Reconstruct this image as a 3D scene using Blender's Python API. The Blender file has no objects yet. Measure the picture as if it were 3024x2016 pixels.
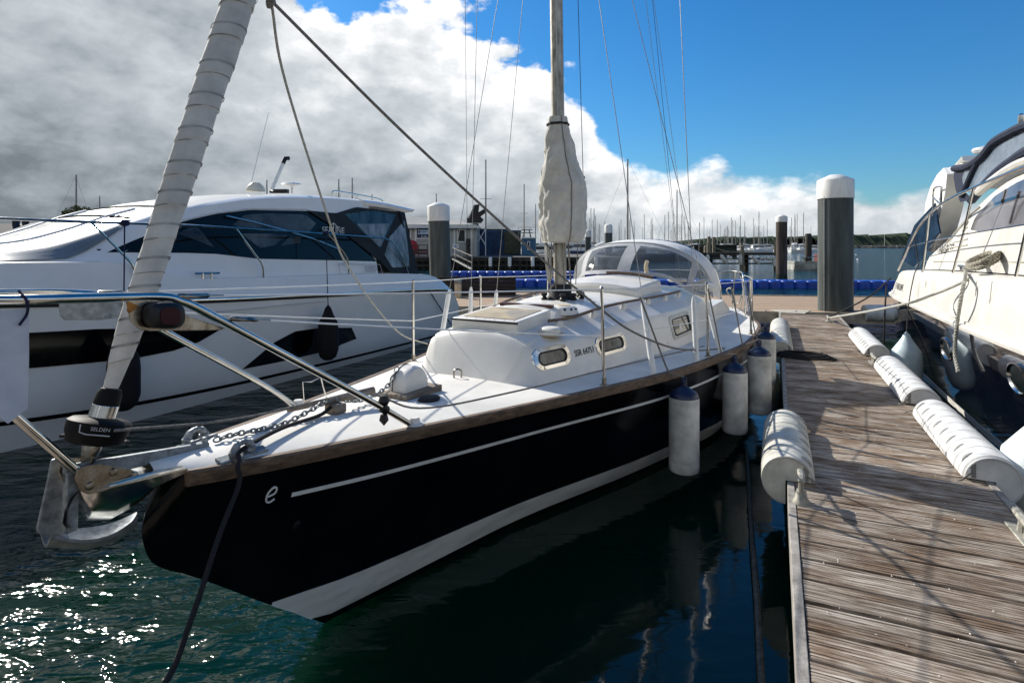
import bpy, bmesh, math, random
from mathutils import Vector, Matrix, noise
R = math.radians
random.seed(7)
S = bpy.context.scene
COL = S.collection

# ---------------------------------------------------------------- camera, world, sun, exposure
F, HY, CX, CZ = 1700.0, 727.0, 1512.0, 2.1          # focal length in photo pixels, horizon row, centre column, eye height above water
cam = bpy.data.cameras.new('camera'); cam_o = bpy.data.objects.new('camera', cam); COL.objects.link(cam_o)
cam_o.location = (0, 0, CZ); cam_o.rotation_euler = (R(90), 0, 0)
cam.sensor_width = 36.0; cam.lens = 36.0 * F / 3024.0; cam.shift_y = -(1008.0 - HY) / 3024.0
cam.clip_start = 0.05; cam.clip_end = 9000.0
S.camera = cam_o
SUN_AZ, SUN_EL = -45.0, 32.0
sdir = Vector((math.sin(R(SUN_AZ)) * math.cos(R(SUN_EL)), math.cos(R(SUN_AZ)) * math.cos(R(SUN_EL)), math.sin(R(SUN_EL))))
sl = bpy.data.lights.new('sun', 'SUN'); sl.energy = 4.5; sl.angle = R(0.53); sl.color = (1.0, 0.95, 0.87)
so = bpy.data.objects.new('sun', sl); COL.objects.link(so); so.rotation_euler = sdir.to_track_quat('Z', 'Y').to_euler(); so.location = sdir * 60
S.view_settings.view_transform = 'Standard'; S.view_settings.look = 'None'; S.view_settings.gamma = 1.0
S.view_settings.exposure = 0.64; S.view_settings.use_curve_mapping = False

W = bpy.data.worlds.new('World'); S.world = W; W.use_nodes = True
def nd(t, ty, **kw):
    n = t.nodes.new(ty)
    for k, v in kw.items():
        if k.startswith('i_'):
            n.inputs[k[2:].replace('_', ' ')].default_value = v
        else: setattr(n, k, v)
    return n
def world_nodes():
    t = W.node_tree; t.nodes.clear(); L = t.links.new
    out = nd(t, 'ShaderNodeOutputWorld')
    sky = nd(t, 'ShaderNodeTexSky', sky_type='NISHITA', sun_disc=False, sun_elevation=R(SUN_EL), sun_rotation=R(SUN_AZ), air_density=1.3, dust_density=0.3, ozone_density=2.5)
    hs = nd(t, 'ShaderNodeHueSaturation'); hs.inputs['Saturation'].default_value = 1.12; hs.inputs['Value'].default_value = 1.0
    tn = nd(t, 'ShaderNodeMix', data_type='RGBA', blend_type='MULTIPLY'); tn.inputs[0].default_value = 1.0; tn.inputs[7].default_value = (.46, .76, 1.08, 1)
    L(sky.outputs[0], tn.inputs[6]); L(tn.outputs[2], hs.inputs['Color'])
    b1 = nd(t, 'ShaderNodeBackground'); b1.inputs['Strength'].default_value = 0.075; L(hs.outputs[0], b1.inputs['Color'])
    tc = nd(t, 'ShaderNodeTexCoord'); sep = nd(t, 'ShaderNodeSeparateXYZ'); L(tc.outputs['Generated'], sep.inputs[0])
    def m(op, a, b=None, c=None):
        n = nd(t, 'ShaderNodeMath', operation=op)
        for i, v in enumerate((a, b, c)):
            if v is None: continue
            if isinstance(v, (int, float)): n.inputs[i].default_value = v
            else: L(v, n.inputs[i])
        return n.outputs[0]
    az = m('DEGREES', m('ARCTAN2', sep.outputs[0], sep.outputs[1]))
    el = m('DEGREES', m('ARCSINE', sep.outputs[2]))
    # cloud top height (degrees) against azimuth: a bank over the left, sinking to a low band on the right; unseen cloud added behind as fill
    fc = nd(t, 'ShaderNodeFloatCurve'); L(m('MULTIPLY_ADD', az, 1 / 360.0, 0.5), fc.inputs['Value'])
    cu = fc.mapping.curves[0]
    pts = [(-180, 40), (-120, 44), (-70, 46), (-40, 44), (-22, 28), (-13, 23), (-6, 23), (3, 20.8), (6.5, 18), (8.5, 12.5), (13, 8.4), (19, 7.4), (24, 5.6), (32, 4.4), (44, 3.4), (80, 4), (125, 18), (180, 40)]
    cu.points[0].location = (0, pts[0][1] / 60); cu.points[1].location = (1, pts[-1][1] / 60)
    for a, e in pts[1:-1]: cu.points.new(a / 360 + .5, e / 60)
    fc.mapping.update()
    top = m('MULTIPLY', fc.outputs[0], 60)
    cv = nd(t, 'ShaderNodeCombineXYZ'); L(sep.outputs[0], cv.inputs[0]); L(sep.outputs[1], cv.inputs[1]); L(m('MULTIPLY', sep.outputs[2], 1.7), cv.inputs[2])
    def nz(scale, det, rough, dist=0.0, off=0.0, sh=(0, 0, 0)):
        mp = nd(t, 'ShaderNodeMapping'); mp.inputs['Location'].default_value = (off + sh[0], off * .7 + sh[1], off * 1.3 + sh[2]); L(cv.outputs[0], mp.inputs[0])
        n = nd(t, 'ShaderNodeTexNoise'); n.inputs['Scale'].default_value = scale; n.inputs['Detail'].default_value = det
        n.inputs['Roughness'].default_value = rough; n.inputs['Distortion'].default_value = dist; L(mp.outputs[0], n.inputs['Vector']); return n.outputs['Fac']
    n1 = nz(4.6, 8, .52, .1, 3.1); n2 = nz(12, 8, .56, .15, 7.7); n3 = nz(3.4, 8, .55, .5, 12.4); n4 = nz(1.7, 3, .5, 0, 5.0)
    SH = (-.022, .012, .060); n1b = nz(4.6, 8, .52, .1, 3.1, SH); n2b = nz(12, 8, .56, .15, 7.7, tuple(.45 * v for v in SH))      # the same billows a step nearer the sun: relief lighting
    amp = m('MULTIPLY_ADD', top, .55, 3.0)                                  # edge billows, larger for the tall bank
    dep = m('SUBTRACT', top, el)
    dep = m('ADD', dep, m('MULTIPLY', m('SUBTRACT', n1, .5), m('MULTIPLY', amp, 1.25)))
    dep = m('ADD', dep, m('MULTIPLY', m('SUBTRACT', n2, .5), m('MULTIPLY', amp, .95)))
    pf2 = m('ADD', m('POWER', m('DIVIDE', m('SUBTRACT', az, 21.5), 2.6), 2.0), m('POWER', m('DIVIDE', m('SUBTRACT', el, 13.6), 1.1), 2.0))
    dep = m('ADD', dep, m('MULTIPLY', m('EXPONENT', m('MULTIPLY', pf2, -1.0)), 6.4))          # one small stray puff
    mr = nd(t, 'ShaderNodeMapRange', interpolation_type='SMOOTHSTEP'); L(dep, mr.inputs[0]); mr.inputs[1].default_value = -0.2; mr.inputs[2].default_value = 1.7
    # brightness: lit rims, greyer bodies with broad soft patches
    d2 = m('ADD', dep, m('MULTIPLY', m('SUBTRACT', n3, .5), 34.0))
    d2 = m('ADD', d2, m('MULTIPLY', m('SUBTRACT', n2, .5), 10.0))
    d2 = m('ADD', d2, m('MULTIPLY', m('SUBTRACT', n4, .5), 22.0))
    d2 = m('SUBTRACT', d2, m('MULTIPLY', m('SUBTRACT', n1, n1b), 62.0)); d2 = m('SUBTRACT', d2, m('MULTIPLY', m('SUBTRACT', n2, n2b), 42.0))
    d2 = m('ADD', d2, m('MAXIMUM', m('MULTIPLY', m('SUBTRACT', 11.0, el), 1.15), 0.0))      # greyer bases low down
    cr = nd(t, 'ShaderNodeValToRGB'); mr2 = nd(t, 'ShaderNodeMapRange'); L(d2, mr2.inputs[0]); mr2.inputs[1].default_value = -3; mr2.inputs[2].default_value = 44
    L(mr2.outputs[0], cr.inputs[0])
    e = cr.color_ramp.elements; e[0].position = 0.0; e[0].color = (.78, .78, .78, 1); e[1].position = 1.0; e[1].color = (.13, .15, .168, 1)
    for p_, c_ in ((.17, (.58, .595, .61, 1)), (.38, (.41, .44, .465, 1)), (.70, (.27, .30, .325, 1))):
        k = cr.color_ramp.elements.new(p_); k.color = c_
    b2 = nd(t, 'ShaderNodeBackground'); b2.inputs['Strength'].default_value = 1.0; L(cr.outputs[0], b2.inputs['Color'])
    mx = nd(t, 'ShaderNodeMixShader'); L(mr.outputs[0], mx.inputs[0]); L(b1.outputs[0], mx.inputs[1]); L(b2.outputs[0], mx.inputs[2]); L(mx.outputs[0], out.inputs[0])
world_nodes()
S.cycles.max_bounces = 8; S.cycles.transparent_max_bounces = 16; S.cycles.sample_clamp_indirect = 8.0

# ---------------------------------------------------------------- materials (all procedural)
MATS = {}
def mat(name, col, rough=.5, metal=0.0, var=.08, scale=6.0, bump=0.0, bscale=60.0, spec=.5, col2=None, stretch=(1, 1, 1), coat=0.0, trans=0.0, alpha=1.0, rvar=0.0, thresh=None, ior=1.45):
    if name in MATS: return MATS[name]
    m = bpy.data.materials.new(name); m.use_nodes = True; t = m.node_tree; L = t.links.new
    b = t.nodes['Principled BSDF']
    b.inputs['Roughness'].default_value = rough; b.inputs['Metallic'].default_value = metal; b.inputs['Specular IOR Level'].default_value = spec
    b.inputs['Coat Weight'].default_value = coat; b.inputs['Coat Roughness'].default_value = .04; b.inputs['Transmission Weight'].default_value = trans; b.inputs['Alpha'].default_value = alpha; b.inputs['IOR'].default_value = ior
    tc = nd(t, 'ShaderNodeTexCoord'); mp = nd(t, 'ShaderNodeMapping'); mp.inputs['Scale'].default_value = stretch; L(tc.outputs['Object'], mp.inputs[0])
    oi = nd(t, 'ShaderNodeObjectInfo'); ad = nd(t, 'ShaderNodeVectorMath', operation='MULTIPLY_ADD')
    L(oi.outputs['Random'], ad.inputs[0]); ad.inputs[1].default_value = (37, 53, 29); L(mp.outputs[0], ad.inputs[2])
    n = nd(t, 'ShaderNodeTexNoise'); n.inputs['Scale'].default_value = scale; n.inputs['Detail'].default_value = 7; n.inputs['Roughness'].default_value = .62; L(ad.outputs[0], n.inputs['Vector'])
    c = Vector(col); c2 = Vector(col2) if col2 else c * (1 - 2.2 * var)
    r = nd(t, 'ShaderNodeValToRGB'); lo, hi = thresh or (.32, .68)
    r.color_ramp.elements[0].position = lo; r.color_ramp.elements[0].color = (*c2, 1)
    r.color_ramp.elements[1].position = hi; r.color_ramp.elements[1].color = (*(c if col2 else c * (1 + .35 * var)), 1)
    L(n.outputs['Fac'], r.inputs[0]); L(r.outputs[0], b.inputs['Base Color'])
    if rvar:
        mr = nd(t, 'ShaderNodeMapRange'); L(n.outputs['Fac'], mr.inputs[0]); mr.inputs[1].default_value = .3; mr.inputs[2].default_value = .7
        mr.inputs[3].default_value = max(0.0, rough - rvar); mr.inputs[4].default_value = rough + rvar; L(mr.outputs[0], b.inputs['Roughness'])
    if bump:
        n2 = nd(t, 'ShaderNodeTexNoise'); n2.inputs['Scale'].default_value = bscale; n2.inputs['Detail'].default_value = 4; L(ad.outputs[0], n2.inputs['Vector'])
        bp = nd(t, 'ShaderNodeBump'); bp.inputs['Strength'].default_value = bump; bp.inputs['Distance'].default_value = .01; L(n2.outputs['Fac'], bp.inputs['Height']); L(bp.outputs[0], b.inputs['Normal'])
    MATS[name] = m; return m
def glassy(name, tint, fac, rough=.03):
    # clear plastic or window: a see-through share and a glossy share of its own tint
    m = bpy.data.materials.new(name); m.use_nodes = True; t = m.node_tree; L = t.links.new; t.nodes.clear()
    out = nd(t, 'ShaderNodeOutputMaterial'); tr = nd(t, 'ShaderNodeBsdfTransparent'); tr.inputs[0].default_value = (*[.5 + .5 * v for v in tint], 1)
    p = nd(t, 'ShaderNodeBsdfPrincipled'); p.inputs['Base Color'].default_value = (*tint, 1); p.inputs['Roughness'].default_value = rough
    n = nd(t, 'ShaderNodeTexNoise'); n.inputs['Scale'].default_value = 7; n.inputs['Detail'].default_value = 5
    tc = nd(t, 'ShaderNodeTexCoord'); L(tc.outputs['Object'], n.inputs['Vector'])
    mr = nd(t, 'ShaderNodeMapRange'); L(n.outputs['Fac'], mr.inputs[0]); mr.inputs[1].default_value = .3; mr.inputs[2].default_value = .7; mr.inputs[3].default_value = max(0, fac - .1); mr.inputs[4].default_value = min(1, fac + .1)
    bp = nd(t, 'ShaderNodeBump'); bp.inputs['Strength'].default_value = .25; bp.inputs['Distance'].default_value = .02; L(n.outputs['Fac'], bp.inputs['Height']); L(bp.outputs[0], p.inputs['Normal'])
    mx = nd(t, 'ShaderNodeMixShader'); L(mr.outputs[0], mx.inputs[0]); L(tr.outputs[0], mx.inputs[1]); L(p.outputs[0], mx.inputs[2]); L(mx.outputs[0], out.inputs[0])
    MATS[name] = m; return m
gel = mat('white gelcoat', (.72, .70, .645), .34, var=.07, scale=3, bump=.02, bscale=160, rvar=.08)
deckm = mat('deck paint', (.76, .735, .67), .6, var=.09, scale=2.2, bump=.12, bscale=260)
hullm = mat('black hull paint', (.0035, .0035, .005), .16, var=.3, scale=3, spec=.28)
stripem = mat('stripe paint', (.70, .72, .70), .4, var=.08, scale=8)
teak = mat('weathered teak', (.17, .115, .078), .7, var=.3, scale=14, stretch=(.25, 3, 3), bump=.3, bscale=90)
teakg = mat('grey teak', (.26, .21, .16), .8, var=.3, scale=12, stretch=(.3, 3, 3), bump=.3, bscale=90)
steel = mat('stainless', (.62, .61, .58), .16, 1.0, var=.1, scale=9, rvar=.1)
steeld = mat('stained stainless', (.42, .38, .32), .3, 1.0, var=.3, scale=22, rvar=.15)
galv = mat('galvanised', (.30, .325, .335), .55, .55, var=.25, scale=28, bump=.15, bscale=70)
alu = mat('anodised alloy', (.46, .45, .41), .42, .75, var=.12, scale=9, stretch=(1, 1, .2))
alus = mat('worn alloy', (.50, .46, .38), .6, .35, var=.3, scale=16, stretch=(1, 1, .4), bump=.1)
blackp = mat('black plastic', (.009, .009, .010), .5, var=.3, scale=20)
rubber = mat('black rubber', (.016, .016, .017), .75, var=.3, scale=30, bump=.2)
sailc = mat('sail cloth', (.57, .555, .51), .85, var=.12, scale=7, bump=.25, bscale=30)
canvas = mat('cream canvas', (.56, .545, .49), .9, var=.12, scale=7, bump=.3, bscale=40)
ropew = mat('white rope', (.56, .55, .49), .9, var=.3, scale=120, bump=.6, bscale=220)
ropeg = mat('grey rope', (.30, .28, .25), .9, var=.35, scale=120, bump=.6, bscale=220)
ropek = mat('black rope', (.018, .018, .02), .9, var=.3, scale=160, bump=.6, bscale=240)
ropen = mat('navy rope', (.012, .016, .06), .9, var=.3, scale=160, bump=.4)
wire = mat('rigging wire', (.36, .36, .35), .4, .8, var=.2, scale=40)
tubew = mat('white tube', (.74, .75, .74), .35, var=.08, scale=10)
fendw = mat('fender vinyl', (.69, .685, .63), .5, var=.22, scale=5, bump=.06, bscale=60, rvar=.1)
fendn = mat('navy vinyl', (.012, .022, .065), .4, var=.2, scale=12)
fendb = mat('pale blue vinyl', (.52, .63, .67), .42, var=.1, scale=6)
amber = mat('amber perspex', (.46, .345, .165), .3, var=.12, scale=6, coat=.3)
brown = mat('mahogany', (.10, .035, .022), .4, var=.3, scale=10, stretch=(1, 5, 5))
beige = mat('beige plastic', (.55, .46, .32), .6, var=.1)
glassd = mat('dark glass', (.012, .018, .02), .05, var=.3, scale=2, spec=.7)
glassg = mat('grey window', (.13, .14, .13), .12, var=.4, scale=6)
clearp = glassy('clear vinyl', (.55, .58, .60), .26)
smoke = glassy('smoked vinyl', (.20, .22, .24), .38)
greyc = glassy('grey hood cloth', (.42, .43, .44), .86, .8)
whitec = mat('white hood cloth', (.74, .74, .71), .85, var=.08, scale=6, bump=.2, bscale=40)
redlens = mat('red lens', (.035, .003, .008), .3, spec=.2)
orange = mat('orange rust paint', (.50, .20, .03), .7, var=.3, scale=20)

# ---------------------------------------------------------------- mesh helpers
class Frame:
    """s runs along u, p runs along n, z is height; used to author a boat or a dock in its own axes"""
    def __init__(f, ox, oy, deg):
        a = R(deg); f.o = Vector((ox, oy)); f.u = Vector((math.sin(a), math.cos(a))); f.n = Vector((math.cos(a), -math.sin(a))); f.deg = deg
    def __call__(f, s, p, z):
        v = f.o + f.u * s + f.n * p; return Vector((v.x, v.y, z))
    def loc(f, v):
        d = Vector((v[0], v[1])) - f.o; return (d.dot(f.u), d.dot(f.n), v[2])
    def ray(f, px, py): return Vector(((px - CX) / F, 1.0, -(py - HY) / F))
    def Lz(f, px, py, z): return f.loc(G(px, py, z))
    def Lp(f, px, py, p0, k=0.0, z0=0.0):
        # meets the plane p = p0 - k (z - z0)
        r = f.ray(px, py); a = r.x * f.n.x + r.y * f.n.y + k * r.z; t = (p0 - k * (CZ - z0) + f.o.dot(f.n)) / a
        return f.loc((r.x * t, r.y * t, CZ + r.z * t))
    def Ls(f, px, py, s):
        r = f.ray(px, py); a = r.x * f.u.x + r.y * f.u.y; t = (s + f.o.dot(f.u)) / a
        return f.loc((r.x * t, r.y * t, CZ + r.z * t))
def G(px, py, z):
    t = (z - CZ) / (-(py - HY) / F); return Vector(((px - CX) / F * t, t, z))
def P(px, py, Y): return Vector(((px - CX) / F * Y, Y, CZ - (py - HY) / F * Y))
def interp(tab, x):
    """smooth curve through (x, y) knots"""
    n = len(tab)
    if x <= tab[0][0]: return tab[0][1]
    if x >= tab[-1][0]: return tab[-1][1]
    for i in range(n - 1):
        if x <= tab[i + 1][0]: break
    x0, y0 = tab[i]; x1, y1 = tab[i + 1]; h = x1 - x0; d = (y1 - y0) / h
    def slope(j):
        if j <= 0 or j >= n - 1: return None
        da = (tab[j][1] - tab[j - 1][1]) / (tab[j][0] - tab[j - 1][0]); db = (tab[j + 1][1] - tab[j][1]) / (tab[j + 1][0] - tab[j][0])
        return 0.0 if da * db <= 0 else 2 * da * db / (da + db)
    m0 = slope(i); m1 = slope(i + 1); m0 = d if m0 is None else m0; m1 = d if m1 is None else m1
    t = (x - x0) / h
    return (2 * t**3 - 3 * t * t + 1) * y0 + (t**3 - 2 * t * t + t) * h * m0 + (-2 * t**3 + 3 * t * t) * y1 + (t**3 - t * t) * h * m1
def smooth(pts, k=6):
    pts = [Vector(p) for p in pts]; out = []
    for i in range(len(pts) - 1):
        a = pts[i - 1] if i else pts[i] * 2 - pts[i + 1]; b, c = pts[i], pts[i + 1]; d = pts[i + 2] if i + 2 < len(pts) else pts[i + 1] * 2 - pts[i]
        for j in range(k):
            t = j / k; out.append(.5 * ((2 * b) + (c - a) * t + (2 * a - 5 * b + 4 * c - d) * t * t + (3 * b - a - 3 * c + d) * t**3))
    out.append(pts[-1]); return out
def sag(a, b, d, k=14):
    a, b = Vector(a), Vector(b); return [a.lerp(b, i / k) - Vector((0, 0, d * 4 * (i / k) * (1 - i / k))) for i in range(k + 1)]
WM = {}
class MB:
    def __init__(s): s.v = []; s.f = []
    def add(s, vs, fs):
        o = len(s.v); s.v += [Vector(v) for v in vs]; s.f += [tuple(i + o for i in f) for f in fs]; return s
    def poly(s, pts): return s.add(pts, [tuple(range(len(pts)))])
    def grid(s, rows, close=False, skip=None):
        m = len(rows[0]); vs = [v for r in rows for v in r]; fs = []
        for i in range(len(rows) - 1):
            for j in range(m if close else m - 1):
                if skip and skip(i, j): continue
                a, b = i * m + j, i * m + (j + 1) % m; fs.append((a, b, b + m, a + m))
        return s.add(vs, fs)
    def prism(s, pts, ext):
        pts = [Vector(p) for p in pts]; e = Vector(ext); n = len(pts)
        return s.add(pts + [p + e for p in pts], [tuple(range(n)), tuple(range(2 * n - 1, n - 1, -1))] + [(i, (i + 1) % n, (i + 1) % n + n, i + n) for i in range(n)])
    def hexa(s, p8): return s.add(p8, [(0, 1, 2, 3), (4, 7, 6, 5), (0, 4, 5, 1), (1, 5, 6, 2), (2, 6, 7, 3), (3, 7, 4, 0)])
    def box(s, c, d, m=None):
        c = Vector(c); h = Vector(d) / 2
        q = [Vector((x * h.x, y * h.y, z * h.z)) for z in (-1, 1) for x, y in ((-1, -1), (1, -1), (1, 1), (-1, 1))]
        if m: q = [m @ v for v in q]
        return s.hexa([c + v for v in q])
    def fbox(s, fr, a, b):
        (s0, p0, z0), (s1, p1, z1) = a, b
        return s.hexa([fr(x, y, z) for z in (z0, z1) for x, y in ((s0, p0), (s1, p0), (s1, p1), (s0, p1))])
    def tube(s, pts, r, n=8, caps=True):
        pts = [Vector(p) for p in pts]
        pts = [p for i, p in enumerate(pts) if i == 0 or (p - pts[i - 1]).length > 1e-6]
        k = len(pts); rr = r if isinstance(r, (list, tuple)) else [r] * k; rows = []; N = None
        for i, p in enumerate(pts):
            t = (pts[min(i + 1, k - 1)] - pts[max(i - 1, 0)]).normalized()
            if N is None: N = t.orthogonal().normalized()
            else: N = (N - t * N.dot(t)); N = N.normalized() if N.length > 1e-6 else t.orthogonal().normalized()
            Bv = t.cross(N); q = rr[min(i, len(rr) - 1)]
            rows.append([p + (N * math.cos(2 * math.pi * j / n) + Bv * math.sin(2 * math.pi * j / n)) * q for j in range(n)])
        s.grid(rows, close=True)
        if caps: s.poly(rows[0]); s.poly(rows[-1])
        return s
    def lathe(s, prof, c=(0, 0, 0), ax=(0, 0, 1), n=20, sx=1.0, sy=1.0):
        c = Vector(c); ax = Vector(ax).normalized(); X = ax.orthogonal().normalized(); Y = ax.cross(X)
        rows = [[c + ax * h + X * (r * sx * math.cos(2 * math.pi * j / n)) + Y * (r * sy * math.sin(2 * math.pi * j / n)) for j in range(n)] for r, h in prof]
        s.grid(rows, close=True)
        if prof[0][0] > 1e-4: s.poly(rows[0])
        if prof[-1][0] > 1e-4: s.poly(rows[-1])
        return s
    def build(s, name, m, parent=None, bev=0.0, flat=False, ang=38):
        me = bpy.data.meshes.new(name); inv = WM[parent.name].inverted() if parent is not None and parent.name in WM else None
        me.from_pydata([(inv @ v) if inv else v for v in s.v], [], s.f)
        bm = bmesh.new(); bm.from_mesh(me); bmesh.ops.remove_doubles(bm, verts=bm.verts, dist=1e-5); bmesh.ops.recalc_face_normals(bm, faces=bm.faces); bm.to_mesh(me); bm.free()
        if not flat:
            me.polygons.foreach_set('use_smooth', [True] * len(me.polygons)); me.set_sharp_from_angle(angle=R(ang))
        me.materials.append(m); o = bpy.data.objects.new(name, me); COL.objects.link(o)
        if parent is not None: o.parent = parent; WM[o.name] = WM.get(parent.name, Matrix())
        else: WM[o.name] = Matrix()
        if bev:
            bv = o.modifiers.new('bevel', 'BEVEL'); bv.width = bev; bv.segments = 2; bv.limit_method = 'ANGLE'; bv.angle_limit = R(40); bv.use_clamp_overlap = True
        return o
def tag(o, label, cat, group=None, kind=None):
    if label: o['label'] = label
    if cat: o['category'] = cat
    if group: o['group'] = group
    if kind: o['kind'] = kind
    return o
def thing(name, label, cat, M=None, group=None, at=None):
    o = bpy.data.objects.new(name, None); COL.objects.link(o); o.empty_display_size = .2
    if M is None: M = Matrix.Translation(Vector(at)) if at is not None else Matrix()
    o.matrix_world = M; WM[o.name] = M.copy(); return tag(o, label, cat, group)
def solo(name, mb, m, label, cat, group=None, at=None, **kw):
    """a thing of one mesh; its origin goes to `at`"""
    o = mb.build(name, m, None, **kw)
    if at is not None:
        T = Matrix.Translation(Vector(at)); o.data.transform(T.inverted()); o.matrix_world = T; WM[o.name] = T
    return tag(o, label, cat, group)
def frame_thing(name, label, cat, fr, s, p, z, group=None):
    return thing(name, label, cat, Matrix.Translation(fr(s, p, z)) @ Matrix.Rotation(R(90 - fr.deg), 4, 'Z'), group)
def copy_tree(o, M, label=None, group=None):
    c = o.copy(); COL.objects.link(c); c.matrix_world = M; WM[c.name] = M.copy()
    if label: c['label'] = label
    if group: c['group'] = group
    for ch in o.children:
        d = ch.copy(); COL.objects.link(d); d.parent = c
        for g in ch.children:
            e = g.copy(); COL.objects.link(e); e.parent = d
    return c
def text(body, size, M, m, parent, name='lettering', ext=.0015, spacing=1.0, shear=0.0, flipx=False):
    cu = bpy.data.curves.new(name, 'FONT'); cu.body = body; cu.size = size; cu.extrude = ext; cu.align_x = 'CENTER'; cu.align_y = 'CENTER'; cu.space_character = spacing; cu.shear = shear
    o = bpy.data.objects.new(name, cu); COL.objects.link(o); dg = bpy.context.evaluated_depsgraph_get()
    me = bpy.data.meshes.new_from_object(o.evaluated_get(dg)); bpy.data.objects.remove(o)
    mb = MB(); mb.v = [M @ v.co for v in me.vertices]; mb.f = [tuple(p.vertices) for p in me.polygons]
    return mb.build(name, m, parent, flat=True)
def basis(o, x, y):
    x = Vector(x).normalized(); y = Vector(y); y = (y - x * y.dot(x)).normalized(); z = x.cross(y)
    return Matrix(((x.x, y.x, z.x, o[0]), (x.y, y.y, z.y, o[1]), (x.z, y.z, z.z, o[2]), (0, 0, 0, 1)))
def rrect(cx, cy, w, h, r, k=5, skew=0.0):
    out = []
    for qx, qy, a0 in ((1, 1, 0), (-1, 1, 90), (-1, -1, 180), (1, -1, 270)):
        for i in range(k + 1):
            a = R(a0 + 90 * i / k); y = qy * (h / 2 - r) + r * math.sin(a)
            out.append((cx + qx * (w / 2 - r) + r * math.cos(a) + skew * y, cy + y))
    return out
# ================================================================ WATER
D = Frame(0, 0, 24.6)                    # the finger pontoon's axes: s along it, p across it
Y = Frame(-1.53, 2.38, 30.0)             # the sailing yacht: s aft from the stem, p to port
def water_mat():
    m = bpy.data.materials.new('harbour water'); m.use_nodes = True; t = m.node_tree; L = t.links.new; b = t.nodes['Principled BSDF']
    b.subsurface_method = 'BURLEY'; b.inputs['Subsurface Weight'].default_value = 1.0; b.inputs['Subsurface Radius'].default_value = (.35, .9, .7); b.inputs['Subsurface Scale'].default_value = .9
    b.inputs['Base Color'].default_value = (.0010, .0165, .0088, 1); b.inputs['Roughness'].default_value = .06; b.inputs['IOR'].default_value = 1.333
    g = nd(t, 'ShaderNodeNewGeometry')
    def nz(scale, det, st, rough=.5, dist=0.0):
        mp = nd(t, 'ShaderNodeMapping'); mp.inputs['Scale'].default_value = st; mp.inputs['Rotation'].default_value = (0, 0, R(20)); L(g.outputs['Position'], mp.inputs[0])
        n = nd(t, 'ShaderNodeTexNoise'); n.inputs['Scale'].default_value = scale; n.inputs['Detail'].default_value = det; n.inputs['Roughness'].default_value = rough; n.inputs['Distortion'].default_value = dist
        L(mp.outputs[0], n.inputs['Vector']); return n.outputs['Fac']
    def mm(op, a, b_):
        n = nd(t, 'ShaderNodeMath', operation=op)
        for i, v in enumerate((a, b_)):
            if isinstance(v, (int, float)): n.inputs[i].default_value = v
            else: L(v, n.inputs[i])
        return n.outputs[0]
    # sheltered strip between the yacht and the finger is calmer
    sp = nd(t, 'ShaderNodeSeparateXYZ'); L(g.outputs['Position'], sp.inputs[0])
    lat = mm('SUBTRACT', mm('MULTIPLY', sp.outputs[0], D.n.x), mm('MULTIPLY', sp.outputs[1], -D.n.y))
    along = mm('ADD', mm('MULTIPLY', sp.outputs[0], D.u.x), mm('MULTIPLY', sp.outputs[1], D.u.y))
    c1 = nd(t, 'ShaderNodeMapRange', interpolation_type='SMOOTHSTEP'); L(mm('ADD', lat, mm('MULTIPLY', along, .02)), c1.inputs[0]); c1.inputs[1].default_value = -2.15; c1.inputs[2].default_value = -1.55; c1.inputs[3].default_value = 1.0; c1.inputs[4].default_value = 0.06
    c2 = nd(t, 'ShaderNodeMapRange', interpolation_type='SMOOTHSTEP'); L(along, c2.inputs[0]); c2.inputs[1].default_value = 12; c2.inputs[2].default_value = 24; c2.inputs[3].default_value = 0; c2.inputs[4].default_value = 2.4
    c3 = nd(t, 'ShaderNodeMapRange', interpolation_type='SMOOTHSTEP'); L(lat, c3.inputs[0]); c3.inputs[1].default_value = 1.0; c3.inputs[2].default_value = 4.5; c3.inputs[3].default_value = 0; c3.inputs[4].default_value = 1
    calm = mm('MAXIMUM', mm('MAXIMUM', c1.outputs[0], c2.outputs[0]), c3.outputs[0])
    h = mm('MULTIPLY', nz(1.0, 2, (1, 2.4, 1)), .70)
    h = mm('ADD', h, mm('MULTIPLY', nz(3.3, 2, (1, 2.2, 1), .5, .4), .27))
    h = mm('ADD', h, mm('MULTIPLY', nz(13, 2, (1, 1.7, 1), .5, .4), .052))
    h = mm('MULTIPLY', h, calm)
    bp = nd(t, 'ShaderNodeBump'); bp.inputs['Strength'].default_value = 1.0; bp.inputs['Distance'].default_value = .14; L(h, bp.inputs['Height']); L(bp.outputs[0], b.inputs['Normal'])
    return m
mb = MB(); rows = []
for y in (-40, -5, 0, 5, 10, 20, 40, 80, 160, 400, 1200, 6000): rows.append([Vector((x, y, 0)) for x in (-6000, -800, -100, -30, -10, -4, 0, 4, 10, 30, 100, 800, 6000)])
mb.grid(rows); o = mb.build('water', water_mat()); o['kind'] = 'structure'

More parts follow.
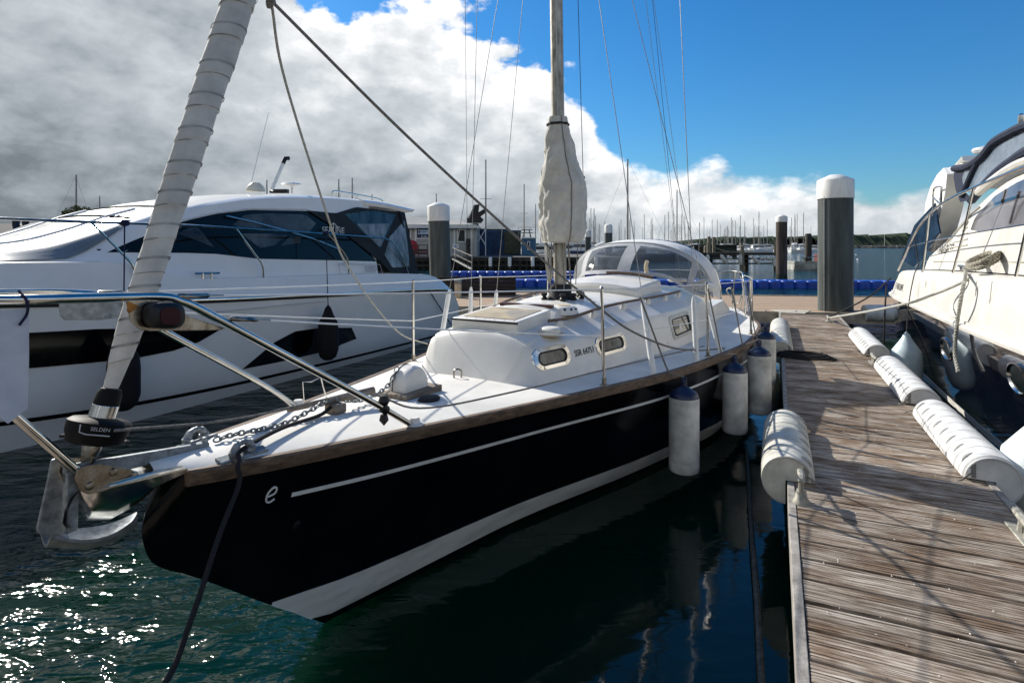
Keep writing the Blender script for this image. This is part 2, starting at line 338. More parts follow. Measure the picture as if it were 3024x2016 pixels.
# ================================================================ FINGER PONTOON
DL, DR, DZ = .075, 1.338, .50
def plank_mat():
    m = bpy.data.materials.new('weathered decking'); m.use_nodes = True; t = m.node_tree; L = t.links.new; b = t.nodes['Principled BSDF']; b.inputs['Roughness'].default_value = .85; b.inputs['Specular IOR Level'].default_value = .25
    tc = nd(t, 'ShaderNodeTexCoord'); oi = nd(t, 'ShaderNodeObjectInfo')
    ad = nd(t, 'ShaderNodeVectorMath', operation='MULTIPLY_ADD'); L(oi.outputs['Random'], ad.inputs[0]); ad.inputs[1].default_value = (31, 17, 23); L(tc.outputs['Object'], ad.inputs[2])
    def nz(st, sc, det, rough):
        mp = nd(t, 'ShaderNodeMapping'); mp.inputs['Scale'].default_value = st; L(ad.outputs[0], mp.inputs[0])
        n = nd(t, 'ShaderNodeTexNoise'); n.inputs['Scale'].default_value = sc; n.inputs['Detail'].default_value = det; n.inputs['Roughness'].default_value = rough; L(mp.outputs[0], n.inputs['Vector']); return n.outputs['Fac']
    g1 = nz((60, 2.2, 8), 1.6, 6, .65); g2 = nz((3, 1.6, 3), 2.2, 5, .6); g3 = nz((150, 6, 20), 1.5, 3, .6)
    r1 = nd(t, 'ShaderNodeValToRGB'); L(g1, r1.inputs[0]); e = r1.color_ramp.elements; e[0].position = .34; e[0].color = (.050, .038, .030, 1); e[1].position = .64; e[1].color = (.60, .55, .475, 1)
    k = r1.color_ramp.elements.new(.5); k.color = (.335, .275, .215, 1)
    r2 = nd(t, 'ShaderNodeValToRGB'); L(g2, r2.inputs[0]); e = r2.color_ramp.elements; e[0].position = .35; e[0].color = (.50, .38, .29, 1); e[1].position = .60; e[1].color = (1, 1, 1, 1)
    mx = nd(t, 'ShaderNodeMix', data_type='RGBA', blend_type='MULTIPLY'); mx.inputs[0].default_value = .9; L(r1.outputs[0], mx.inputs[6]); L(r2.outputs[0], mx.inputs[7])
    hs = nd(t, 'ShaderNodeHueSaturation'); L(mx.outputs[2], hs.inputs['Color'])
    mr = nd(t, 'ShaderNodeMapRange'); L(oi.outputs['Random'], mr.inputs[0]); mr.inputs[3].default_value = .78; mr.inputs[4].default_value = 1.22; L(mr.outputs[0], hs.inputs['Value'])
    L(hs.outputs[0], b.inputs['Base Color'])
    bp = nd(t, 'ShaderNodeBump'); bp.inputs['Strength'].default_value = .7; bp.inputs['Distance'].default_value = .004
    sm = nd(t, 'ShaderNodeMath', operation='ADD'); L(g1, sm.inputs[0]); L(g3, sm.inputs[1]); L(sm.outputs[0], bp.inputs['Height']); L(bp.outputs[0], b.inputs['Normal'])
    return m
plankm = plank_mat()
S0, S1 = .9, 15.35
fing = frame_thing('finger_pontoon', 'narrow weathered timber finger pontoon between the sailing yacht and the navy motor yacht', 'pontoon', D, S0, (DL + DR) / 2, 0)
PW, PG = .190, .011                      # plank width and gap
def plank_mesh(seed):
    """ribbed decking board, 1.215 m long (local Y), PW wide (local X), top at z = 0"""
    rd = random.Random(seed); mb = MB(); nr = 9; prof = [(-PW / 2, -.032)]
    for i in range(nr):
        x0 = -PW / 2 + .004 + (PW - .008) * i / nr; w = (PW - .008) / nr; j = rd.uniform(-.0010, .0006)
        prof += [(x0 + .0035, -.0026 + j), (x0 + .0065, j), (x0 + w - .0035, j + rd.uniform(-.0006, .0006))]
    prof += [(PW / 2 - .004, -.006), (PW / 2, -.032)]
    Lh = (DR - DL) / 2 - .045
    mb.prism([(x, -Lh, z) for x, z in prof], (0, 2 * Lh, 0))
    return mb.build('plank', plankm, None, ang=12)
protos = [plank_mesh(k) for k in range(6)]
n_pl = int((S1 - S0) / (PW + PG)); first = [True] * 6
for i in range(n_pl):
    k = random.randrange(6); pr = protos[k]
    if first[k]: o = pr; first[k] = False
    else: o = pr.copy(); COL.objects.link(o)
    o.parent = fing; o.matrix_parent_inverse = Matrix()
    o.location = ((i + .5) * (PW + PG), 0, DZ + random.uniform(-.0025, .0025)); o.rotation_euler = (random.uniform(-.002, .002), random.uniform(-.004, .004), random.uniform(-.0015, .0015))
for k in range(6):
    if first[k]: bpy.data.objects.remove(protos[k])
edge = mat('grey edge board', (.36, .335, .30), .85, var=.25, scale=9, stretch=(1.2, 1.2, 3), bump=.35, bscale=50)
floatm = mat('pontoon float', (.10, .105, .10), .8, var=.3, scale=4, bump=.2)
for pa, pb in ((DL - .003, DL + .041), (DR - .041, DR + .003)):
    s = S0
    while s < S1 - .1:
        e = min(s + 3.0, S1); mb = MB(); mb.fbox(D, (s + .002, pa, DZ - .17), (e - .002, pb, DZ + .006)); mb.build('edge_board', edge, fing, bev=.004); s = e
MB().fbox(D, (S0, DL + .05, DZ - .045), (S1, DR - .05, DZ - .20)).build('frame', teakg, fing)
for k in range(5):
    a = S0 + .3 + k * 2.95; MB().fbox(D, (a, DL + .10, -.25), (a + 2.2, DR - .10, DZ - .2)).build('float', floatm, fing, bev=.03)
# pale flecks trodden into the boards
mb = MB(); rd = random.Random(3)
for i in range(190):
    s = 1.5 + 6.5 * rd.random()**1.3; p = rd.uniform(DL + .1, DR - .1); a = rd.uniform(0, 3.14); r = rd.uniform(.0025, .0075) * (1.5 if rd.random() < .1 else 1); q = rd.uniform(.3, .7)
    c = D(s, p, DZ + .0022); X = Vector((math.cos(a), math.sin(a), 0)); Yv = Vector((-math.sin(a), math.cos(a), 0)) * q
    ring = [c + (X * math.cos(t) + Yv * math.sin(t)) * r * rd.uniform(.7, 1.2) for t in [k * 1.0472 for k in range(6)]]
    mb.add(ring + [c + Vector((0, 0, .003))], [(k, (k + 1) % 6, 6) for k in range(6)])
o = mb.build('shell_flecks', mat('shell flecks', (.7, .68, .62), .7), None); tag(o, 'tiny broken white shell flecks scattered over the finger pontoon boards', 'shell flecks', kind='stuff')

# head walkway that the finger joins, at the photographer's back
wk = frame_thing('head_walkway', 'timber walkway at the bow end of the berths behind the photographer', 'walkway', D, -.4, 0, 0)
MB().fbox(D, (-1.5, -12, .30), (S0 - .03, 8, DZ - .05)).build('frame', floatm, wk)
pm = MB().fbox(D, (-.09, -12, DZ - .048), (.09, 8, DZ)).build('plank', plankm, wk)
for i in range(12):
    o = pm if i == 0 else pm.copy()
    if i: COL.objects.link(o); o.parent = wk
    o.location = (.77 - i * .2, 0, 0)

# cross walkway at the far end, with its steel pile
xw = frame_thing('cross_walkway', 'tan timber walkway running across behind the tall dark pile', 'walkway', D, 17.0, 1, 0)
tanm = mat('tan decking', (.42, .30, .20), .85, var=.18, scale=8, stretch=(6, .6, 1), bump=.3, bscale=40)
# ================================================================ SAILING YACHT
yt = frame_thing('sailing_yacht', 'black hulled sailing yacht with white deck, teak rail and furled headsail', 'sailing yacht', Y, 0, 0, 0)
LOA = 9.9
ZS = [(0, 1.15), (1.2, 1.085), (2.8, 1.025), (4.6, .99), (6, .96), (8, .93), (9.9, .95)]
BH = [(0, .002), (.004, .028), (.015, .055), (.05, .105), (.3, .215), (1.2, .485), (1.88, .69), (2.75, .95), (3.65, 1.22), (4.6, 1.40), (6.0, 1.54), (7.5, 1.48), (9.0, 1.14), (9.9, .84)]
ZB = [(0, .90), (.012, .84), (.04, .775), (.1, .715), (.17, .665), (.275, .58), (.61, .29), (.77, .16), (.96, 0), (1.5, -.28), (2.2, -.5), (4.5, -.75), (7, -.6), (8.2, -.2), (9.2, .2), (9.9, .42)]
AE = [(0, 1.0), (1, 1.05), (2.07, 1.14), (3.1, 1.6), (4.5, 2.4), (5.4, 3.2), (7, 3.2), (9.9, 2.2)]
zs = lambda s: interp(ZS, s); bh = lambda s: interp(BH, s); zb = lambda s: interp(ZB, s)
def hull_p(s, z):
    t = (zs(s) - z) / (zs(s) - zb(s)); t = min(max(t, 0), 1); return bh(s) * (1 - t ** interp(AE, s))
ST = sorted(set([0, .002, .005, .01, .017, .027, .04, .06, .1, .17, .25, .35, .5, .65, .8, .96] + [1.15 + .2 * i for i in range(44)] + [9.9])); ST = [s for s in ST if s <= 9.9]
def stem_in(s, z): return .10 * max(0.0, (z - .93) / .22)**1.5 * math.exp(-s / .10)
mb = MB(); rows = []
for s in ST:
    a = zs(s); b = zb(s); row = []
    for sd in (1, -1):
        q = [Y(s + stem_in(s, a + (b - a) * k / 16), sd * hull_p(s, a + (b - a) * k / 16), a + (b - a) * k / 16) for k in range(17)]
        row = row + (q if sd == 1 else q[::-1][1:])
    rows.append(row)
mb.grid(rows); mb.poly(rows[-1]); mb.poly(rows[0])
hull = mb.build('hull', hullm, yt)
def strip(za, zbm, off, s0, s1, name, m, parent, sides=(1, -1), n=70):
    mb = MB()
    for sd in sides:
        rows = []
        for i in range(n + 1):
            s = s0 + (s1 - s0) * i / n; a, b = za(s), zbm(s)
            q = [Y(s, sd * (hull_p(s, a + (b - a) * k / 4) + off), a + (b - a) * k / 4) for k in range(5)]
            rows.append([Y(s, sd * (hull_p(s, a) - .01), a)] + q + [Y(s, sd * (hull_p(s, b) - .01), b)])
        mb.grid(rows)
    return mb.build(name, m, parent)
strip(lambda s: max(zb(s), .05), lambda s: interp([(.6, .30), (1.2, .255), (3, .22), (5, .22), (9.5, .3)], s), .003, .62, 9.1, 'boot_stripe', mat('stained boot stripe', (.66, .68, .655), .45, scale=3.5, col2=(.42, .45, .41), thresh=(.30, .55), stretch=(.6, .6, 2.2)), hull)
cz = lambda s: zs(s) - interp([(.5, .205), (1.2, .215), (2.8, .20), (4.5, .19), (9, .17)], s)
strip(lambda s: cz(s) - .011, lambda s: cz(s) + .011, .003, .56, 9.6, 'cove_stripe', stripem, hull)
def hull_text_M(s, z, sd=1):
    o = Y(s, sd * (hull_p(s, z) + .004), z); a = Y(s + .05, sd * (hull_p(s + .05, z)), z) - Y(s - .05, sd * hull_p(s - .05, z), z); up = Y(s, sd * hull_p(s, z + .05), z + .05) - Y(s, sd * hull_p(s, z - .05), z - .05)
    return basis(o, a * (1 if sd == 1 else -1), up)
# the builder's mark on the bow: a slanted script e drawn as a bent band
def e_mark(sd):
    M = hull_text_M(.46, .945, sd); mb = MB()
    path = smooth([(-.012, -.006, 0), (.018, .004, 0), (.024, .030, 0), (.008, .038, 0), (-.014, .012, 0), (-.018, -.026, 0), (-.002, -.040, 0), (.020, -.028, 0)], 5)
    mb.tube([M @ Vector(p) for p in path], .0045, 6); mb.build('bow_mark', stripem, hull)
e_mark(1)
mb = MB(); c = Y(.62, hull_p(.62, .74) + .002, .74); mb.lathe([(.012, 0), (.020, .004), (.022, .012), (.015, .016)], c, (Y.n.x, Y.n.y, -.4), 12); mb.build('skin_fitting', blackp, hull)

# teak rubbing strake and toe rail, in lengths
for sd in (1, -1):
    cuts = [.11, 1.9, 3.9, 5.9, 7.9, 9.9]
    for a, b in zip(cuts[:-1], cuts[1:]):
        rows = []
        for i in range(21):
            s = a + .002 + (b - a - .004) * i / 20; z = zs(s); w = bh(s)
            lo = hull_p(s, z - .051)
            rows.append([Y(s, sd * (w - .035), z + .006), Y(s, sd * (w - .032), z + .021), Y(s, sd * (w + .006), z + .021), Y(s, sd * (w + .014), z + .010), Y(s, sd * (lo + .016), z - .044), Y(s, sd * (lo + .009), z - .051), Y(s, sd * (lo - .01), z - .051)])
        mb = MB(); mb.grid(rows); mb.poly(rows[0]); mb.poly(rows[-1]); r = mb.build('toe_rail', teak, yt, ang=30)
        if sd == 1:
            mb = MB(); k = a + .35
            while k < b - .1:
                mb.lathe([(.006, 0), (.006, .002), (.001, .003)], Y(k, (hull_p(k, zs(k) - .045) + bh(k)) / 2 + .0165, zs(k) - .022), (Y.n.x, Y.n.y, 0), 8); k += .42
            mb.build('screw_heads', brown, r)
def deckz(s, p): return zs(s) + .012 + .045 * (1 - (p / max(bh(s), .05))**2)
NP = 20; mb = MB(); rows = []; DS = [0.02, .06, .12, .2, .3] + [.45 + .15 * i for i in range(64)]; DS = [s for s in DS if s < 9.86] + [9.88]
for s in DS:
    w = bh(s) - .005; rows.append([Y(s, w * (2 * j / NP - 1), deckz(s, w * (2 * j / NP - 1))) for j in range(NP + 1)])
mb.grid(rows, skip=lambda i, j: 7.0 < DS[i] < 9.2 and 6 <= j <= 13)
mb.build('deck', deckm, yt)
mb = MB(); mb.fbox(Y, (6.9, -.58, .45), (9.35, .58, .5)); mb.fbox(Y, (7.0, -.60, .45), (9.3, -.55, .99)); mb.fbox(Y, (7.0, .55, .45), (9.3, .60, .99)); mb.fbox(Y, (9.28, -.58, .45), (9.33, .58, .98)); mb.build('cockpit_well', gel, yt)
for sd in (1, -1):
    mb = MB(); rows = []
    for i in range(19):
        s = 6.5 + i * .16; h = .24 if i < 15 else .24 - (i - 14) * .045; p = .80 - .02 * i * .3
        rows.append([Y(s, sd * (p + .10), deckz(s, .9) - .03), Y(s, sd * (p + .06), deckz(s, .9) + h), Y(s, sd * (p - .12), deckz(s, .9) + h + .01), Y(s, sd * (p - .16), deckz(s, .7) - .03)])
    mb.grid(rows); mb.poly(rows[-1]); mb.poly(rows[0]); mb.build('coaming', gel, yt)

# ---- coachroof
WC = [(2.36, .45), (2.38, .495), (2.42, .535), (2.5, .575), (2.7, .625), (3.5, .78), (5.1, 1.0), (6.0, 1.03), (6.8, .98)]
HC = [(2.36, .012), (2.42, .105), (2.48, .20), (2.53, .270), (2.55, .286), (2.58, .294), (3.2, .36), (4.05, .445), (5, .47), (6.8, .50)]
wc = lambda s: interp(WC, s); hc = lambda s: interp(HC, s)
CAM = .105
def roof_sec(s):
    w, h = wc(s), hc(s); d = zs(s) + .03; k = min(1, h / .3); c = min(1, max(0, (s - 2.5) / .9)); c = c * c * (3 - 2 * c); e = .965 - .13 * c; i = .18 + .19 * c
    q = [(w, d - .03), (w - .012, d), (w - .050, d + .35 * h), (w - .090, d + (e - .16) * h), (w - .102, d + (e - .065) * h), (w - .114, d + (e - .022) * h), (w - .135, d + e * h), (w - i + .03, d + (1.085 - .025 * c - .02) * h), (w - i, d + 1.085 * h)]
    x = w - i
    return q + [(x * f, d + 1.085 * h + .055 * k * (1 - f * f)) for f in (.8, .6, .4, .2, 0)]
def roof_z(s, p):
    q = roof_sec(s); p = abs(p)
    for (a, za), (b, zb_) in zip(q[:-1], q[1:]):
        if b <= p <= a: return za + (zb_ - za) * (a - p) / max(a - b, 1e-6)
    return q[0][1]
def side_p(s, z):
    q = roof_sec(s)
    for (a, za), (b, zb_) in zip(q[:-1], q[1:]):
        if za <= z <= zb_: return a + (b - a) * (z - za) / max(zb_ - za, 1e-6)
    return q[5][0]
RS = [2.36, 2.365, 2.37, 2.385, 2.40, 2.42, 2.45, 2.475, 2.495, 2.51, 2.525, 2.535, 2.545, 2.555, 2.57, 2.6, 2.7, 2.8] + [2.95 + .2 * i for i in range(20)] 
mb = MB(); rows = []
for s in RS:
    q = roof_sec(s); rows.append([Y(s, p, z) for p, z in q] + [Y(s, -p, z) for p, z in q[::-1][1:]])
mb.grid(rows); mb.poly(rows[-1]); mb.poly(rows[0])
roof = mb.build('coachroof', gel, yt, ang=32)
# portholes: chrome plate, rubber ring, pane
def on_side(s, z, off): return Y(s, side_p(s, z) + off, z)
def porthole(s, z, w, h, r, wi, hi, ri, rect=False):
    def ring(W_, H_, R_, off): return [on_side(a, b, off) for a, b in rrect(s, z, W_, H_, R_, 6, 0)]
    mb = MB(); A, B_, C_, D_ = ring(w, h, r, -.004), ring(w - .006, h - .006, r - .003, .009), ring(wi, hi, ri, .010), ring(wi, hi, ri, -.004)
    mb.grid([A, B_, C_, D_], close=True); fr = mb.build('window_frame', steel if not rect else mat('pale alloy frame', (.55, .55, .52), .45, .5, var=.15, scale=20), roof, ang=25)
    g = MB(); g.tube(ring(wi, hi, ri, .011) + [ring(wi, hi, ri, .011)[0]], .006, 6, False); g.build('window_seal', rubber, roof)
    p_ = MB(); p_.poly(ring(wi, hi, ri, .003)); p_.build('window_pane', glassg if not rect else glassd, roof)
    mb = MB()
    for a, b in rrect(s, z, w - .03, h - .03, r - .012, 3, 0)[::2]:
        mb.lathe([(.0045, 0), (.003, .004)], on_side(a, b, .009), (Y.n.x, Y.n.y, 0), 6)
    mb.build('window_screws', steeld, roof)
porthole(2.72, 1.245, .43, .16, .078, .325, .092, .045)
porthole(3.56, 1.235, .50, .16, .078, .39, .092, .045)
porthole(5.20, 1.225, .72, .25, .06, .59, .165, .03, True)
a = side_p(3.14, 1.235); o = on_side(3.14, 1.228, .003)
text('SSR 64751', .072, basis(o, on_side(3.3, 1.228, 0) - on_side(3.0, 1.228, 0), on_side(3.14, 1.28, 0) - on_side(3.14, 1.18, 0)), mat('faded black letters', (.04, .04, .04), .6), roof, spacing=.95, ext=.001)
# forehatch
def hz(s): return interp([(2.5, 1.502), (3.3, 1.556)], s)
h0, h1, hw = 2.60, 3.20, .31
mb = MB(); mb.grid([[Y(s, p, roof_z(max(s, 2.55), p) - .03 if lev == 0 else hz(s)) for s, p in ((h0, -hw), (h1, -hw), (h1, hw), (h0, hw))] for lev in (0, 1)], close=True); mb.poly([Y(s, p, hz(s)) for s, p in ((h0, -hw), (h1, -hw), (h1, hw), (h0, hw))])
ht = mb.build('forehatch', gel, yt, bev=.008)
mb = MB(); i0, i1, iw = h0 + .075, h1 - .05, hw - .06
ring = [Y(s, p, hz(s) + .004) for s, p in ((i0, -iw), (i1, -iw), (i1, iw), (i0, iw))]; top = [Y(s, p, hz(s) + .022) for s, p in ((i0 + .17, -.04), (i1 - .2, -.04), (i1 - .2, .04), (i0 + .17, .04))]
mb.grid([ring, top], close=True); mb.poly(top); mb.build('hatch_panel', amber, ht, flat=True)
mb = MB(); mb.fbox(Y, (h0 - .006, -hw - .004, hz(h0) - .018), (h0 + .012, hw + .004, hz(h0) - .004)); mb.build('hatch_trim', rubber, ht)
mb = MB()
for k in range(7): mb.lathe([(.006, 0), (.005, .004), (.001, .005)], Y(h0 + .025, -hw + .04 + k * .09, hz(h0)), (0, 0, 1), 8)
mb.build('hatch_screws', steeld, ht)
# raised moulding behind the hatch with a mahogany capping
mb = MB(); rows = []
for i in range(9):
    f = i / 8; s = h1 + .02 + .26 * f; zz = .005 + .075 * math.sin(f * math.pi) ** .6
    rows.append([Y(s, p, roof_z(s, p) + (zz if abs(p) < .33 else -.02)) for p in (-.36, -.325, -.2, 0, .2, .325, .36)])
mb.grid(rows); mo = mb.build('hatch_moulding', gel, yt)
MB().hexa([Y(s, p, roof_z(s, p) + dz) for dz in (.075, .10) for s, p in ((3.30, -.27), (3.34, -.27), (3.34, .27), (3.30, .27))]).build('capping', brown, mo)
# ventilators
def vent(s, p, holes):
    c = Y(s, p, roof_z(s, p) + (.004 if holes else .008))
    if holes:
        mb = MB(); mb.lathe([(.135, 0), (.13, .03), (.105, .062), (.09, .072), (.045, .076)], c, (0, 0, 1), 28); v = mb.build('ventilator', gel, yt)
        MB().lathe([(.062, .07), (.060, .080), (.02, .082), (0, .082)], c, (0, 0, 1), 20).build('vent_cap', beige, v)
        for k in range(12):
            a = k * math.pi / 6; d = Vector((math.cos(a), math.sin(a), .75)).normalized(); q = c + Vector((math.cos(a) * .117, math.sin(a) * .117, .047))
            MB().lathe([(.012, 0), (.012, .004), (0, .0045)], q, d, 10).build('vent_hole', blackp, v)
    else:
        mb = MB(); mb.lathe([(.115, 0), (.112, .012), (.10, .016)], c, (0, 0, 1), 28); v = mb.build('ventilator', beige, yt)
        MB().lathe([(.085, .01), (.085, .045), (.07, .058), (.035, .062), (0, .062)], c, (0, 0, 1), 24).build('vent_cap', gel, v)
vent(3.46, .31, True); vent(2.86, .47, False)
# grab rails on white blocks
for sd in (1, -1):
    pts = [Y(s, sd * (wc(s) - .30), roof_z(s, wc(s) - .30) + .058) for s in [3.0 + .12 * i for i in range(26)]]
    mb = MB(); mb.tube(pts, .0145, 8); g = mb.build('grab_rail', teak, yt)
    for k in range(6):
        s = 3.14 + k * .56; p = sd * (wc(s) - .30); z = roof_z(s, p)
        MB().hexa([Y(a, b, zz) for zz, ex in ((z - .02, .075), (z + .052, .045)) for a, b in ((s - ex, p - .016), (s + ex, p - .016), (s + ex, p + .016), (s - ex, p + .016))]).build('rail_block', gel, g, bev=.006)
# sliding-hatch garage
mb = MB(); rows = []
for i, (s, z) in enumerate(((4.90, 0), (4.905, .05), (4.93, .085), (5.0, .10), (5.3, .118), (5.8, .14))):
    rows.append([Y(s, sd * w, roof_z(s, w) + z * f + (-.02 if f == 0 else .02 * (1 - (w / .6)**2))) for sd, w, f in ((-1, .56, 0), (-1, .54, .85), (-1, .52, 1), (-1, .28, 1), (1, 0, 1), (1, .28, 1), (1, .52, 1), (1, .54, .85), (1, .56, 0))])
mb.grid(rows); mb.poly(rows[0]); gar = mb.build('hatch_garage', gel, yt, ang=28)
mb = MB(); mb.grid([[Y(5.62, p, roof_z(5.6, abs(p)) + .155 + .02 * (1 - (p / .5)**2) + d) for p in (-.1, .05, .2, .35, .5)] for d in (0, .035)] + [[Y(5.66, p, roof_z(5.6, abs(p)) + .19 + .02 * (1 - (p / .5)**2)) for p in (-.1, .05, .2, .35, .5)]]); mb.build('hatch_board', teak, gar)

# ---- mast, boot, cover, furled sail
MS = 4.05; mz0 = roof_z(MS, 0)
def mastpt(z): return Y(MS + .004 * (z - 1.5), -.017 * (z - 1.57), z)
mb = MB(); rows = []
for z in (mz0 - .02, 2.3, 3.5, 6, 9, 13.2):
    c = mastpt(z); rows.append([c + Vector((Y.u.x, Y.u.y, 0)) * (.082 * math.cos(a)) + Vector((Y.n.x, Y.n.y, 0)) * (.062 * math.sin(a)) for a in [k * math.pi / 12 for k in range(24)]])
mb.grid(rows, close=True); mb.poly(rows[-1]); mast = mb.build('mast', alus, yt)
mb = MB(); mb.tube([mastpt(2.05) + Y(-.0, .064, 0) - Y(0, 0, 0) , mastpt(13) + Y(0, .064, 0) - Y(0, 0, 0)], .006, 6); mb.tube([mastpt(1.75) + Y(-.07, .03, 0) - Y(0, 0, 0), mastpt(13) + Y(-.07, .03, 0) - Y(0, 0, 0)], .008, 6); mb.build('mast_track', alu, mast)
mb = MB(); mb.lathe([(.15, 0), (.14, .02), (.118, .05), (.105, .14), (.095, .16)], Y(MS, 0, mz0 - .015), (0, 0, 1), 24); mb.build('mast_boot', rubber, yt)
for k, (ds, dp) in enumerate(((-.16, .10), (-.05, .17), (.10, .19), (-.13, -.12), (.2, .12))):
    c = Y(MS + ds, dp, roof_z(MS + ds, dp)); mb = MB(); mb.lathe([(.028, 0), (.032, .02), (.02, .035), (.034, .05), (.03, .07), (0, .075)], c, (0, 0, 1), 10); mb.build('mast_block', blackp, yt)
for sd in (1, -1):                                                   # spreaders, above the frame
    mb = MB(); mb.tube([mastpt(7.9), Y(MS + .12, sd * 1.02, 7.98)], [.035, .02], 8); mb.build('spreader', alu, mast)
# cover laced round the foot of the mainsail luff
def cover():
    mb = MB(); rows = []; K = 72
    prof = [(2.14, .21, .05), (2.18, .235, .06), (2.35, .255, .07), (2.55, .265, .085), (2.72, .265, .085), (2.86, .225, .055), (3.0, .185, .03), (3.15, .155, .015), (3.28, .13, .0), (3.34, .115, 0), (3.42, .105, 0)]
    for z, r, aft in [(interp([(q[0], q[0]) for q in prof], zz), interp([(q[0], q[1]) for q in prof], zz), interp([(q[0], q[2]) for q in prof], zz)) for zz in [2.14 + 1.28 * i / 68 for i in range(69)]]:
        row = []
        for j in range(K):
            a = 2 * math.pi * j / K; c = mastpt(z); rr = r * (1 + .13 * noise.noise(Vector((math.cos(a) * 1.5, math.sin(a) * 1.5, z * 4.2))) - .20 * (abs(noise.noise(Vector((math.cos(a + z * 1.1) * 2.6, math.sin(a + z * 1.1) * 2.6, z * 3.0 + 5)))) - .15) + .05 * noise.noise(Vector((math.cos(a) * 6, math.sin(a) * 6, z * 14 + 5))))
            ca, sa = math.cos(a), math.sin(a)
            row.append(c + Vector((Y.u.x, Y.u.y, 0)) * (aft * 1.3 + rr * (.9 + 1.5 * aft) * ca) + Vector((Y.n.x, Y.n.y, 0)) * (rr * .93 * sa))
        rows.append(row)
    mb.grid(rows, close=True); c = mb.build('mast_cover', canvas, yt, ang=80)
    zp = [rows[i][int(K * .375)] * 1.0 for i in range(69)]; 
    m2 = MB(); m2.tube([p + (p - mastpt(p.z)).normalized() * .004 for p in zp], .006, 6); m2.build('lacing', ropeg, c)
    m3 = MB(); m3.tube([p + (p - mastpt(3.33)).normalized() * .004 for p in rows[64]] + [rows[64][0]], .013, 6); m3.build('strap', blackp, c)
    m4 = MB(); m4.tube([p for p in rows[0]] + [rows[0][0]], .007, 6); m4.build('hem', canvas, c)
cover()
# halyards and the coil hanging on the mast
mb = MB()
for k, (ds, dp, zt) in enumerate(((-.075, -.05, 2.2), (-.085, .0, 2.2), (-.06, .06, 2.2), (.02, .085, 2.2), (.09, .05, 2.2))): mb.tube(sag(Y(MS + ds * 1.3, dp * 1.3, 1.66), mastpt(zt) + Y(ds, dp, 0) - Y(0, 0, 0), -.0, 4), .006, 6)
mb.build('halyards', ropeg, yt)
mb = MB()
for k in range(6):
    c = Y(MS - .05, -.10 - .006 * k, 1.93); pts = [c + Vector((Y.u.x, Y.u.y, 0)) * (.045 * math.sin(a) + .004 * k) + Vector((Y.n.x, Y.n.y, 0)) * (-.02 * math.cos(a)) + Vector((0, 0, (.17 + .008 * k) * math.cos(a))) for a in [i * math.pi / 9 for i in range(19)]]
    mb.tube(pts, .007, 6)
mb.build('halyard_coil', ropew, yt)
ring_c = Y.Lp(1722, 525, .14)
# furled headsail on the forestay
fs0, fs1 = Vector((-.158, 1.40)), Vector((.44, 3.28)); dirf = (fs1 - fs0) / (fs1.y - fs0.y)
def stay(z): s = fs0.x + dirf.x * (z - fs0.y); return Y(s, 0, z)
mb = MB(); rows = []; K = 22; zz = 1.545
RAD = [(1.50, .020), (1.545, .026), (1.62, .034), (1.72, .043), (1.85, .049), (2.1, .055), (2.6, .063), (3.3, .072), (4.2, .082), (6, .07), (9, .05), (12, .03)]
wraps = [1.64, 1.745, 1.87, 1.985, 2.125, 2.27, 2.40, 2.555, 2.715, 2.87, 3.06, 3.235, 3.42, 3.65]
zl = sorted([1.50 + .035 * i for i in range(72)] + [w + d for w in wraps for d in (-.004, .004)] + [4.2, 5, 6, 7.5, 9, 10.5, 12])
T = (stay(3) - stay(2)).normalized(); XA = Vector((Y.n.x, Y.n.y, 0)); XB = T.cross(XA).normalized()
for z in zl:
    w = 0
    for q in wraps:
        if z > q: w += 1
    row = []
    for j in range(K):
        a = 2 * math.pi * j / K; zl_ = z + .018 * math.sin(a + .6)
        last = max([q for q in wraps if q <= z] + [1.45]); st = (z - last); rr = interp(RAD, z) * (1 + .065 * (1 - min(1, st / .17)) - .03) * (1 + .10 * noise.noise(Vector((math.cos(a) * 1.2, math.sin(a) * 1.2, z * 3.4))) + .04 * noise.noise(Vector((math.cos(a) * 3, math.sin(a) * 3, z * 13))))
        c = stay(zl_); row.append(c + (XA * math.cos(a) + XB * math.sin(a)) * rr)
    rows.append(row)
mb.grid(rows, close=True); mb.poly(rows[0]); mb.poly(rows[-1])
gen = mb.build('furled_headsail', sailc, yt, ang=40)
# wrap seams and zigzag stitching follow the cloth
thread = mat('sail stitching', (.16, .16, .155), .9)
for q in wraps:
    mb = MB(); pts = []
    for j in range(K + 1):
        a = 2 * math.pi * j / K; c = stay(q + .018 * math.sin(a + .6)); pts.append(c + (XA * math.cos(a) + XB * math.sin(a)) * (interp(RAD, q) * 1.01 + .0005))
    mb.tube(pts, .0012, 4, False); mb.build('wrap_seam', thread, gen)
for q in wraps:
    mb = MB(); pts = []
    for j in range(4 * K + 1):
        a = 2 * math.pi * j / (4 * K); z = q + .060 + .018 * math.sin(a + .6) + (.006 if j % 2 else -.006); c = stay(z); pts.append(c + (XA * math.cos(a) + XB * math.sin(a)) * (interp(RAD, q + .06) * 1.035 + .001))
    mb.tube(pts, .0009, 3, False); mb.build('stitching', thread, gen)
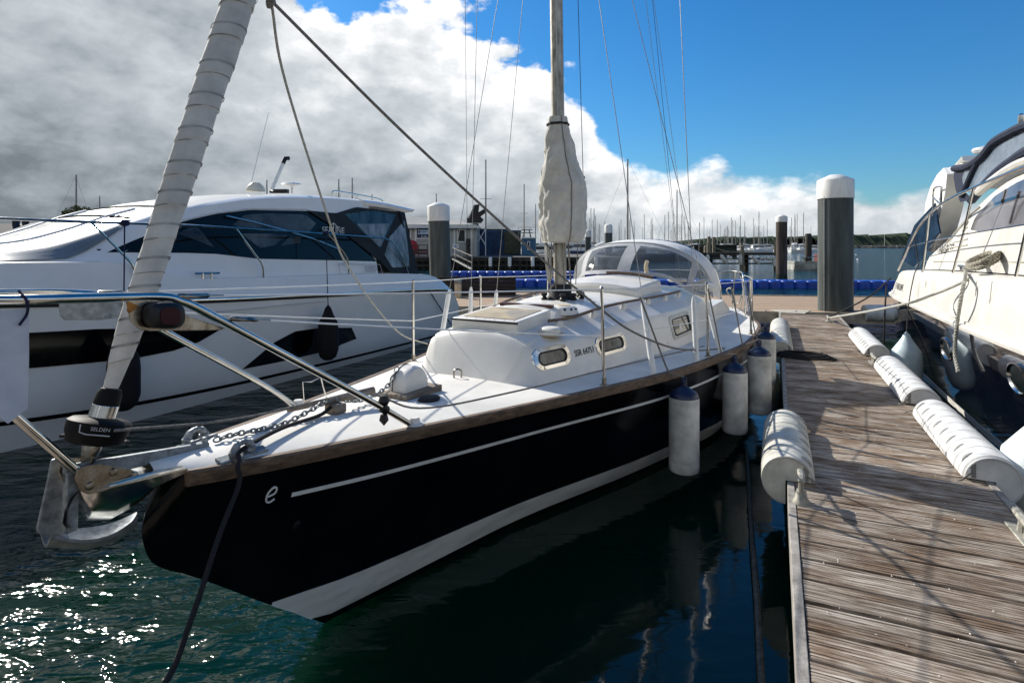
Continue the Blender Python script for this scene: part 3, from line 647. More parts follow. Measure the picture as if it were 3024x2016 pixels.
# furling drum
def alongstay(z0, prof, name, m, n=28, parent=yt): return MB().lathe([(r, h) for r, h in prof], stay(z0), T, n).build(name, m, parent)
dr = alongstay(1.335, [(.03, 0), (.085, .004), (.096, .012), (.100, .03), (.107, .045), (.110, .075), (.110, .085), (.095, .096), (.05, .10)], 'furling_drum', mat('matt black drum', (.004, .004, .0045), .6, var=.2, spec=.2))
alongstay(1.432, [(.047, 0), (.047, .045), (.044, .048)], 'drum_collar', steel, 22, dr)
alongstay(1.478, [(.046, 0), (.044, .04), (.036, .06), (.02, .065)], 'swivel_cap', mat('matt black drum', (0, 0, 0)), 22, dr)
alongstay(1.325, [(.028, -.03), (.034, 0), (.03, .02)], 'drum_base', steeld, 16, dr)
mb = MB()                                                            # line guard: a bent arm round the drum with an eye
g2 = [stay(1.35) + (XA * math.cos(a) + XB * math.sin(a)) * .112 for a in [R(k) for k in range(60, 231, 10)]]; mb.tube(g2, .007, 6); mb.build('line_guard', blackp, dr)
v = (-stay(1.38)).copy(); v.z = 0; v = (v - T * v.dot(T)).normalized(); up = T; xr = up.cross(v); o = stay(1.40) + v * .110
text('SELDEN', .018, basis(o + v * .003, xr, up), mat('grey print', (.45, .46, .46), .5), dr, ext=.001)
mb = MB(); mb.tube([o + v * .004 + xr * x - up * y_ for x, y_ in ((-.066, -.012), (-.062, .014), (-.04, .02), (.035, .02))], .0022, 5); mb.build('drum_line', mat('grey print', (0, 0, 0)), dr)
for k, z in enumerate((1.205, 1.245, 1.29)):
    MB().box(stay(z), (.022, .05, .04) if k % 2 else (.05, .022, .04), Matrix.Rotation(.2, 3, 'Y')).build('toggle', steeld, yt, bev=.004)

# ---- standing rigging
def ln(a, b, r=.0035, m=wire, name='shroud', parent=yt, n=6): return MB().tube([a, b], r, n).build(name, m, parent)
for sd in (1, -1):
    for (s, p, top, cov) in ((3.50, 1.165, mastpt(8.0), .62), (4.32, 1.30, Y(MS + .12, sd * 1.02, 7.98), .60), (4.98, 1.40, mastpt(8.0), .55)):
        p = min(p, bh(s) - .06); a = Y(s, sd * p, deckz(s, p)); d = (top - a).normalized(); ln(a, top)
        MB().lathe([(.03, -.01), (.03, .0), (.026, .012), (.024, cov * .9), (.012, cov)], a + d * .01, d, 12).build('shroud_cover', tubew, yt)
    ln(Y(MS + .12, sd * 1.02, 7.98), mastpt(12.8)); ln(Y(9.7, sd * .1, 1.0), mastpt(13.1), name='backstay')
ln(mastpt(12.6), stay(11.5), name='forestay')
def halyard(px0, py0, px1, py1, r, m, name='halyard', p0=0, p1=0):
    a, b = Y(*Y.Lp(px0, py0, p0)), Y(*Y.Lp(px1, py1, p1)); d = b - a; MB().tube([a - d * .9 if py0 <= 5 else a, b], r, 6).build(name, m, yt)
halyard(1707, 0, 1722, 520, .0035, ropek, 'topping_lift', .14, .14); halyard(1718, 520, 1700, 840, .005, ropeg, 'topping_lift', .14, .1)
MB().lathe([(.018, -.006), (.022, 0), (.018, .006)], Y(*Y.Lp(1722, 525, .14)), (Y.u.x, Y.u.y, 0), 12).build('tackle_ring', blackp, yt)
halyard(1374, 0, 1381, 850, .0022, ropek, 'flag_halyard', -1.0, -1.15)
halyard(1927, 0, 1990, 640, .002, ropek, 'flag_halyard', 1.0, 1.15)

# ---- pulpit
PT = .0165
pp = smooth([Y(1.21, .435, deckz(1.2, .43) - .01), Y(.85, .415, 1.335), Y(.3, .385, 1.682), Y(.02, .365, 1.86), Y(-.045, .355, 1.895), Y(-.11, .345, 1.915), Y(-.30, .32, 1.925), Y(-.52, .26, 1.932), Y(-.70, .10, 1.937), Y(-.72, 0, 1.937)], 6)
ps = smooth([Y(1.12, -.405, deckz(1.1, .4) - .01), Y(.85, -.39, 1.31), Y(.3, -.37, 1.68), Y(.06, -.355, 1.84), Y(.0, -.345, 1.875), Y(-.06, -.335, 1.895), Y(-.28, -.31, 1.915), Y(-.52, -.25, 1.927), Y(-.70, -.10, 1.935), Y(-.72, 0, 1.937)], 6)
pul = MB().tube(pp, PT, 12).build('pulpit', steel, yt); MB().tube(ps, PT, 12).build('pulpit_tube', steel, pul)
for q in (1,): MB().tube([Y(-.255, .045 * q, 1.27), Y(-.50, .06 * q, 1.60), Y(-.71, .06 * q, 1.93)], PT * .95, 12).build('pulpit_leg', steel, pul)
for s, p in ((1.215, .437), (1.125, -.407)): MB().lathe([(.052, 0), (.05, .012), (.034, .016), (.026, .045)], Y(s, p, deckz(s, p) - .004), (0, 0, 1), 18).build('pulpit_foot', gel, pul)
mb = MB(); q = pp[5]; mb.lathe([(.024, -.02), (.024, .02)], pp[4], (pp[5] - pp[4]), 12); mb.lathe([(.02, 0), (.03, .02), (.02, .05), (.0, .055)], pp[4] + Vector((0, 0, .02)), (0, 0, 1), 10); mb.lathe([(.018, 0), (.025, .03), (.0, .06)], pp[4] - Vector((0, 0, .03)), (0, 0, -1), 10); mb.build('line_clamp', blackp, pul)
# side lights on their plates
def plate(pts, p, th, m): return MB().prism([Y(*Y.Lp(x, y, p)) for x, y in pts], Y(0, th, 0) - Y(0, 0, 0)).build('light_plate', m, pul, bev=.002)
pl = plate([(372, 886), (470, 884), (560, 935), (665, 968), (655, 974), (440, 978), (412, 972), (385, 950)], .352, -.004, steeld)
plate([(172, 888), (360, 880), (374, 905), (368, 935), (290, 945), (190, 945), (176, 932)], -.325, .004, galv)
c = Vector(Y.Lp(475, 929, .36)); lp = lambda a, b, p: Y(*Y.Lp(a, b, p))
lamp = MB(); o1 = [lp(475 + 54 * math.copysign(abs(math.cos(t))**.7, math.cos(t)), 930 + 40 * math.copysign(abs(math.sin(t))**.7, math.sin(t)), .36) for t in [k * math.pi / 12 for k in range(24)]]
off = Y(0, .05, 0) - Y(0, 0, 0); cc = sum(o1, Vector()) / 24
lamp.grid([o1, [v + off * .8 for v in o1], [cc + (v - cc) * .86 + off for v in o1], [cc + (v - cc) * .5 + off * 1.15 for v in o1]], close=True); lamp.poly([cc + (v - cc) * .5 + off * 1.15 for v in o1]); lm = lamp.build('side_light', blackp, pul)
ln_ = MB(); ln_.grid([[cc + Vector(((v - cc).x * .55, (v - cc).y * .55, (v - cc).z * .62)) + off * k for v in o1] for k in (1.0, 1.22)] , close=True); ln_.poly([cc + Vector(((v - cc).x * .55, (v - cc).y * .55, (v - cc).z * .62)) + off * 1.22 for v in o1]); ln_.build('lens', redlens, lm)
MB().prism([lp(x, y, .358) for x, y in ((376, 889), (402, 900), (408, 908), (380, 925), (374, 918))], Y(0, .003, 0) - Y(0, 0, 0)).build('light_flash', orange, pul)
# ---- stanchions and lifelines
def stanch(s, p, h, lean=0): 
    a = Y(s, p, deckz(s, p)); b = Y(s - .02, p + lean, a.z + h); st = MB().tube([a, b], .0125, 10).build('stanchion', steel, yt)
    MB().lathe([(.034, 0), (.032, .008), (.018, .012), (.018, .06)], a, (0, 0, 1), 12).build('stanchion_foot', steeld, st); MB().lathe([(.0135, 0), (.015, .01), (.008, .02)], b - Vector((0, 0, .01)), (0, 0, 1), 8).build('stanchion_cap', steel, st); return a, b
tops = {}
PS = [(2.85, .935, .745), (4.62, 1.345, .73), (6.7, 1.47, .70), (8.3, 1.28, .68)]
for sd in (1, -1): tops[sd] = [stanch(s, sd * min(p, bh(s) - .05), h, sd * -.012) for s, p, h in PS]
def tw(a, b, r, m, name, sg=0.0): return MB().tube(sag(a, b, sg, 8), r, 6).build(name, m, yt)
for sd in (1, -1):
    st0 = pp[30] if sd == 1 else ps[30]; prev = st0; k = pp if sd == 1 else ps
    lowp = k[16] if sd == 1 else k[16]; pl_ = lowp
    for a, b in tops[sd]:
        tw(prev, b - Vector((0, 0, .012)), .0042, tubew, 'lifeline', .004); prev = b - Vector((0, 0, .012))
        m_ = a.lerp(b, .50); tw(pl_, m_, .0042, tubew, 'lifeline', .004); pl_ = m_
    tw(prev, Y(9.35, sd * 1.0, 1.6), .0042, tubew, 'lifeline'); tw(pl_, Y(9.35, sd * 1.0, 1.25), .0042, tubew, 'lifeline')
    for q, nx in ((st0, tops[sd][0][1]), (lowp, tops[sd][0][0].lerp(tops[sd][0][1], .5))):
        d = (nx - q).normalized(); MB().tube([q, q + d * .05, q + d * .06, q + d * .16, q + d * .17, q + d * .22], [.004, .004, .011, .010, .004, .004], 8).build('turnbuckle', steeld, yt)
# pushpit
for sd in (1, -1):
    MB().tube(smooth([Y(9.0, sd * 1.08, deckz(9.0, 1.08)), Y(9.1, sd * 1.05, 1.25), Y(9.3, sd * 1.0, 1.6), Y(9.7, sd * .85, 1.64), Y(9.9, sd * .5, 1.645), Y(9.93, 0, 1.645)], 6), .014, 8).build('pushpit', steel, yt)
    MB().tube([Y(9.75, sd * .75, .97), Y(9.75, sd * .8, 1.64)], .012, 8).build('pushpit_leg', steel, yt)
    MB().tube([Y(8.45, sd * 1.22, 1.0), Y(9.35, sd * 1.0, 1.62)], .010, 8).build('pushpit_brace', steel, yt)

# ---- spray hood
def hood_row(s, W_, z0, H, ex=.75, fold=0.0, n=25):
    out = []
    for j in range(n):
        a = -math.pi / 2 + math.pi * j / (n - 1); ca = max(0, math.cos(a)); sa = math.sin(a)
        out.append(Y(s + fold * (1 - ca), W_ * math.copysign(abs(sa)**.86, sa), z0 + H * ca**ex))
    return out
r0 = [Y(5.70 + .75 * abs(f)**2.2, f * .93, roof_z(min(5.7 + .75 * abs(f)**2.2, 6.7), min(abs(f) * .93, .8)) + (.175 if abs(f) < .6 else .175 * max(0, (1 - (abs(f) - .6) / .4)))) for f in [math.copysign(abs(math.sin(-math.pi / 2 + math.pi * j / 24))**.86, -math.pi / 2 + math.pi * j / 24) if j != 12 else 0 for j in range(25)]]
r1 = hood_row(6.28, .99, 1.42, .73, fold=.42); r2 = hood_row(6.95, 1.03, 1.36, .83, fold=.12)
hood = MB().grid([r1] + [[a.lerp(b, t) + Vector((0, 0, .025 * math.sin(math.pi * t))) for a, b in zip(r1, r2)] for t in (.25, .5, .75)] + [r2]).build('spray_hood', whitec, yt, ang=70)
def panel(j0, j1, t0, t1, m, name, dz=0.0, par=hood):
    rows = []
    for i in range(7):
        t = t0 + (t1 - t0) * i / 6; rows.append([r0[j].lerp(r1[j], t) + Vector((Y.u.x, Y.u.y, 0)) * (-.05 * math.sin(math.pi * t) - dz) + Vector((0, 0, .03 * math.sin(math.pi * t))) for j in range(j0, j1 + 1)])
    return MB().grid(rows).build(name, m, par, ang=70)
panel(0, 24, .86, 1, greyc, 'hood_border'); panel(0, 24, 0, .10, greyc, 'hood_skirt')
panel(0, 7, .10, .86, clearp, 'hood_window'); panel(8, 12, .10, .86, smoke, 'hood_window'); panel(13, 19, .10, .86, smoke, 'hood_window'); panel(20, 24, .10, .86, clearp, 'hood_window')
panel(7, 8, .10, .86, greyc, 'hood_seam'); panel(12, 13, .10, .86, greyc, 'hood_seam'); panel(19, 20, .10, .86, greyc, 'hood_seam')
MB().tube(r1, .012, 8).build('hood_bow', greyc, hood); MB().tube(r2, .013, 8).build('hood_bow', steel, hood)
MB().lathe([(0, -.06), (.09, -.05), (.125, 0), (.11, .06), (.06, .10), (0, .115)], Y(6.62, .90, 1.55), (0, 0, 1), 18, 1.0, 1.25).build('winch_cover', gel, yt)
MB().tube(smooth([Y(5.62, .42, 1.78), Y(5.6, .42, 1.86), Y(5.58, .44, 1.92)], 4), [.03, .02, .03, .025], 8).build('deck_lamp', beige, yt)
mb = MB(); mb.tube(smooth([Y(9.2, .9, 1.05), Y(9.3, .82, 1.35), Y(9.5, .7, 1.3), Y(9.4, .9, 1.1), Y(9.1, 1.0, 1.25)], 6), .012, 6); mb.tube(smooth([Y(9.0, 1.0, 1.02), Y(9.2, 1.02, 1.42), Y(9.35, .95, 1.58)], 6), .008, 6); mb.tube(smooth([Y(8.5, 1.15, 1.0), Y(8.9, 1.1, 1.1), Y(9.2, 1.0, 1.5)], 6), .009, 6); mb.build('stern_lines', ropew, yt)
MB().box(Y(9.85, -.25, 1.45), (.34, .10, .07)).build('danbuoy', gel, yt, bev=.02)

# ---- foredeck gear
def deck(s, p, z=0.0): return Y(s, p, deckz(s, p) + z)
# mooring cleats (double horned) near the stem
for sd in (1, -1):
    cs, cp = .335, .178 * sd; c = deck(cs, cp)
    m_ = MB(); m_.hexa([deck(cs + a, cp * (1 + .65 * a) + b, z) for z in (-.004, .014) for a, b in ((-.11, -.022), (.11, -.022), (.11, .022), (-.11, .022))]); cl = m_.build('bow_cleat', galv, yt, bev=.004)
    for q in (1, -1): MB().tube(smooth([deck(cs + q * .035, cp, .01), deck(cs + q * .042, cp, .03), deck(cs + q * .03, cp, .05), deck(cs + q * .008, cp, .062), deck(cs - q * .004, cp, .055)], 5), [.024] * 6 + [.018] * 6 + [.013] * 6 + [.009] * 8, 8).build('horn', galv, cl)
# samson post with its cross bar
MB().hexa([deck(1.08, -.06, z) if 0 else Y(a, b, deckz(1.05, 0) + z) for z in (0, .055) for a, b in ((1.01, -.055), (1.09, -.055), (1.09, .045), (1.01, .045))]).build('samson_post', teakg, yt, bev=.01)
MB().tube([Y(.80, -.10, deckz(.8, .1) + .055), Y(1.32, .03, deckz(1.3, 0) + .085)], [.016, .024, .018], 8).build('anchor_tiller', teakg, yt)
# windlass: rounded white housing on a timber pad
MB().hexa([Y(a, b, deckz(1.7, 0) + z) for z in (-.01, .035) for a, b in ((1.50, -.10), (1.88, -.10), (1.88, .13), (1.50, .13))]).build('windlass_pad', teakg, yt, bev=.006)
mb = MB(); rows = []; wz = deckz(1.7, 0) + .033
for i in range(11):
    p = -.075 + .15 * i / 10; e = max(0, 1 - abs(2 * i / 10 - 1)**6) if 0 < i < 10 else .0; sc = .90 + .10 * (e if 0 < i < 10 else 0)
    rows.append([Y(1.68 + .125 * sc * math.cos(a), p, wz + (.155 * sc * math.sin(a)**.85 if math.sin(a) > 0 else 0)) for a in [math.pi * k / 18 for k in range(19)]])
mb.grid(rows); mb.poly(rows[0]); mb.poly(rows[-1]); wl = mb.build('windlass', gel, yt, ang=50)
mb = MB(); mb.tube([Y(1.68 + .1265 * math.cos(a), -.03, wz + .157 * max(0, math.sin(a))**.85) for a in [math.pi * k / 18 for k in range(19)]], .003, 6); mb.build('housing_seam', rubber, wl)
for (s, p) in ((1.40, -.20), (1.62, .22)): MB().lathe([(.05, 0), (.055, .012), (.045, .026), (.0, .03)], deck(s, p, -.003), (0, 0, 1), 16, 1.5, 1.0).build('foot_switch', rubber, yt)
mb = MB(); mb.tube(smooth([deck(2.28, -.06), deck(2.28, -.06, .05), deck(2.30, -.04, .065), deck(2.32, -.02, .05), deck(2.32, -.02)], 4), .007, 8); mb.build('deck_eye', steeld, yt); 
mb = MB(); mb.tube([deck(1.22, -.47), deck(1.20, -.46, .14), deck(1.25, -.44, .13), deck(1.31, -.42, .145), deck(1.35, -.41)], .005, 6); mb.build('fairlead_hoop', steel, yt)
# port bow roller: stainless cheeks and plates round the stem head
ck = [(222, 1412), (228, 1385), (250, 1374), (300, 1368), (385, 1384), (408, 1396), (408, 1415), (345, 1436), (300, 1452), (262, 1460), (236, 1448)]
stem = thing  # (kept short)
bow = MB().prism([lp(x, y, .065) for x, y in ck], Y(0, -.006, 0) - Y(0, 0, 0)).build('bow_roller', steeld, yt, bev=.002)
MB().prism([lp(x, y, .065) - (Y(0, .13, 0) - Y(0, 0, 0)) for x, y in ck], Y(0, -.006, 0) - Y(0, 0, 0)).build('roller_cheek', steeld, bow, bev=.002)
for (x, y) in ((265, 1434), (335, 1393), (396, 1402)): MB().lathe([(.016, 0), (.013, .008), (0, .01)], lp(x, y, .066), (Y.n.x, Y.n.y, 0), 10).build('bolt', steeld, bow)
MB().lathe([(.03, -.05), (.018, -.012), (.018, .012), (.03, .05)], Y(-.215, 0, 1.225), (Y.n.x, Y.n.y, 0), 14).build('roller', rubber, bow)
mb = MB(); rows = []
for s, w, zt, zbm in ((-.235, .03, 1.19, 1.12), (-.20, .058, 1.195, 1.05), (-.12, .070, 1.192, 1.02), (-.04, .078, 1.188, 1.035), (.02, .092, 1.185, 1.075), (.07, .122, 1.180, 1.115), (.105, .145, 1.174, 1.14)):
    rows.append([Y(s, w, zt), Y(s, w * .97, zbm + (zt - zbm) * .45), Y(s, w * .5, zbm + .02), Y(s, 0, zbm), Y(s, -w * .5, zbm + .02), Y(s, -w * .97, zbm + (zt - zbm) * .45), Y(s, -w, zt)])
mb.grid(rows); mb.poly(rows[0]); mb.build('stem_fitting', steel, bow, ang=50)
mb = MB(); mb.hexa([Y(s, p, z) for z in (1.172, 1.179) for s, p in ((-.21, -.06), (.10, -.145), (.10, .145), (-.21, .06))]); mb.build('stemhead_plate', steel, bow)

# ---- anchor stowed in the roller (its own thing)
an = frame_thing('anchor', 'galvanised plough anchor stowed in the bow roller of the black yacht', 'anchor', Y, -.25, 0, 1.1)
sk = MB(); sk.hexa([Y(s, p, z) for s, zc, hh in ((-.27, 1.235, .03),) for z in (0,) for p in (0,)] or [Y(0, 0, 0)] * 8) if 0 else None
MB().hexa([Y(s, p, z) for p in (-.014, .014) for s, z in ((-.275, 1.215), (.285, 1.172), (.285, 1.208), (-.275, 1.285))]).build('shank', galv, an, bev=.004)
for q in (.20, .255): MB().hexa([Y(q + ds, dp, zz) for dp in (-.012, .012) for ds, zz in ((0, 1.185), (.03, 1.185), (.024, 1.235), (.006, 1.235))]).build('shank_lug', galv, an, bev=.006)
# tall blade on the far side, scooped sole running back under the stem to a point
bl_ = smooth([(x, y, 0) for x, y in ((150, 1356), (168, 1353), (207, 1372), (216, 1430), (212, 1500), (196, 1562), (150, 1578), (108, 1569), (114, 1520), (132, 1440), (146, 1370), (150, 1356))], 4)[:-1]
MB().prism([lp(v.x, v.y, -.13) for v in bl_], Y(0, .014, 0) - Y(0, 0, 0)).build('blade', galv, an, bev=.003)
far_ = smooth([lp(x, y, -.13) for x, y in ((118, 1562), (200, 1560), (262, 1556), (330, 1543), (380, 1522), (404, 1510))], 5); nr_ = smooth([lp(x, y, .06) for x, y in ((150, 1577), (212, 1590), (268, 1592), (330, 1576), (385, 1542), (407, 1511))], 5)
rows = [[a_.lerp(b_, t) - Vector((0, 0, .045 * math.sin(math.pi * t))) for a_, b_ in zip(far_, nr_)] for t in [k / 8 for k in range(9)]]
lowr = [[v - Vector((0, 0, .012)) for v in r] for r in rows]; mb = MB(); mb.grid(rows); mb.grid(lowr); mb.grid([rows[0], lowr[0]]); mb.grid([rows[-1], lowr[-1]]); mb.grid([[r[0] for r in rows], [r[0] for r in lowr]]); mb.grid([[r[-1] for r in rows], [r[-1] for r in lowr]])
mb.build('sole', galv, an, ang=50)
cw_ = [[lp(x, y, p) for p in (-.09, -.04, .01, .05)] for x, y in ((228, 1448), (205, 1475), (190, 1510), (184, 1545), (200, 1562))]
mb = MB(); mb.grid(cw_); mb.grid([[v + (Y(.012, 0, 0) - Y(0, 0, 0)) for v in r] for r in cw_]); mb.build('web', galv, an, ang=60)
MB().hexa([Y(s, p, z) for p in (-.016, .016) for s, z in ((-.275, 1.03), (-.235, 1.03), (-.225, 1.25), (-.275, 1.26))]).build('crown', galv, an, bev=.006)

# ---- anchor chain (link by link)
ch = frame_thing('anchor_chain', 'steel anchor chain led from the anchor over the foredeck to the windlass', 'chain', Y, .9, 0, 1.15)
lk = MB(); a_, b_ = .021, .0115
ov = [Vector((a_ * math.copysign(abs(math.cos(t))**.8, math.cos(t)), b_ * math.sin(t), 0)) for t in [k * math.pi / 6 for k in range(12)]]; lk.tube(ov + [ov[0]], .0048, 6, False)
path = smooth([Y(.30, 0, 1.205), Y(.42, -.005, deckz(.42, 0) + .02), Y(.7, -.01, deckz(.7, 0) + .012), Y(1.0, -.015, deckz(1, 0) + .075), Y(1.06, -.015, deckz(1, 0) + .07), Y(1.25, -.02, deckz(1.25, 0) + .03), Y(1.42, -.025, deckz(1.42, 0) + .045), Y(1.53, -.03, wz + .06), Y(1.575, -.03, wz + .115), Y(1.60, -.03, wz + .14)], 60)
acc = 0; proto = None; cnt = 0
for i in range(1, len(path)):
    acc += (path[i] - path[i - 1]).length
    if acc >= .0315:
        acc -= .0315; d = (path[i] - path[i - 1]).normalized(); M = d.to_track_quat('X', 'Z').to_matrix().to_4x4() @ Matrix.Rotation(R(45 + 90 * (cnt % 2) + random.uniform(-12, 12)), 4, 'X')
        if proto is None: proto = lk.build('link', galv, None); o = proto
        else: o = proto.copy(); COL.objects.link(o)
        o.parent = ch; o.matrix_basis = WM[ch.name].inverted() @ (Matrix.Translation(path[i]) @ M); cnt += 1
# ================================================================ ROPES ON THE YACHT (each its own thing)
def rope(name, pts, r, m, label, cat='rope', k=8, n=8):
    pts = smooth(pts, k) if k else pts; mb = MB(); mb.tube(pts, r, n); return solo(name, mb, m, label, cat, at=pts[0])
clew = Y(*Y.Lp(800, 2, 0.03))
rope('headsail_sheet', [clew, Y(*Y.Lp(1200, 400, .30)), Y(*Y.Lp(1560, 730, .62)), Y(*Y.Lp(1790, 925, .93)), Y(*Y.Lp(1880, 985, 1.06)), Y(*Y.Lp(1980, 1025, 1.20)), Y(*Y.Lp(2060, 1034, 1.30)), Y(*Y.Lp(2140, 1028, 1.40))], .0085, ropeg, 'grey headsail sheet running from the furled sail down to the side deck nearest the pontoon')
rope('headsail_sheet', [clew, Y(*Y.Lp(845, 250, -.16)), Y(*Y.Lp(985, 690, -.55)), Y(*Y.Lp(1030, 790, -.66)), Y(*Y.Lp(1120, 920, -.86)), Y(*Y.Lp(1190, 990, -1.0)), Y(*Y.Lp(1262, 1015, -1.12))], .0075, ropew, 'pale headsail sheet falling to the shroud foot on the side facing the white motor yacht')
mb = MB()
for k in range(4): mb.tube([clew + Vector((.012 * math.cos(a + k), .02 * math.sin(a), .03 * math.cos(a) + .006 * k)) for a in [i * math.pi / 6 for i in range(13)]], .012, 6)
solo('sheet_knot', mb, ropeg, 'knot of grey sheets at the clew of the furled headsail', 'knot', at=clew)
rope('furling_line', [stay(1.40) + XA * .11, Y(*Y.Lp(700, 1236, .13)), Y(1.0, .25, 1.30), Y(*Y.Lp(1240, 1205, .43)), Y(*Y.Lp(1500, 1160, .72)), Y(*Y.Lp(1790, 1090, .915)), Y(*Y.Lp(1960, 1050, 1.12)), Y(*Y.Lp(2080, 1022, 1.3))], .0058, ropeg, 'thin furling line led from the black furling drum along the pontoon side deck')
bc = Y(.335, .178, deckz(.335, .178) + .03)
rope('bow_mooring_rope', [Y(1.02, -.005, deckz(1, 0) + .04), Y(.9, .03, deckz(.9, .03) + .02), Y(.6, .10, deckz(.6, .1) + .03), bc, Y(.285, .222, zs(.28) + .040), Y(.265, .245, zs(.28) + .012), Y(.26, .26, zs(.28) - .06), Vector((-1.178, 2.32, .94)), Vector((-1.172, 2.1, .735)), Vector((-1.19, 1.95, .60)), Vector((-1.30, 1.70, .53)), Vector((-1.40, 1.50, .55))], .0105, ropek, 'black bow mooring rope dropping from the bow cleat towards the water glitter')
mb = MB(); c = Vector((-1.42, 1.42, DZ)); mb.box(c + Vector((0, 0, .05)), (.05, .05, .1)); mb.tube([c + Vector((-.12, 0, .11)), c + Vector((.12, 0, .11))], .018, 8); solo('walkway_cleat', mb, galv, 'galvanised cleat on the head walkway holding the black bow rope', 'cleat', at=c)
# white cloth tied to the pulpit
pr = [Y(s, .30 + .02 * math.sin(s * 9), 0) for s in (-.43, -.48, -.53, -.58, -.63, -.68)]
mb = MB(); rows = []
for i in range(13):
    z = 1.905 - .315 * i / 12; rows.append([Y(*( (Y.Lp(85, 900, .29)[0]) - .26 * j / 10, .29 + .006 * math.sin(j * 1.3 + i * .4) * (i / 12) - .10 * (j / 10)**2, z - .012 * j / 10 - (.016 if i == 12 else 0) * (j % 3))) for j in range(11)])
th = [[v - (Y(0, .004, 0) - Y(0, 0, 0)) for v in r] for r in rows]
mb.grid(rows); mb.grid(th); mb.grid([[r[0] for r in rows], [r[0] for r in th]]); mb.grid([rows[-1], th[-1]]); mb.grid([rows[0], th[0]])
solo('white_cloth', mb, mat('white cloth', (.52, .55, .60), .85, var=.12, scale=5), 'plain white cloth hung from the bow rail beside the navigation light', 'cloth', at=rows[0][0], ang=60)
mb = MB(); a = Y.Lp(56, 890, .27); mb.tube(smooth([Y(a[0], .27, 1.96), Y(a[0] + .005, .31, 1.93), Y(a[0] + .01, .30, 1.89), Y(a[0] - .01, .30, 1.855)], 5), .004, 6); solo('cloth_tie', mb, ropen, 'short navy cord tying the white cloth to the bow rail', 'cord', at=Y(a[0], .27, 1.93))

# ================================================================ YACHT FENDERS
def fender(name, top, r, L_, m_body, m_end, label, hang, rope_m=ropeg, group=None, tear=False):
    t = thing(name, label, 'fender', at=top)
    z = top.z
    if tear: prof = [(.03, .0), (.05, -.03), (.06, -.06), (r * .55, -.14), (r * .92, -.25), (r, -.38), (r, -L_ + .16), (r * .8, -L_ + .05), (r * .4, -L_), (0, -L_)]; MB().lathe(prof, top, (0, 0, 1), 26).build('body', m_body, t)
    else:
        MB().lathe([(.0, .0), (.024, 0), (.026, -.05), (r * .52, -.075), (r * .86, -.10), (r * .97, -.13), (r * .985, -.140)], top, (0, 0, 1), 26).build('end_cap', m_end, t)
        MB().lathe([(r * .985, -.140), (r, -.155), (r, -.19), (r * .99, -.195), (r, -.20), (r, -L_ + .10), (r * .99, -L_ + .095), (r, -L_ + .09), (r, -L_ + .04), (r * .93, -L_ + .012), (r * .75, -L_), (0, -L_)], top, (0, 0, 1), 26).build('body', m_body, t)
    MB().tube([top + Vector((.016 * math.cos(a), 0, .002 + .016 * math.sin(a))) for a in [i * math.pi / 6 for i in range(13)]], .010, 8).build('eye', m_end, t)
    if hang: MB().tube(smooth(hang, 6), .0075, 8).build('lanyard', rope_m, t)
    return t
def pf(px, py, extra, z=None):     # point just outside the hull under a pixel
    lo, hi = 0.3, 9.5
    for _ in range(50):
        mid = (lo + hi) / 2; q = Y(mid, bh(mid) + extra, z); x = CX + F * q.x / q.y
        if x < px: lo = mid
        else: hi = mid
    return Y(mid, bh(mid) + extra, z), mid
for i, (px, py, r, L_, lab) in enumerate(((2020, 1122, .124, .765, 'white cylinder fender with navy top hanging alone at the yacht side nearest its bow'), (2170, 1055, .120, .75, 'white cylinder fender with navy top, second along the black hull'), (2242, 1010, .125, .78, 'white cylinder fender with navy top wedged between hull and pontoon edge'), (2262, 966, .115, .70, 'white cylinder fender with navy top beside the far ribbed edge bumper'))):
    p0, s0 = pf(px, py, r + (.02 if i != 2 else .06), 0); z = CZ - (py - HY) / F * p0.y; top = Vector((p0.x, p0.y, z))
    rl = Y(s0 - .05, bh(s0) + .02, zs(s0) + .04); up = Y(s0 - (.55 if i == 0 else .3), bh(s0) - .06, zs(s0) + .70)
    fender('hanging_fender', top, r, L_, fendw, fendn, lab, [top + Vector((0, 0, .03)), rl.lerp(top, .25), rl + Vector((0, 0, .01)), rl.lerp(up, .5), up])
# ================================================================ DOCK EDGE BUMPERS
def bumper_mesh(L_, Rr, seed, mtl):
    """ribbed quarter bumper that laps a pontoon edge: local x along the edge, y inboard, z up; the edge corner is the origin"""
    t = []; mb = MB(); A0, A1 = 178, -88; n = 22; rows = []; x = 0; xs = []
    nr = max(4, int(L_ / .19)); 
    for k in range(nr):
        w = L_ / nr; xs += [(k * w, .0), (k * w + .007, -.009), (k * w + .017, -.009), (k * w + .026, 0)]
    xs += [(L_, 0)]
    for x, d in xs:
        e = 1 - .06 * (1 - min(1, min(x, L_ - x) / .03))
        rows.append([(x, math.cos(R(A0 + (A1 - A0) * j / n)) * -(Rr * e + d) * -1 if 0 else -math.cos(R(180 - (A0 + (A1 - A0) * j / n))) * -(Rr * e + d) * -1, 0) for j in range(n + 1)])
    rows = []
    for x, d in xs:
        e = 1 - .05 * (1 - min(1, min(x, L_ - x) / .03)); rr = Rr * e + d
        arc = [Vector((x, rr * math.cos(R(a)), .012 + rr * math.sin(R(a)))) for a in [2 + (262) * j / n for j in range(n + 1)]]
        rows.append([Vector((x, .012, .012))] + arc + [Vector((x, -.014, .012 - rr * .97)), Vector((x, -.014, .012))])
    mb.grid(rows, close=True); mb.poly(rows[0]); mb.poly(rows[-1]); return mb
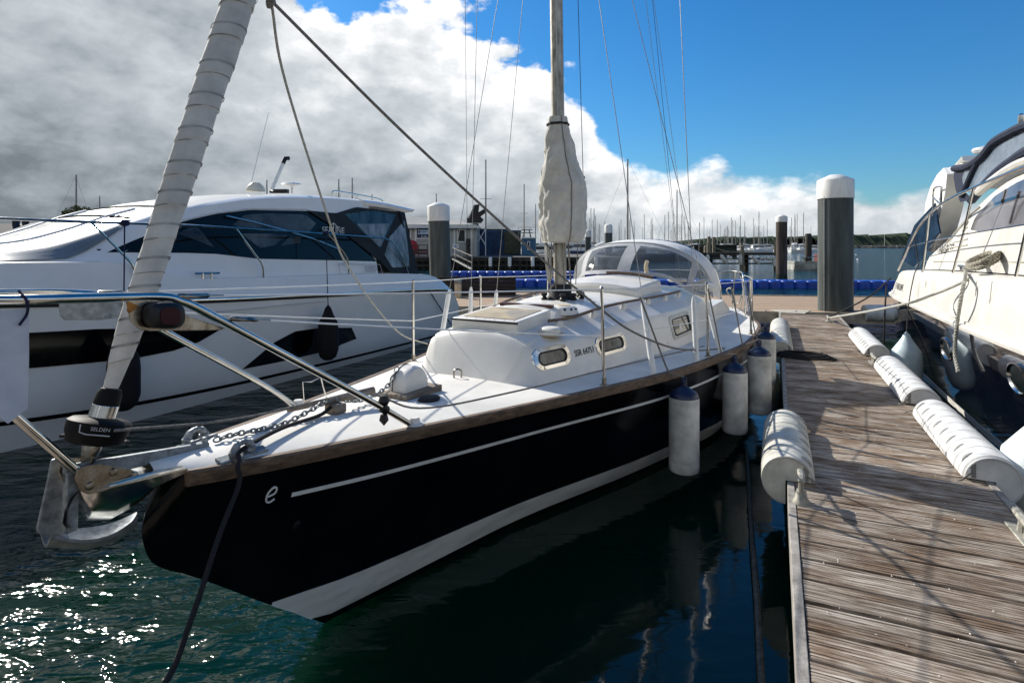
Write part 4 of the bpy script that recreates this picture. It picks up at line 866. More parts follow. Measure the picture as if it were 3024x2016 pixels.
def bumper(M, L_, Rr, label, m=None, group=None):
    t = thing('edge_bumper', label, 'bumper', M, group); m = m or mat('bumper vinyl', (.62, .605, .53), .5, var=.2, scale=5, bump=.08, bscale=50)
    mb = bumper_mesh(L_, Rr, 0, m); mb.v = [M @ v for v in mb.v]; mb.build('body', m, t, ang=30)
    for x in (-.001, L_ + .001):      # webbed end with a lashing hole, its shade painted as a flat dark patch
        e_ = MB(); e_.poly([M @ Vector((x + (-.0015 if x < 0 else .0015), Rr * cy, .012 + Rr * cz_)) for cy, cz_ in ((.88, .06), (.80, .40), (.60, .66), (.56, .60), (.56, .06))]); e_.build('end_pocket_shade', mat('bumper pocket shade', (.22, .22, .21), .7), t)
        q = MB(); q.tube([M @ Vector((x, Rr * .78, .02)), M @ Vector((x, Rr * .78, Rr * .50))], .012, 6); q.tube([M @ Vector((x, Rr * math.cos(R(a)) * .92, .012 + Rr * math.sin(R(a)) * .92)) for a in range(4, 262, 12)], .009, 6); q.build('end_rim', m, t)
    for x, sg in ((-.004, -1), (L_ + .004, 1)):     # lashing to the boards
        q = MB(); q.tube(smooth([M @ Vector((x, Rr * .68, .055)), M @ Vector((x + sg * .03, Rr * .86, .05)), M @ Vector((x + sg * .07, Rr * 1.12, .022)), M @ Vector((x + sg * .06, Rr * 1.25, .012))], 5), .006, 6); q.build('lashing', ropeg, t)
    nr = max(4, int(L_ / .19))
    for k in range(nr):               # slots on the flank
        w = L_ / nr; x = (k + .5) * w; q = MB(); a0 = 28
        pts = [M @ Vector((x + (.03 if j else -.0) * 0 + .012 * j / 4, (Rr + .0012) * math.cos(R(a0 + 8 * j)), .012 + (Rr + .0012) * math.sin(R(a0 + 8 * j)))) for j in range(5)]; q.tube(pts, [.002, .010, .013, .010, .002], 6); q.build('slot', mat('bumper slot', (.42, .42, .40), .6), t)
    return t
def dockM(s, p, z, inboard):
    o = D(s, p, z); x = Vector((D.u.x, D.u.y, 0)); y = Vector((D.n.x, D.n.y, 0)) * inboard
    if x.cross(y).z < 0: x = -x
    zc = x.cross(y); return Matrix(((x.x, y.x, zc.x, o.x), (x.y, y.y, zc.y, o.y), (x.z, y.z, zc.z, o.z), (0, 0, 0, 1)))
def s_at(px, py): return D.Lz(px, py, DZ)[0]
# pontoon edge bumpers: x of the bumper runs towards the camera on the yacht side, away from it on the other
YS = [(4.33, 5.55, 'large ribbed white edge bumper beside the tall galvanised dock cleat'), (9.5, 12.6, 'long ribbed white edge bumper beside the yacht stern')]
for sa, sb, lab in YS: bumper(dockM(sb, DL, DZ, 1), sb - sa, .172, lab)
for sa, sb, lab in ((4.88, 6.5, 'ribbed white edge bumper next to the fat white teardrop fender'), (6.95, 8.85, 'ribbed white edge bumper in front of the pale blue fender'), (9.75, 11.75, 'ribbed white edge bumper nearest the dark pile on the motor yacht side')): bumper(dockM(sa, DR, DZ, -1), sb - sa, .172, lab, mat('white bumper vinyl', (.68, .685, .67), .45, var=.14, scale=5, bump=.06, bscale=50))
# cleats on the finger
def dock_cleat(s, p, label, sc=1.0, rot=0.0):
    t = frame_thing('dock_cleat', label, 'cleat', D, s, p, DZ); zinc = mat('old zinc', (.40, .385, .33), .65, .35, var=.25, scale=25, bump=.2)
    c = D(s, p, DZ); U = Vector((D.u.x, D.u.y, 0)); N_ = Vector((D.n.x, D.n.y, 0)); Z = Vector((0, 0, 1))
    MB().lathe([(.062, 0), (.060, .012), (.045, .03), (.036, .07), (.03, .085)], c, Z, 16, 1.0, .8).build('base', zinc, t)
    for q in (-1, 1): MB().tube([c + U * q * .012 + Z * .07, c + U * q * .03 + Z * .12, c + U * q * .035 + Z * .155], [.017, .014, .016], 8).build('stem', zinc, t)
    mb = MB(); mb.box(c + Z * .168, (.19, .042, .034), Matrix((U, N_, Z)).transposed()); mb.build('bar', zinc, t, bev=.014); return t
dock_cleat(4.02, .145, 'tall weathered cleat on the yacht side of the pontoon, beside a large bumper')
# flat horn cleat at the right edge
def horn_cleat(s, p, label):
    t = frame_thing('horn_cleat', label, 'cleat', D, s, p, DZ); U = Vector((D.u.x, D.u.y, 0)); N_ = Vector((D.n.x, D.n.y, 0)); Z = Vector((0, 0, 1)); c = D(s, p, DZ); z2 = mat('old zinc', (0, 0, 0))
    MB().hexa([c + U * x + N_ * y + Z * z for z in (.0, .014) for x, y in ((-.17, -.05), (.17, -.05), (.17, .05), (-.17, .05))]).build('base', z2, t, bev=.006)
    for q in (-1, 1): MB().tube([c + U * q * .05 + Z * .01, c + U * q * .045 + Z * .07], [.026, .02], 8).build('stem', z2, t)
    MB().tube(smooth([c + U * x + Z * z for x, z in ((-.22, .105), (-.12, .092), (0, .085), (.12, .092), (.22, .105))], 4), [.010, .016, .02, .023, .024, .024, .024, .024, .024, .024, .024, .024, .024, .023, .02, .016, .010], 8).build('horn', z2, t)
horn_cleat(4.05, 1.25, 'horn cleat on the pontoon edge under the fat white fender')
horn_cleat(13.95, 1.02, 'small far cleat where the navy yacht ropes are made fast')
horn_cleat(9.2, 1.22, 'cleat between two ribbed bumpers on the motor yacht side')
# coil of dark rope on the boards
cc = D(9.2, .32, DZ + .012); pts = []
for k in range(150):
    t_ = k * .30; r_ = 1 - .0022 * k + .05 * math.sin(k * 1.7); pts.append(cc + Vector((D.n.x, D.n.y, 0)) * (.40 * r_ * math.cos(t_) + .05) + Vector((D.u.x, D.u.y, 0)) * (.19 * r_ * math.sin(t_)) + Vector((0, 0, .0004 * k + .012 * abs(math.sin(t_ * .5)))))
mb = MB(); mb.tube(smooth(pts, 2), .013, 6); solo('coiled_rope', mb, ropek, 'flat coil of black rope lying on the finger pontoon boards', 'rope', at=cc)
# slim pole floating beside the pontoon
mb = MB(); mb.tube([G(2205, 1330, .06), G(2222, 1600, .06), G(2236, 1760, .055), G(2252, 2100, .05)], [.014, .018, .02, .018], 8); solo('floating_pole', mb, mat('wet wood', (.12, .11, .085), .5, var=.4, scale=30), 'slim wet pole floating along the pontoon edge', 'pole', at=G(2236, 1760, .055))
# ================================================================ WHITE MOTOR YACHT (beyond the sailing yacht)
a = R(24.7); LO = Vector((math.sin(a), math.cos(a))) * .6 + Vector((math.cos(a), -math.sin(a))) * -8.45
ML = Frame(LO.x, LO.y, 24.7)
mw = frame_thing('motor_yacht', 'white motor yacht with dark wraparound side windows and black hull panels', 'motor yacht', ML, 0, 0, 0)
mgel = mat('motor yacht gelcoat', (.72, .715, .69), .22, var=.03, scale=2, coat=.2)
mtint = mat('tinted cabin glass', (.006, .010, .011), .06, var=.3, scale=1.5, spec=.35)
mblk = mat('gloss black panel', (.003, .003, .004), .10, var=.2)
RB = [(0, .06), (.5, .55), (1, .92), (2, 1.36), (3.2, 1.62), (5, 1.72), (8, 1.73), (10.3, 1.66), (11.9, 1.55)]
RZ = [(0, 1.66), (2.35, 1.545), (4.5, 1.41), (6.25, 1.33), (9.8, 1.18), (10.9, 1.09), (11.3, .66)]
GZ = [(0, 2.0), (2.4, 1.93), (3.4, 1.92), (4.3, 1.72), (4.6, 1.675), (8.4, 1.575), (10, 1.48), (10.3, 1.42), (10.95, 1.13), (11.3, .70)]
GW = [(0, .04), (.5, .46), (1, .80), (2, 1.22), (3.2, 1.50), (4.4, 1.60), (8, 1.62), (10.3, 1.55), (11.9, 1.5)]
CH = [(0, .9), (1, .62), (2.4, .42), (5, .26), (8, .2), (11.9, .18)]
WB = [(0, .02), (.8, .3), (1.5, .85), (2.4, 1.40), (4, 1.60), (8, 1.64), (11.9, 1.55)]
def ml_sec(s):
    rb, rz, gw, gz, cz_, wb = (interp(T_, s) for T_ in (RB, RZ, GW, GZ, CH, WB))
    rz = min(rz, gz - .01)
    return [(gw - .10, gz + .005), (gw, gz), (gw + (rb - gw) * .45, gz + (rz - gz) * .5), (rb, rz), (rb - .01, rz - .05), (rb + (wb - rb) * .35, rz + (cz_ - rz) * .45), (rb + (wb - rb) * .75, rz + (cz_ - rz) * .8), (wb, cz_), (wb - .05, cz_ - .10), (max(wb - .25, 0), -.3), (0, -.55)]
SS = [0, .15, .35, .6, .9, 1.3, 1.7, 2.1, 2.5, 3, 3.4, 3.7, 4, 4.3, 4.6, 5, 5.5, 6, 6.5, 7, 7.5, 8, 8.5, 9, 9.5, 10, 10.3, 10.6, 10.95, 11.15, 11.3]
rows = []
for s in SS:
    q = ml_sec(s); rows.append([ML(s, p, z) for p, z in q] + [ML(s, -p, z) for p, z in q[::-1][1:]])
mb = MB(); mb.grid(rows); mb.poly(rows[-1]); mh = mb.build('hull', mgel, mw, ang=25)
rows = []
for s in SS[:-4]:
    w = interp(GW, s) - .09; rows.append([ML(s, w * f, interp(GZ, s) + .005 + .05 * (1 - f * f)) for f in (-1, -.75, -.5, 0, .5, .75, 1)])
mb = MB(); mb.grid(rows); mb.build('deck', mgel, mw)
def ml_side(s, z, off=0.0):
    q = ml_sec(s)
    for (a_, za), (b_, zb_) in zip(q[:-1], q[1:]):
        if zb_ <= z <= za: return ML(s, a_ + (b_ - a_) * (za - z) / max(za - zb_, 1e-6) + off, z)
    return ML(s, q[-3][0] + off, z)
def band(za, zb_, s0, s1, name, m, off=.004, n=50, sides=(1, -1)):
    mb = MB()
    for sd in sides:
        rows = []
        for i in range(n + 1):
            s = s0 + (s1 - s0) * i / n; r = [ml_side(s, za(s), -.004), ml_side(s, za(s), off), ml_side(s, (za(s) + zb_(s)) / 2, off), ml_side(s, zb_(s), off), ml_side(s, zb_(s), -.004)]
            if sd < 0: r = [ML(*(lambda l: (l[0], -l[1], l[2]))(ML.loc(v))) for v in r]
            rows.append(r)
        mb.grid(rows)
    return mb.build(name, m, mh)
band(lambda s: interp(RZ, s) - .015, lambda s: interp(RZ, s) - .05, .1, 10.9, 'rub_rail_shadow_gap', rubber, .012)
band(lambda s: interp(RZ, s) + .018, lambda s: interp(RZ, s) - .012, .1, 10.9, 'rub_rail', steel, .022)
bl = lambda s: interp([(0, .95), (1, .62), (2.4, .33), (5.65, .165), (11.5, .1)], s)
band(lambda s: bl(s) + .02, lambda s: bl(s) - .028, 1.0, 11.28, 'boot_line', mblk, .004)
# panels drawn on the hull side: outline traced on the side plane, then pressed onto the hull
def clipgrid(outline, name, m, parent, surf, off=.008, n=46, mm=10):
    """fills an outline of (s, z) points with strips that follow a curved side surface"""
    s0 = min(q[0] for q in outline); s1 = max(q[0] for q in outline); rows = []
    for i in range(n + 1):
        s = s0 + (s1 - s0) * (.0005 + .999 * i / n); zz = []
        for (xa, za), (xb, zb_) in zip(outline, outline[1:] + outline[:1]):
            if (xa <= s < xb) or (xb <= s < xa): zz.append(za + (zb_ - za) * (s - xa) / (xb - xa))
        if len(zz) < 2: continue
        lo, hi = min(zz), max(zz); r = [surf(s, lo + (hi - lo) * k / mm, off) for k in range(mm + 1)]; rows.append([surf(s, lo, -.004)] + r + [surf(s, hi, -.004)])
    mb = MB(); mb.grid(rows); mb.poly(rows[0]); mb.poly(rows[-1]); return mb.build(name, m, parent, ang=30)
def sz(pts, p0, k=0.0, z0=0.0, fr=ML): return [(lambda l: (l[0], l[2]))(fr.Lp(x, y, p0, k, z0)) for x, y in pts]
clipgrid(sz([(70, 988), (300, 972), (500, 968), (648, 973), (588, 1010), (516, 1036), (400, 1060), (85, 1095), (60, 1097)], 1.68), 'hull_window', mblk, mh, ml_side)
clipgrid(sz([(722, 1091), (812, 1010), (870, 978), (940, 968), (1037, 967), (1054, 1000), (1003, 1020), (995, 1040), (952, 1040), (836, 1068)], 1.68), 'hull_window', mblk, mh, ml_side)
# transom side panel line
mb = MB(); mb.tube([ML(*ML.Lp(x, y, 1.70)) for x, y in ((1000, 868), (1267, 857), (1330, 955), (1345, 958))], .012, 6); mb.build('panel_joint', rubber, mh)
mb = MB(); mb.tube([ML(*ML.Lp(x, y, 1.735)) for x, y in ((600, 925), (800, 905), (960, 890))], .006, 6); mb.tube([ML(*ML.Lp(x, y, 1.70)) for x, y in ((640, 948), (830, 935))], .006, 6); mb.build('styling_line', mat('styling shadow', (.5, .5, .5), .4), mh)

# ---- superstructure
ZE = [(1.7, 1.96), (2.3, 1.975), (3.0, 2.045), (3.5, 2.19), (4.0, 2.39), (4.5, 2.55), (5.15, 2.72), (5.8, 2.83), (6.55, 2.905), (7.4, 2.95), (8.6, 2.965), (9.9, 2.90)]
WR = [(1.7, .55), (2.4, .92), (3.2, 1.12), (4.2, 1.22), (5.2, 1.27), (8, 1.28), (9.9, 1.2)]
WBs = [(1.7, .62), (2.2, 1.0), (3.0, 1.32), (3.8, 1.47), (4.6, 1.52), (9.9, 1.50)]
def ms_sec(s, body=True):
    zb0 = interp(GZ, s) + .0; ze = interp(ZE, s); wr = interp(WR, s); wb = interp(WBs, s)
    q = [(wb, zb0), (wb + (wr - wb) * .25, zb0 + (ze - zb0) * .25), (wb + (wr - wb) * .55, zb0 + (ze - zb0) * .55), (wb + (wr - wb) * .86, zb0 + (ze - zb0) * .86), (wr - .02, ze), (wr - .10, ze + .035)]
    return q + [((wr - .10) * f, ze + .035 + .06 * (1 - f * f)) for f in (.7, .35, 0)]
SB = [1.7, 1.9, 2.1, 2.4, 2.7, 3, 3.3, 3.6, 3.9, 4.2, 4.6, 5, 5.5, 6, 6.5, 7, 7.5, 8, 8.35]
rows = []
for s in SB:
    q = ms_sec(s); rows.append([ML(s, p, z) for p, z in q] + [ML(s, -p, z) for p, z in q[::-1][1:]])
mb = MB(); mb.grid(rows); mb.poly(rows[-1]); mb.poly(rows[0]); sup = mb.build('superstructure', mgel, mw, ang=40)
def ms_side(s, z, off=0.0):
    q = ms_sec(s)
    for (a_, za), (b_, zb_) in zip(q[:5], q[1:6]):
        if za <= z <= zb_: return ML(s, a_ + (b_ - a_) * (z - za) / max(zb_ - za, 1e-6) + off, z)
    return ML(s, (q[0][0] if z < q[0][1] else q[5][0]) + off, z)
# hardtop running aft over the cockpit
rows = []
for s in (8.2, 8.6, 9.0, 9.4, 9.7, 9.9, 9.96):
    ze = interp(ZE, s); w = interp(WR, s) + .03; e = .09 if s < 9.8 else .05 if s < 9.95 else .01
    rows.append([ML(s, w, ze - e), ML(s, w + .02, ze - e * .3), ML(s, w - .02, ze + .012), ML(s, w - .12, ze + .045), ML(s, 0, ze + .11), ML(s, -w + .12, ze + .045), ML(s, -w + .02, ze + .012), ML(s, -w - .02, ze - e * .3), ML(s, -w, ze - e), ML(s, 0, ze - e)])
mb = MB(); mb.grid(rows, close=True); mb.poly(rows[0]); mb.poly(rows[-1]); mb.build('hardtop', mgel, sup, ang=45)
K_, Z_ = .19, 1.65
win = clipgrid(sz([(332, 745), (420, 706), (548, 655), (640, 632), (740, 620), (900, 623), (975, 640), (1050, 700), (1112, 772), (1000, 769), (760, 764), (640, 750), (560, 747)], 1.5, K_, Z_), 'side_window', mtint, sup, ms_side, .006)
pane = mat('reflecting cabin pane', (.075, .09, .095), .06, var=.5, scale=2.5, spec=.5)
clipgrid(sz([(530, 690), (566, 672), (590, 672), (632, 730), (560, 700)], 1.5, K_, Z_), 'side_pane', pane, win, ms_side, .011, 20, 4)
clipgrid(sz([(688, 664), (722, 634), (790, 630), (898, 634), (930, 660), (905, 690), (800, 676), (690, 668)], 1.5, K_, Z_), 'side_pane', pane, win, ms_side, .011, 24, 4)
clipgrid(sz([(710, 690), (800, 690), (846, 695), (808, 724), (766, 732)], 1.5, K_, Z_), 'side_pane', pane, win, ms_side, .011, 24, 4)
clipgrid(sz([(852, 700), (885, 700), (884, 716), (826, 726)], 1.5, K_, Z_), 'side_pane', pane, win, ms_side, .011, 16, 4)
mb = MB(); mb.tube([ML(*ML.Lp(x, y, 1.53, K_, Z_)) for x, y in ((668, 637), (750, 655), (850, 682), (930, 706), (1000, 735))], .012, 6); mb.build('grab_bar', steel, sup)
mb = MB(); mb.tube([ms_side(*q, .008) for q in sz([(548, 652), (640, 629), (740, 616.5), (900, 619), (960, 632)], 1.5, K_, Z_)], .012, 6); mb.build('window_brow', mat('brow trim', (.60, .60, .58), .4), sup)
# windscreen under a pale mesh cover, with frame bars and wipers
scr = mat('screen cover mesh', (.17, .19, .195), .2, var=.12, scale=2, stretch=(1, 4, 1), spec=.6)
smax = [0, 3.15, 3.35, 3.6, 3.8, 3.92, 3.95, 3.97, 3.98]; jj = list(range(1, 9)); rows = []
for i in range(25):
    row = []
    for sd, seq in ((1, jj), (-1, jj[::-1][1:])):
        for j in seq:
            s_ = 1.8 + (smax[j] - 1.8) * i / 24; q = ms_sec(s_)[j]; row.append(ML(s_ - .012, sd * (q[0] + (.016 if j < 5 else 0)), q[1] + (.016 if j >= 4 else .006)))
    rows.append(row)
mb = MB(); mb.grid(rows); mb.build('windscreen', scr, sup, ang=60)
for f in (-.45, .45): 
    mb = MB(); mb.tube([ML(s, f * interp(WR, s), interp(ZE, s) + .095 - .05 * f * f * 2 + .026) for s in [1.95 + .15 * i for i in range(17)]], .018, 6); mb.build('screen_bar', mgel, sup)
mb = MB(); mb.tube([ML(4.0, p, interp(ZE, 4.0) + .055 + .06 * (1 - (p / 1.1)**2)) for p in [-1.0 + .1 * i for i in range(21)]], .015, 6); mb.tube([ML(4.55, p, interp(ZE, 4.55) + .045 + .06 * (1 - (p / 1.15)**2)) for p in [-1.1 + .1 * i for i in range(23)]], .010, 6); mb.build('roof_joint', mblk, sup)
def wiper(pts, r0):
    q = [ML(*ML.Lp(x, y, p)) for x, y, p in pts]; w = MB().tube(q, r0, 6).build('wiper_arm', rubber, sup); MB().lathe([(.05, 0), (.05, .03), (.03, .06)], q[0] - Vector((0, 0, .06)), (0, 0, 1), 10).build('wiper_pivot', rubber, w)
wiper([(95, 738, .95), (160, 733, .98), (300, 690, 1.05), (395, 652, 1.05)], [.035, .035, .02, .014]); wiper([(278, 722, 1.16), (360, 690, 1.12), (450, 644, 1.08)], [.016, .016, .012]); wiper([(290, 735, 1.25), (380, 705, 1.2), (450, 660, 1.15)], [.014, .016, .012])
# cockpit canopy: dark cloth panels with clear windows
cloth = mat('dark canopy cloth', (.012, .020, .028), .85, var=.2, scale=8, bump=.2)
def cside(s, z, off=0.0): return ML(s, 1.53 - .17 * (z - 1.6) + off, z)
can = clipgrid(sz([(900, 622), (985, 630), (1045, 612), (1188, 628), (1205, 720), (1225, 812), (1140, 802), (1112, 772), (1010, 690)], 1.44, .14, 1.6), 'canopy', cloth, mw, cside, .012)
cwin = glassy('hazy canopy window', (.45, .49, .52), .5, .15)
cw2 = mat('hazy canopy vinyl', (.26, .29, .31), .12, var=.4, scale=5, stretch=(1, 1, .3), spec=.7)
cw3 = mat('canopy vinyl in shade', (.05, .085, .10), .12, var=.4, scale=4, stretch=(1, 1, .4), spec=.7)  # darker copy of the window vinyl, its shade put into the colour
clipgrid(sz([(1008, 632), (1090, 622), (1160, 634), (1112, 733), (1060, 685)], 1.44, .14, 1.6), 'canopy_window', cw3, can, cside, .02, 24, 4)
clipgrid(sz([(1045, 662), (1140, 660), (1112, 730), (1070, 692)], 1.44, .14, 1.6), 'canopy_window', cw2, can, cside, .024, 24, 4)  # lighter vinyl laid over the same window as its lit patch
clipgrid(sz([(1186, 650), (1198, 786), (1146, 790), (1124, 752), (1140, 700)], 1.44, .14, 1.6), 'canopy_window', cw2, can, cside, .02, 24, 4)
mb = MB(); mb.hexa([ML(s, p, z) for z, ds in ((1.45, .25), (2.82, -.25)) for s, p in ((9.45 + ds, -1.4), (9.5 + ds, -1.4), (9.5 + ds, 1.4), (9.45 + ds, 1.4))]); mb.build('canopy_back', cloth, can)
o = ML(*ML.Lp(985, 681, 1.565, .17, 1.6)); x_ = ML(1, 0, 0) - ML(0, 0, 0)
prt = mat('pale print', (.55, .57, .58), .5)
text('SEALINE', .155, basis(o, x_, (0, 0, 1)), prt, can)
mb = MB(); 
for pts in ([(972, 672), (985, 658), (998, 672)], [(985, 658), (985, 675)], [(990, 671), (1003, 671)]): mb.tube([ML(*ML.Lp(x, y, 1.568, .17, 1.6)) for x, y in pts], .008, 5)
mb.build('emblem', prt, can)
o = ML(*ML.Lp(1096, 795, 1.545)); text('S330', .17, basis(o, x_, (0, 0, 1)), mat('grey raised letters', (.5, .51, .52), .4), sup, ext=.006)
mb = MB(); fr_ = [ML(*ML.Lp(x, y, 1.545)) for x, y in ((1000, 779), (1122, 781), (1131, 810), (1006, 812))]; mb.tube(fr_ + [fr_[0]], .006, 5); mb.build('name_panel', mat('grey raised letters', (0, 0, 0)), sup)
# rails, cleat, roof gear
rl = smooth([ML(*ML.Lp(x, y, p)) for x, y, p in ((-420, 632, 1.25), (-200, 638, 1.5), (0, 645, 1.6), (270, 656, 1.62), (600, 668, 1.62), (968, 691, 1.6), (1090, 700, 1.58), (1135, 704, 1.57), (1165, 722, 1.57), (1190, 762, 1.56), (1208, 810, 1.55))], 6)
br = MB().tube(rl, .0165, 8).build('side_rail', steel, mw)
for q in (((270, 657, 1.62), (360, 748, 1.62), (392, 785, 1.62), (398, 822, 1.60)), ((698, 676, 1.62), (752, 750, 1.62), (774, 782, 1.62), (778, 822, 1.60)), ((968, 691, 1.6), (1010, 740, 1.6), (1027, 770, 1.6), (1030, 815, 1.58))): MB().tube(smooth([ML(*ML.Lp(*k)) for k in q], 5), .014, 8).build('rail_post', steel, br)
mb = MB(); c = [ML(*ML.Lp(x, y, 1.60)) for x, y in ((576, 807), (648, 806))]; mb.tube(c, .014, 8); 
for x in (598, 624): mb.tube([ML(*ML.Lp(x, 807, 1.6)), ML(*ML.Lp(x, 824, 1.6))], .016, 8)
mb.build('deck_cleat', steel, mw)
mb = MB(); mb.tube(smooth([ML(*ML.Lp(x, y, .9)) for x, y in ((980, 578), (982, 566), (995, 565), (1060, 576), (1120, 588), (1130, 596))], 4), .016, 8); mb.tube([ML(*ML.Lp(1056, 576, .9)), ML(*ML.Lp(1054, 588, .9))], .014, 8); mb.build('roof_rail', steel, sup)
rad = MB().tube([ML(*ML.Lp(862, 572, .2)), ML(*ML.Lp(862, 552, .2))], .02, 8).build('satellite_stem', mgel, sup)
c = ML(*ML.Lp(862, 546, .2)); MB().lathe([(0, -.05), (.10, -.045), (.20, 0), (.17, .025), (.05, .045), (.02, .06), (0, .062)], c, (0, 0, 1), 24).build('satellite_dome', mgel, rad)
c = ML(*ML.Lp(755, 562, .3)); MB().lathe([(0, .14), (.07, .13), (.14, .06), (.16, 0), (.16, -.02)], c, (0, 0, 1), 18, 1.0, .8).build('searchlight', mat('cream plastic', (.66, .62, .50), .4), sup)
mb = MB(); mb.tube([ML(*ML.Lp(801, 562, .2)), ML(*ML.Lp(836, 482, .2))], .035, 10); ap = mb.build('aerial_mast', mgel, sup); MB().tube([ML(*ML.Lp(835, 484, .2)), ML(*ML.Lp(842, 468, .2)), ML(*ML.Lp(852, 468, .2))], .04, 10).build('mast_light', blackp, ap); MB().box(ML(*ML.Lp(825, 565, .2)), (.32, .10, .07)).build('mast_foot', blackp, ap)
MB().tube([ML(*ML.Lp(737, 560, .2)), ML(*ML.Lp(793, 333, .2))], [.010, .004], 6).build('whip_aerial', mgel, sup)
# fenders hanging from its rail (own things)
def lf(px, yt_, yb, r, lab, px_r, y_r, p):
    top = ML(*ML.Lp(px, yt_, p)); bot = ML(*ML.Lp(px, yb, p)); rail = ML(*ML.Lp(px_r, y_r, p - .22)); knot = MB()
    t = fender('covered_fender', top, r, top.z - bot.z, mat('black fender cover', (.006, .006, .007), .9, var=.3, scale=12, bump=.2), rubber, lab, [top, top.lerp(rail, .5), rail], ropen, tear=True)
    MB().lathe([(.02, -.03), (.05, -.015), (.055, .015), (.03, .04)], rail, (0, 0, 1), 10).build('knot', ropen, t)
lf(969, 905, 1062, .16, 'black teardrop fender on a navy cord amidships on the white motor yacht', 962, 690, 1.95)
lf(365, 985, 1210, .16, 'long black fender on a navy cord behind the furled headsail', 368, 660, 1.95)
# ================================================================ NAVY MOTOR YACHT (other side of the finger)
a = R(24.6); MR = Frame(3.8 * math.cos(a), -3.8 * math.sin(a), 24.6)
mr_ = frame_thing('motor_yacht', 'navy hulled motor yacht with cream topsides and dark canopy beside the finger pontoon', 'motor yacht', MR, 2, 0, 0)
navy = mat('glossy navy hull', (.003, .0045, .011), .045, var=.15, scale=2, coat=1.0, spec=.8)
cream = mat('cream gelcoat', (.60, .58, .53), .38, var=.06, scale=3.5, bump=.03, bscale=50, rvar=.08)
HB = [(1.6, .05), (2.4, .65), (3.5, 1.18), (5, 1.62), (6.5, 1.79), (8, 1.83), (12, 1.82), (13.4, 1.72)]
WBr = [(1.6, .01), (2.6, .2), (3.5, .75), (5, 1.40), (6.5, 1.66), (8, 1.71), (13.4, 1.62)]
def mr_sec(s):
    h, w = interp(HB, s), interp(WBr, s); return [(h, 1.17), (h - .012, 1.0), (h + (w - h) * .45, .6), (h + (w - h) * .85, .2), (w, 0), (w - .1, -.25), (0, -.5)]
SR = [1.6, 1.9, 2.4, 3, 3.5, 4.2, 5, 5.8, 6.5, 7.2, 8, 9, 10, 11, 12, 12.8, 13.3]
rows = []
for s in SR:
    q = mr_sec(s); rows.append([MR(s, -p, z) for p, z in q] + [MR(s, p, z) for p, z in q[::-1][1:]])
mb = MB(); mb.grid(rows); mb.poly(rows[-1]); mb.poly(rows[0]); rh = mb.build('hull', navy, mr_, ang=50)
def mr_band(za, zb_, name, m, off, par=rh):
    mb = MB()
    for sd in (-1, 1):
        rows = []
        for s in [1.8 + .25 * i for i in range(47)]:
            q = mr_sec(s)
            def pp_(z):
                for (a_, z1), (b_, z2) in zip(q[:-1], q[1:]):
                    if z2 <= z <= z1: return a_ + (b_ - a_) * (z1 - z) / (z1 - z2)
                return q[0][0]
            rows.append([MR(s, sd * (pp_(za) - .01), za), MR(s, sd * (pp_(za) + off), za), MR(s, sd * (pp_(zb_) + off), zb_), MR(s, sd * (pp_(zb_) - .01), zb_)])
        mb.grid(rows)
    return mb.build(name, m, par)
mr_band(.10, .03, 'boot_stripe', cream, .004)
# rub rail: a stepped white moulding
mb = MB()
for sd in (-1, 1):
    rows = []
    for s in [1.65 + .25 * i for i in range(47)] + [13.35]:
        h = interp(HB, s); rows.append([MR(s, sd * (h + dp), z) for dp, z in ((-.02, 1.135), (.025, 1.135), (.055, 1.15), (.06, 1.185), (.04, 1.21), (.012, 1.215), (.012, 1.245), (-.02, 1.245))])
    mb.grid(rows); mb.poly(rows[-1])
mb.build('rub_rail', cream, mr_, ang=30)
# cream topsides above the rail, rounding in to the deck edge
rows = []
GZr = [(1.6, 1.95), (6.8, 1.80), (8.5, 1.775), (12.6, 1.66), (13.05, 1.62), (13.35, 1.5)]
for s in [1.65 + .3 * i for i in range(38)] + [13.0, 13.2, 13.33]:
    h = interp(HB, s); g = interp(GZr, s); q = [(h - .002, 1.20), (h - .012, 1.25), (h - .045, 1.25 + (g - 1.25) * .5), (h - .085, g - .06), (h - .12, g - .012), (h - .18, g), (h * .5, g + .03), (0, g + .05)]
    rows.append([MR(s, -p, z) for p, z in q] + [MR(s, p, z) for p, z in q[::-1][1:]])
mb = MB(); mb.grid(rows); mb.poly(rows[-1]); mb.poly(rows[0]); tp = mb.build('topsides', cream, mr_, ang=45)
mb = MB()
for x in (2735, 2850, 2885, 2930): mb.tube([MR(*MR.Lp(x + (y - 830) * -.12, y, -1.78)) for y in (830, 860, 900)], .004, 5)
mb.build('mould_lines', mat('cream seam', (.42, .40, .36), .6), tp)
# superstructure: outline traced on its side, built across the beam with rounded shoulders
out = [(2695, 800), (2735, 742), (2788, 690), (2868, 585), (2900, 552), (2945, 520), (3024, 490), (3110, 470)]
o2 = [(lambda l: (l[0], l[2]))(MR.Lp(x, y, -1.52)) for x, y in out]; o2 = [(s, z) for s, z in o2]; o2[0] = (o2[0][0], 1.70)
TOP = sorted(o2 + [(5.6, 2.80), (4.8, 2.45), (4.0, 2.08), (3.2, 1.9)])
def sr_sec(s):
    t = interp(TOP, s); b = interp(GZr, s) + .02; t = max(t, b + .01); w = interp([(3.2, .6), (4.5, 1.15), (6, 1.44), (8, 1.54), (12, 1.54)], s); h = t - b
    return [(w, b), (w - .03, b + .35 * h), (w - .07, b + .7 * h), (w - .12, b + .92 * h), (w - .20, t), (w * .5, t + .04), (0, t + .06)]
rows = []
for s in [3.2 + .2 * i for i in range(43)]:
    if s > TOP[-1][0]: break
    q = sr_sec(s); rows.append([MR(s, -p, z) for p, z in q] + [MR(s, p, z) for p, z in q[::-1][1:]])
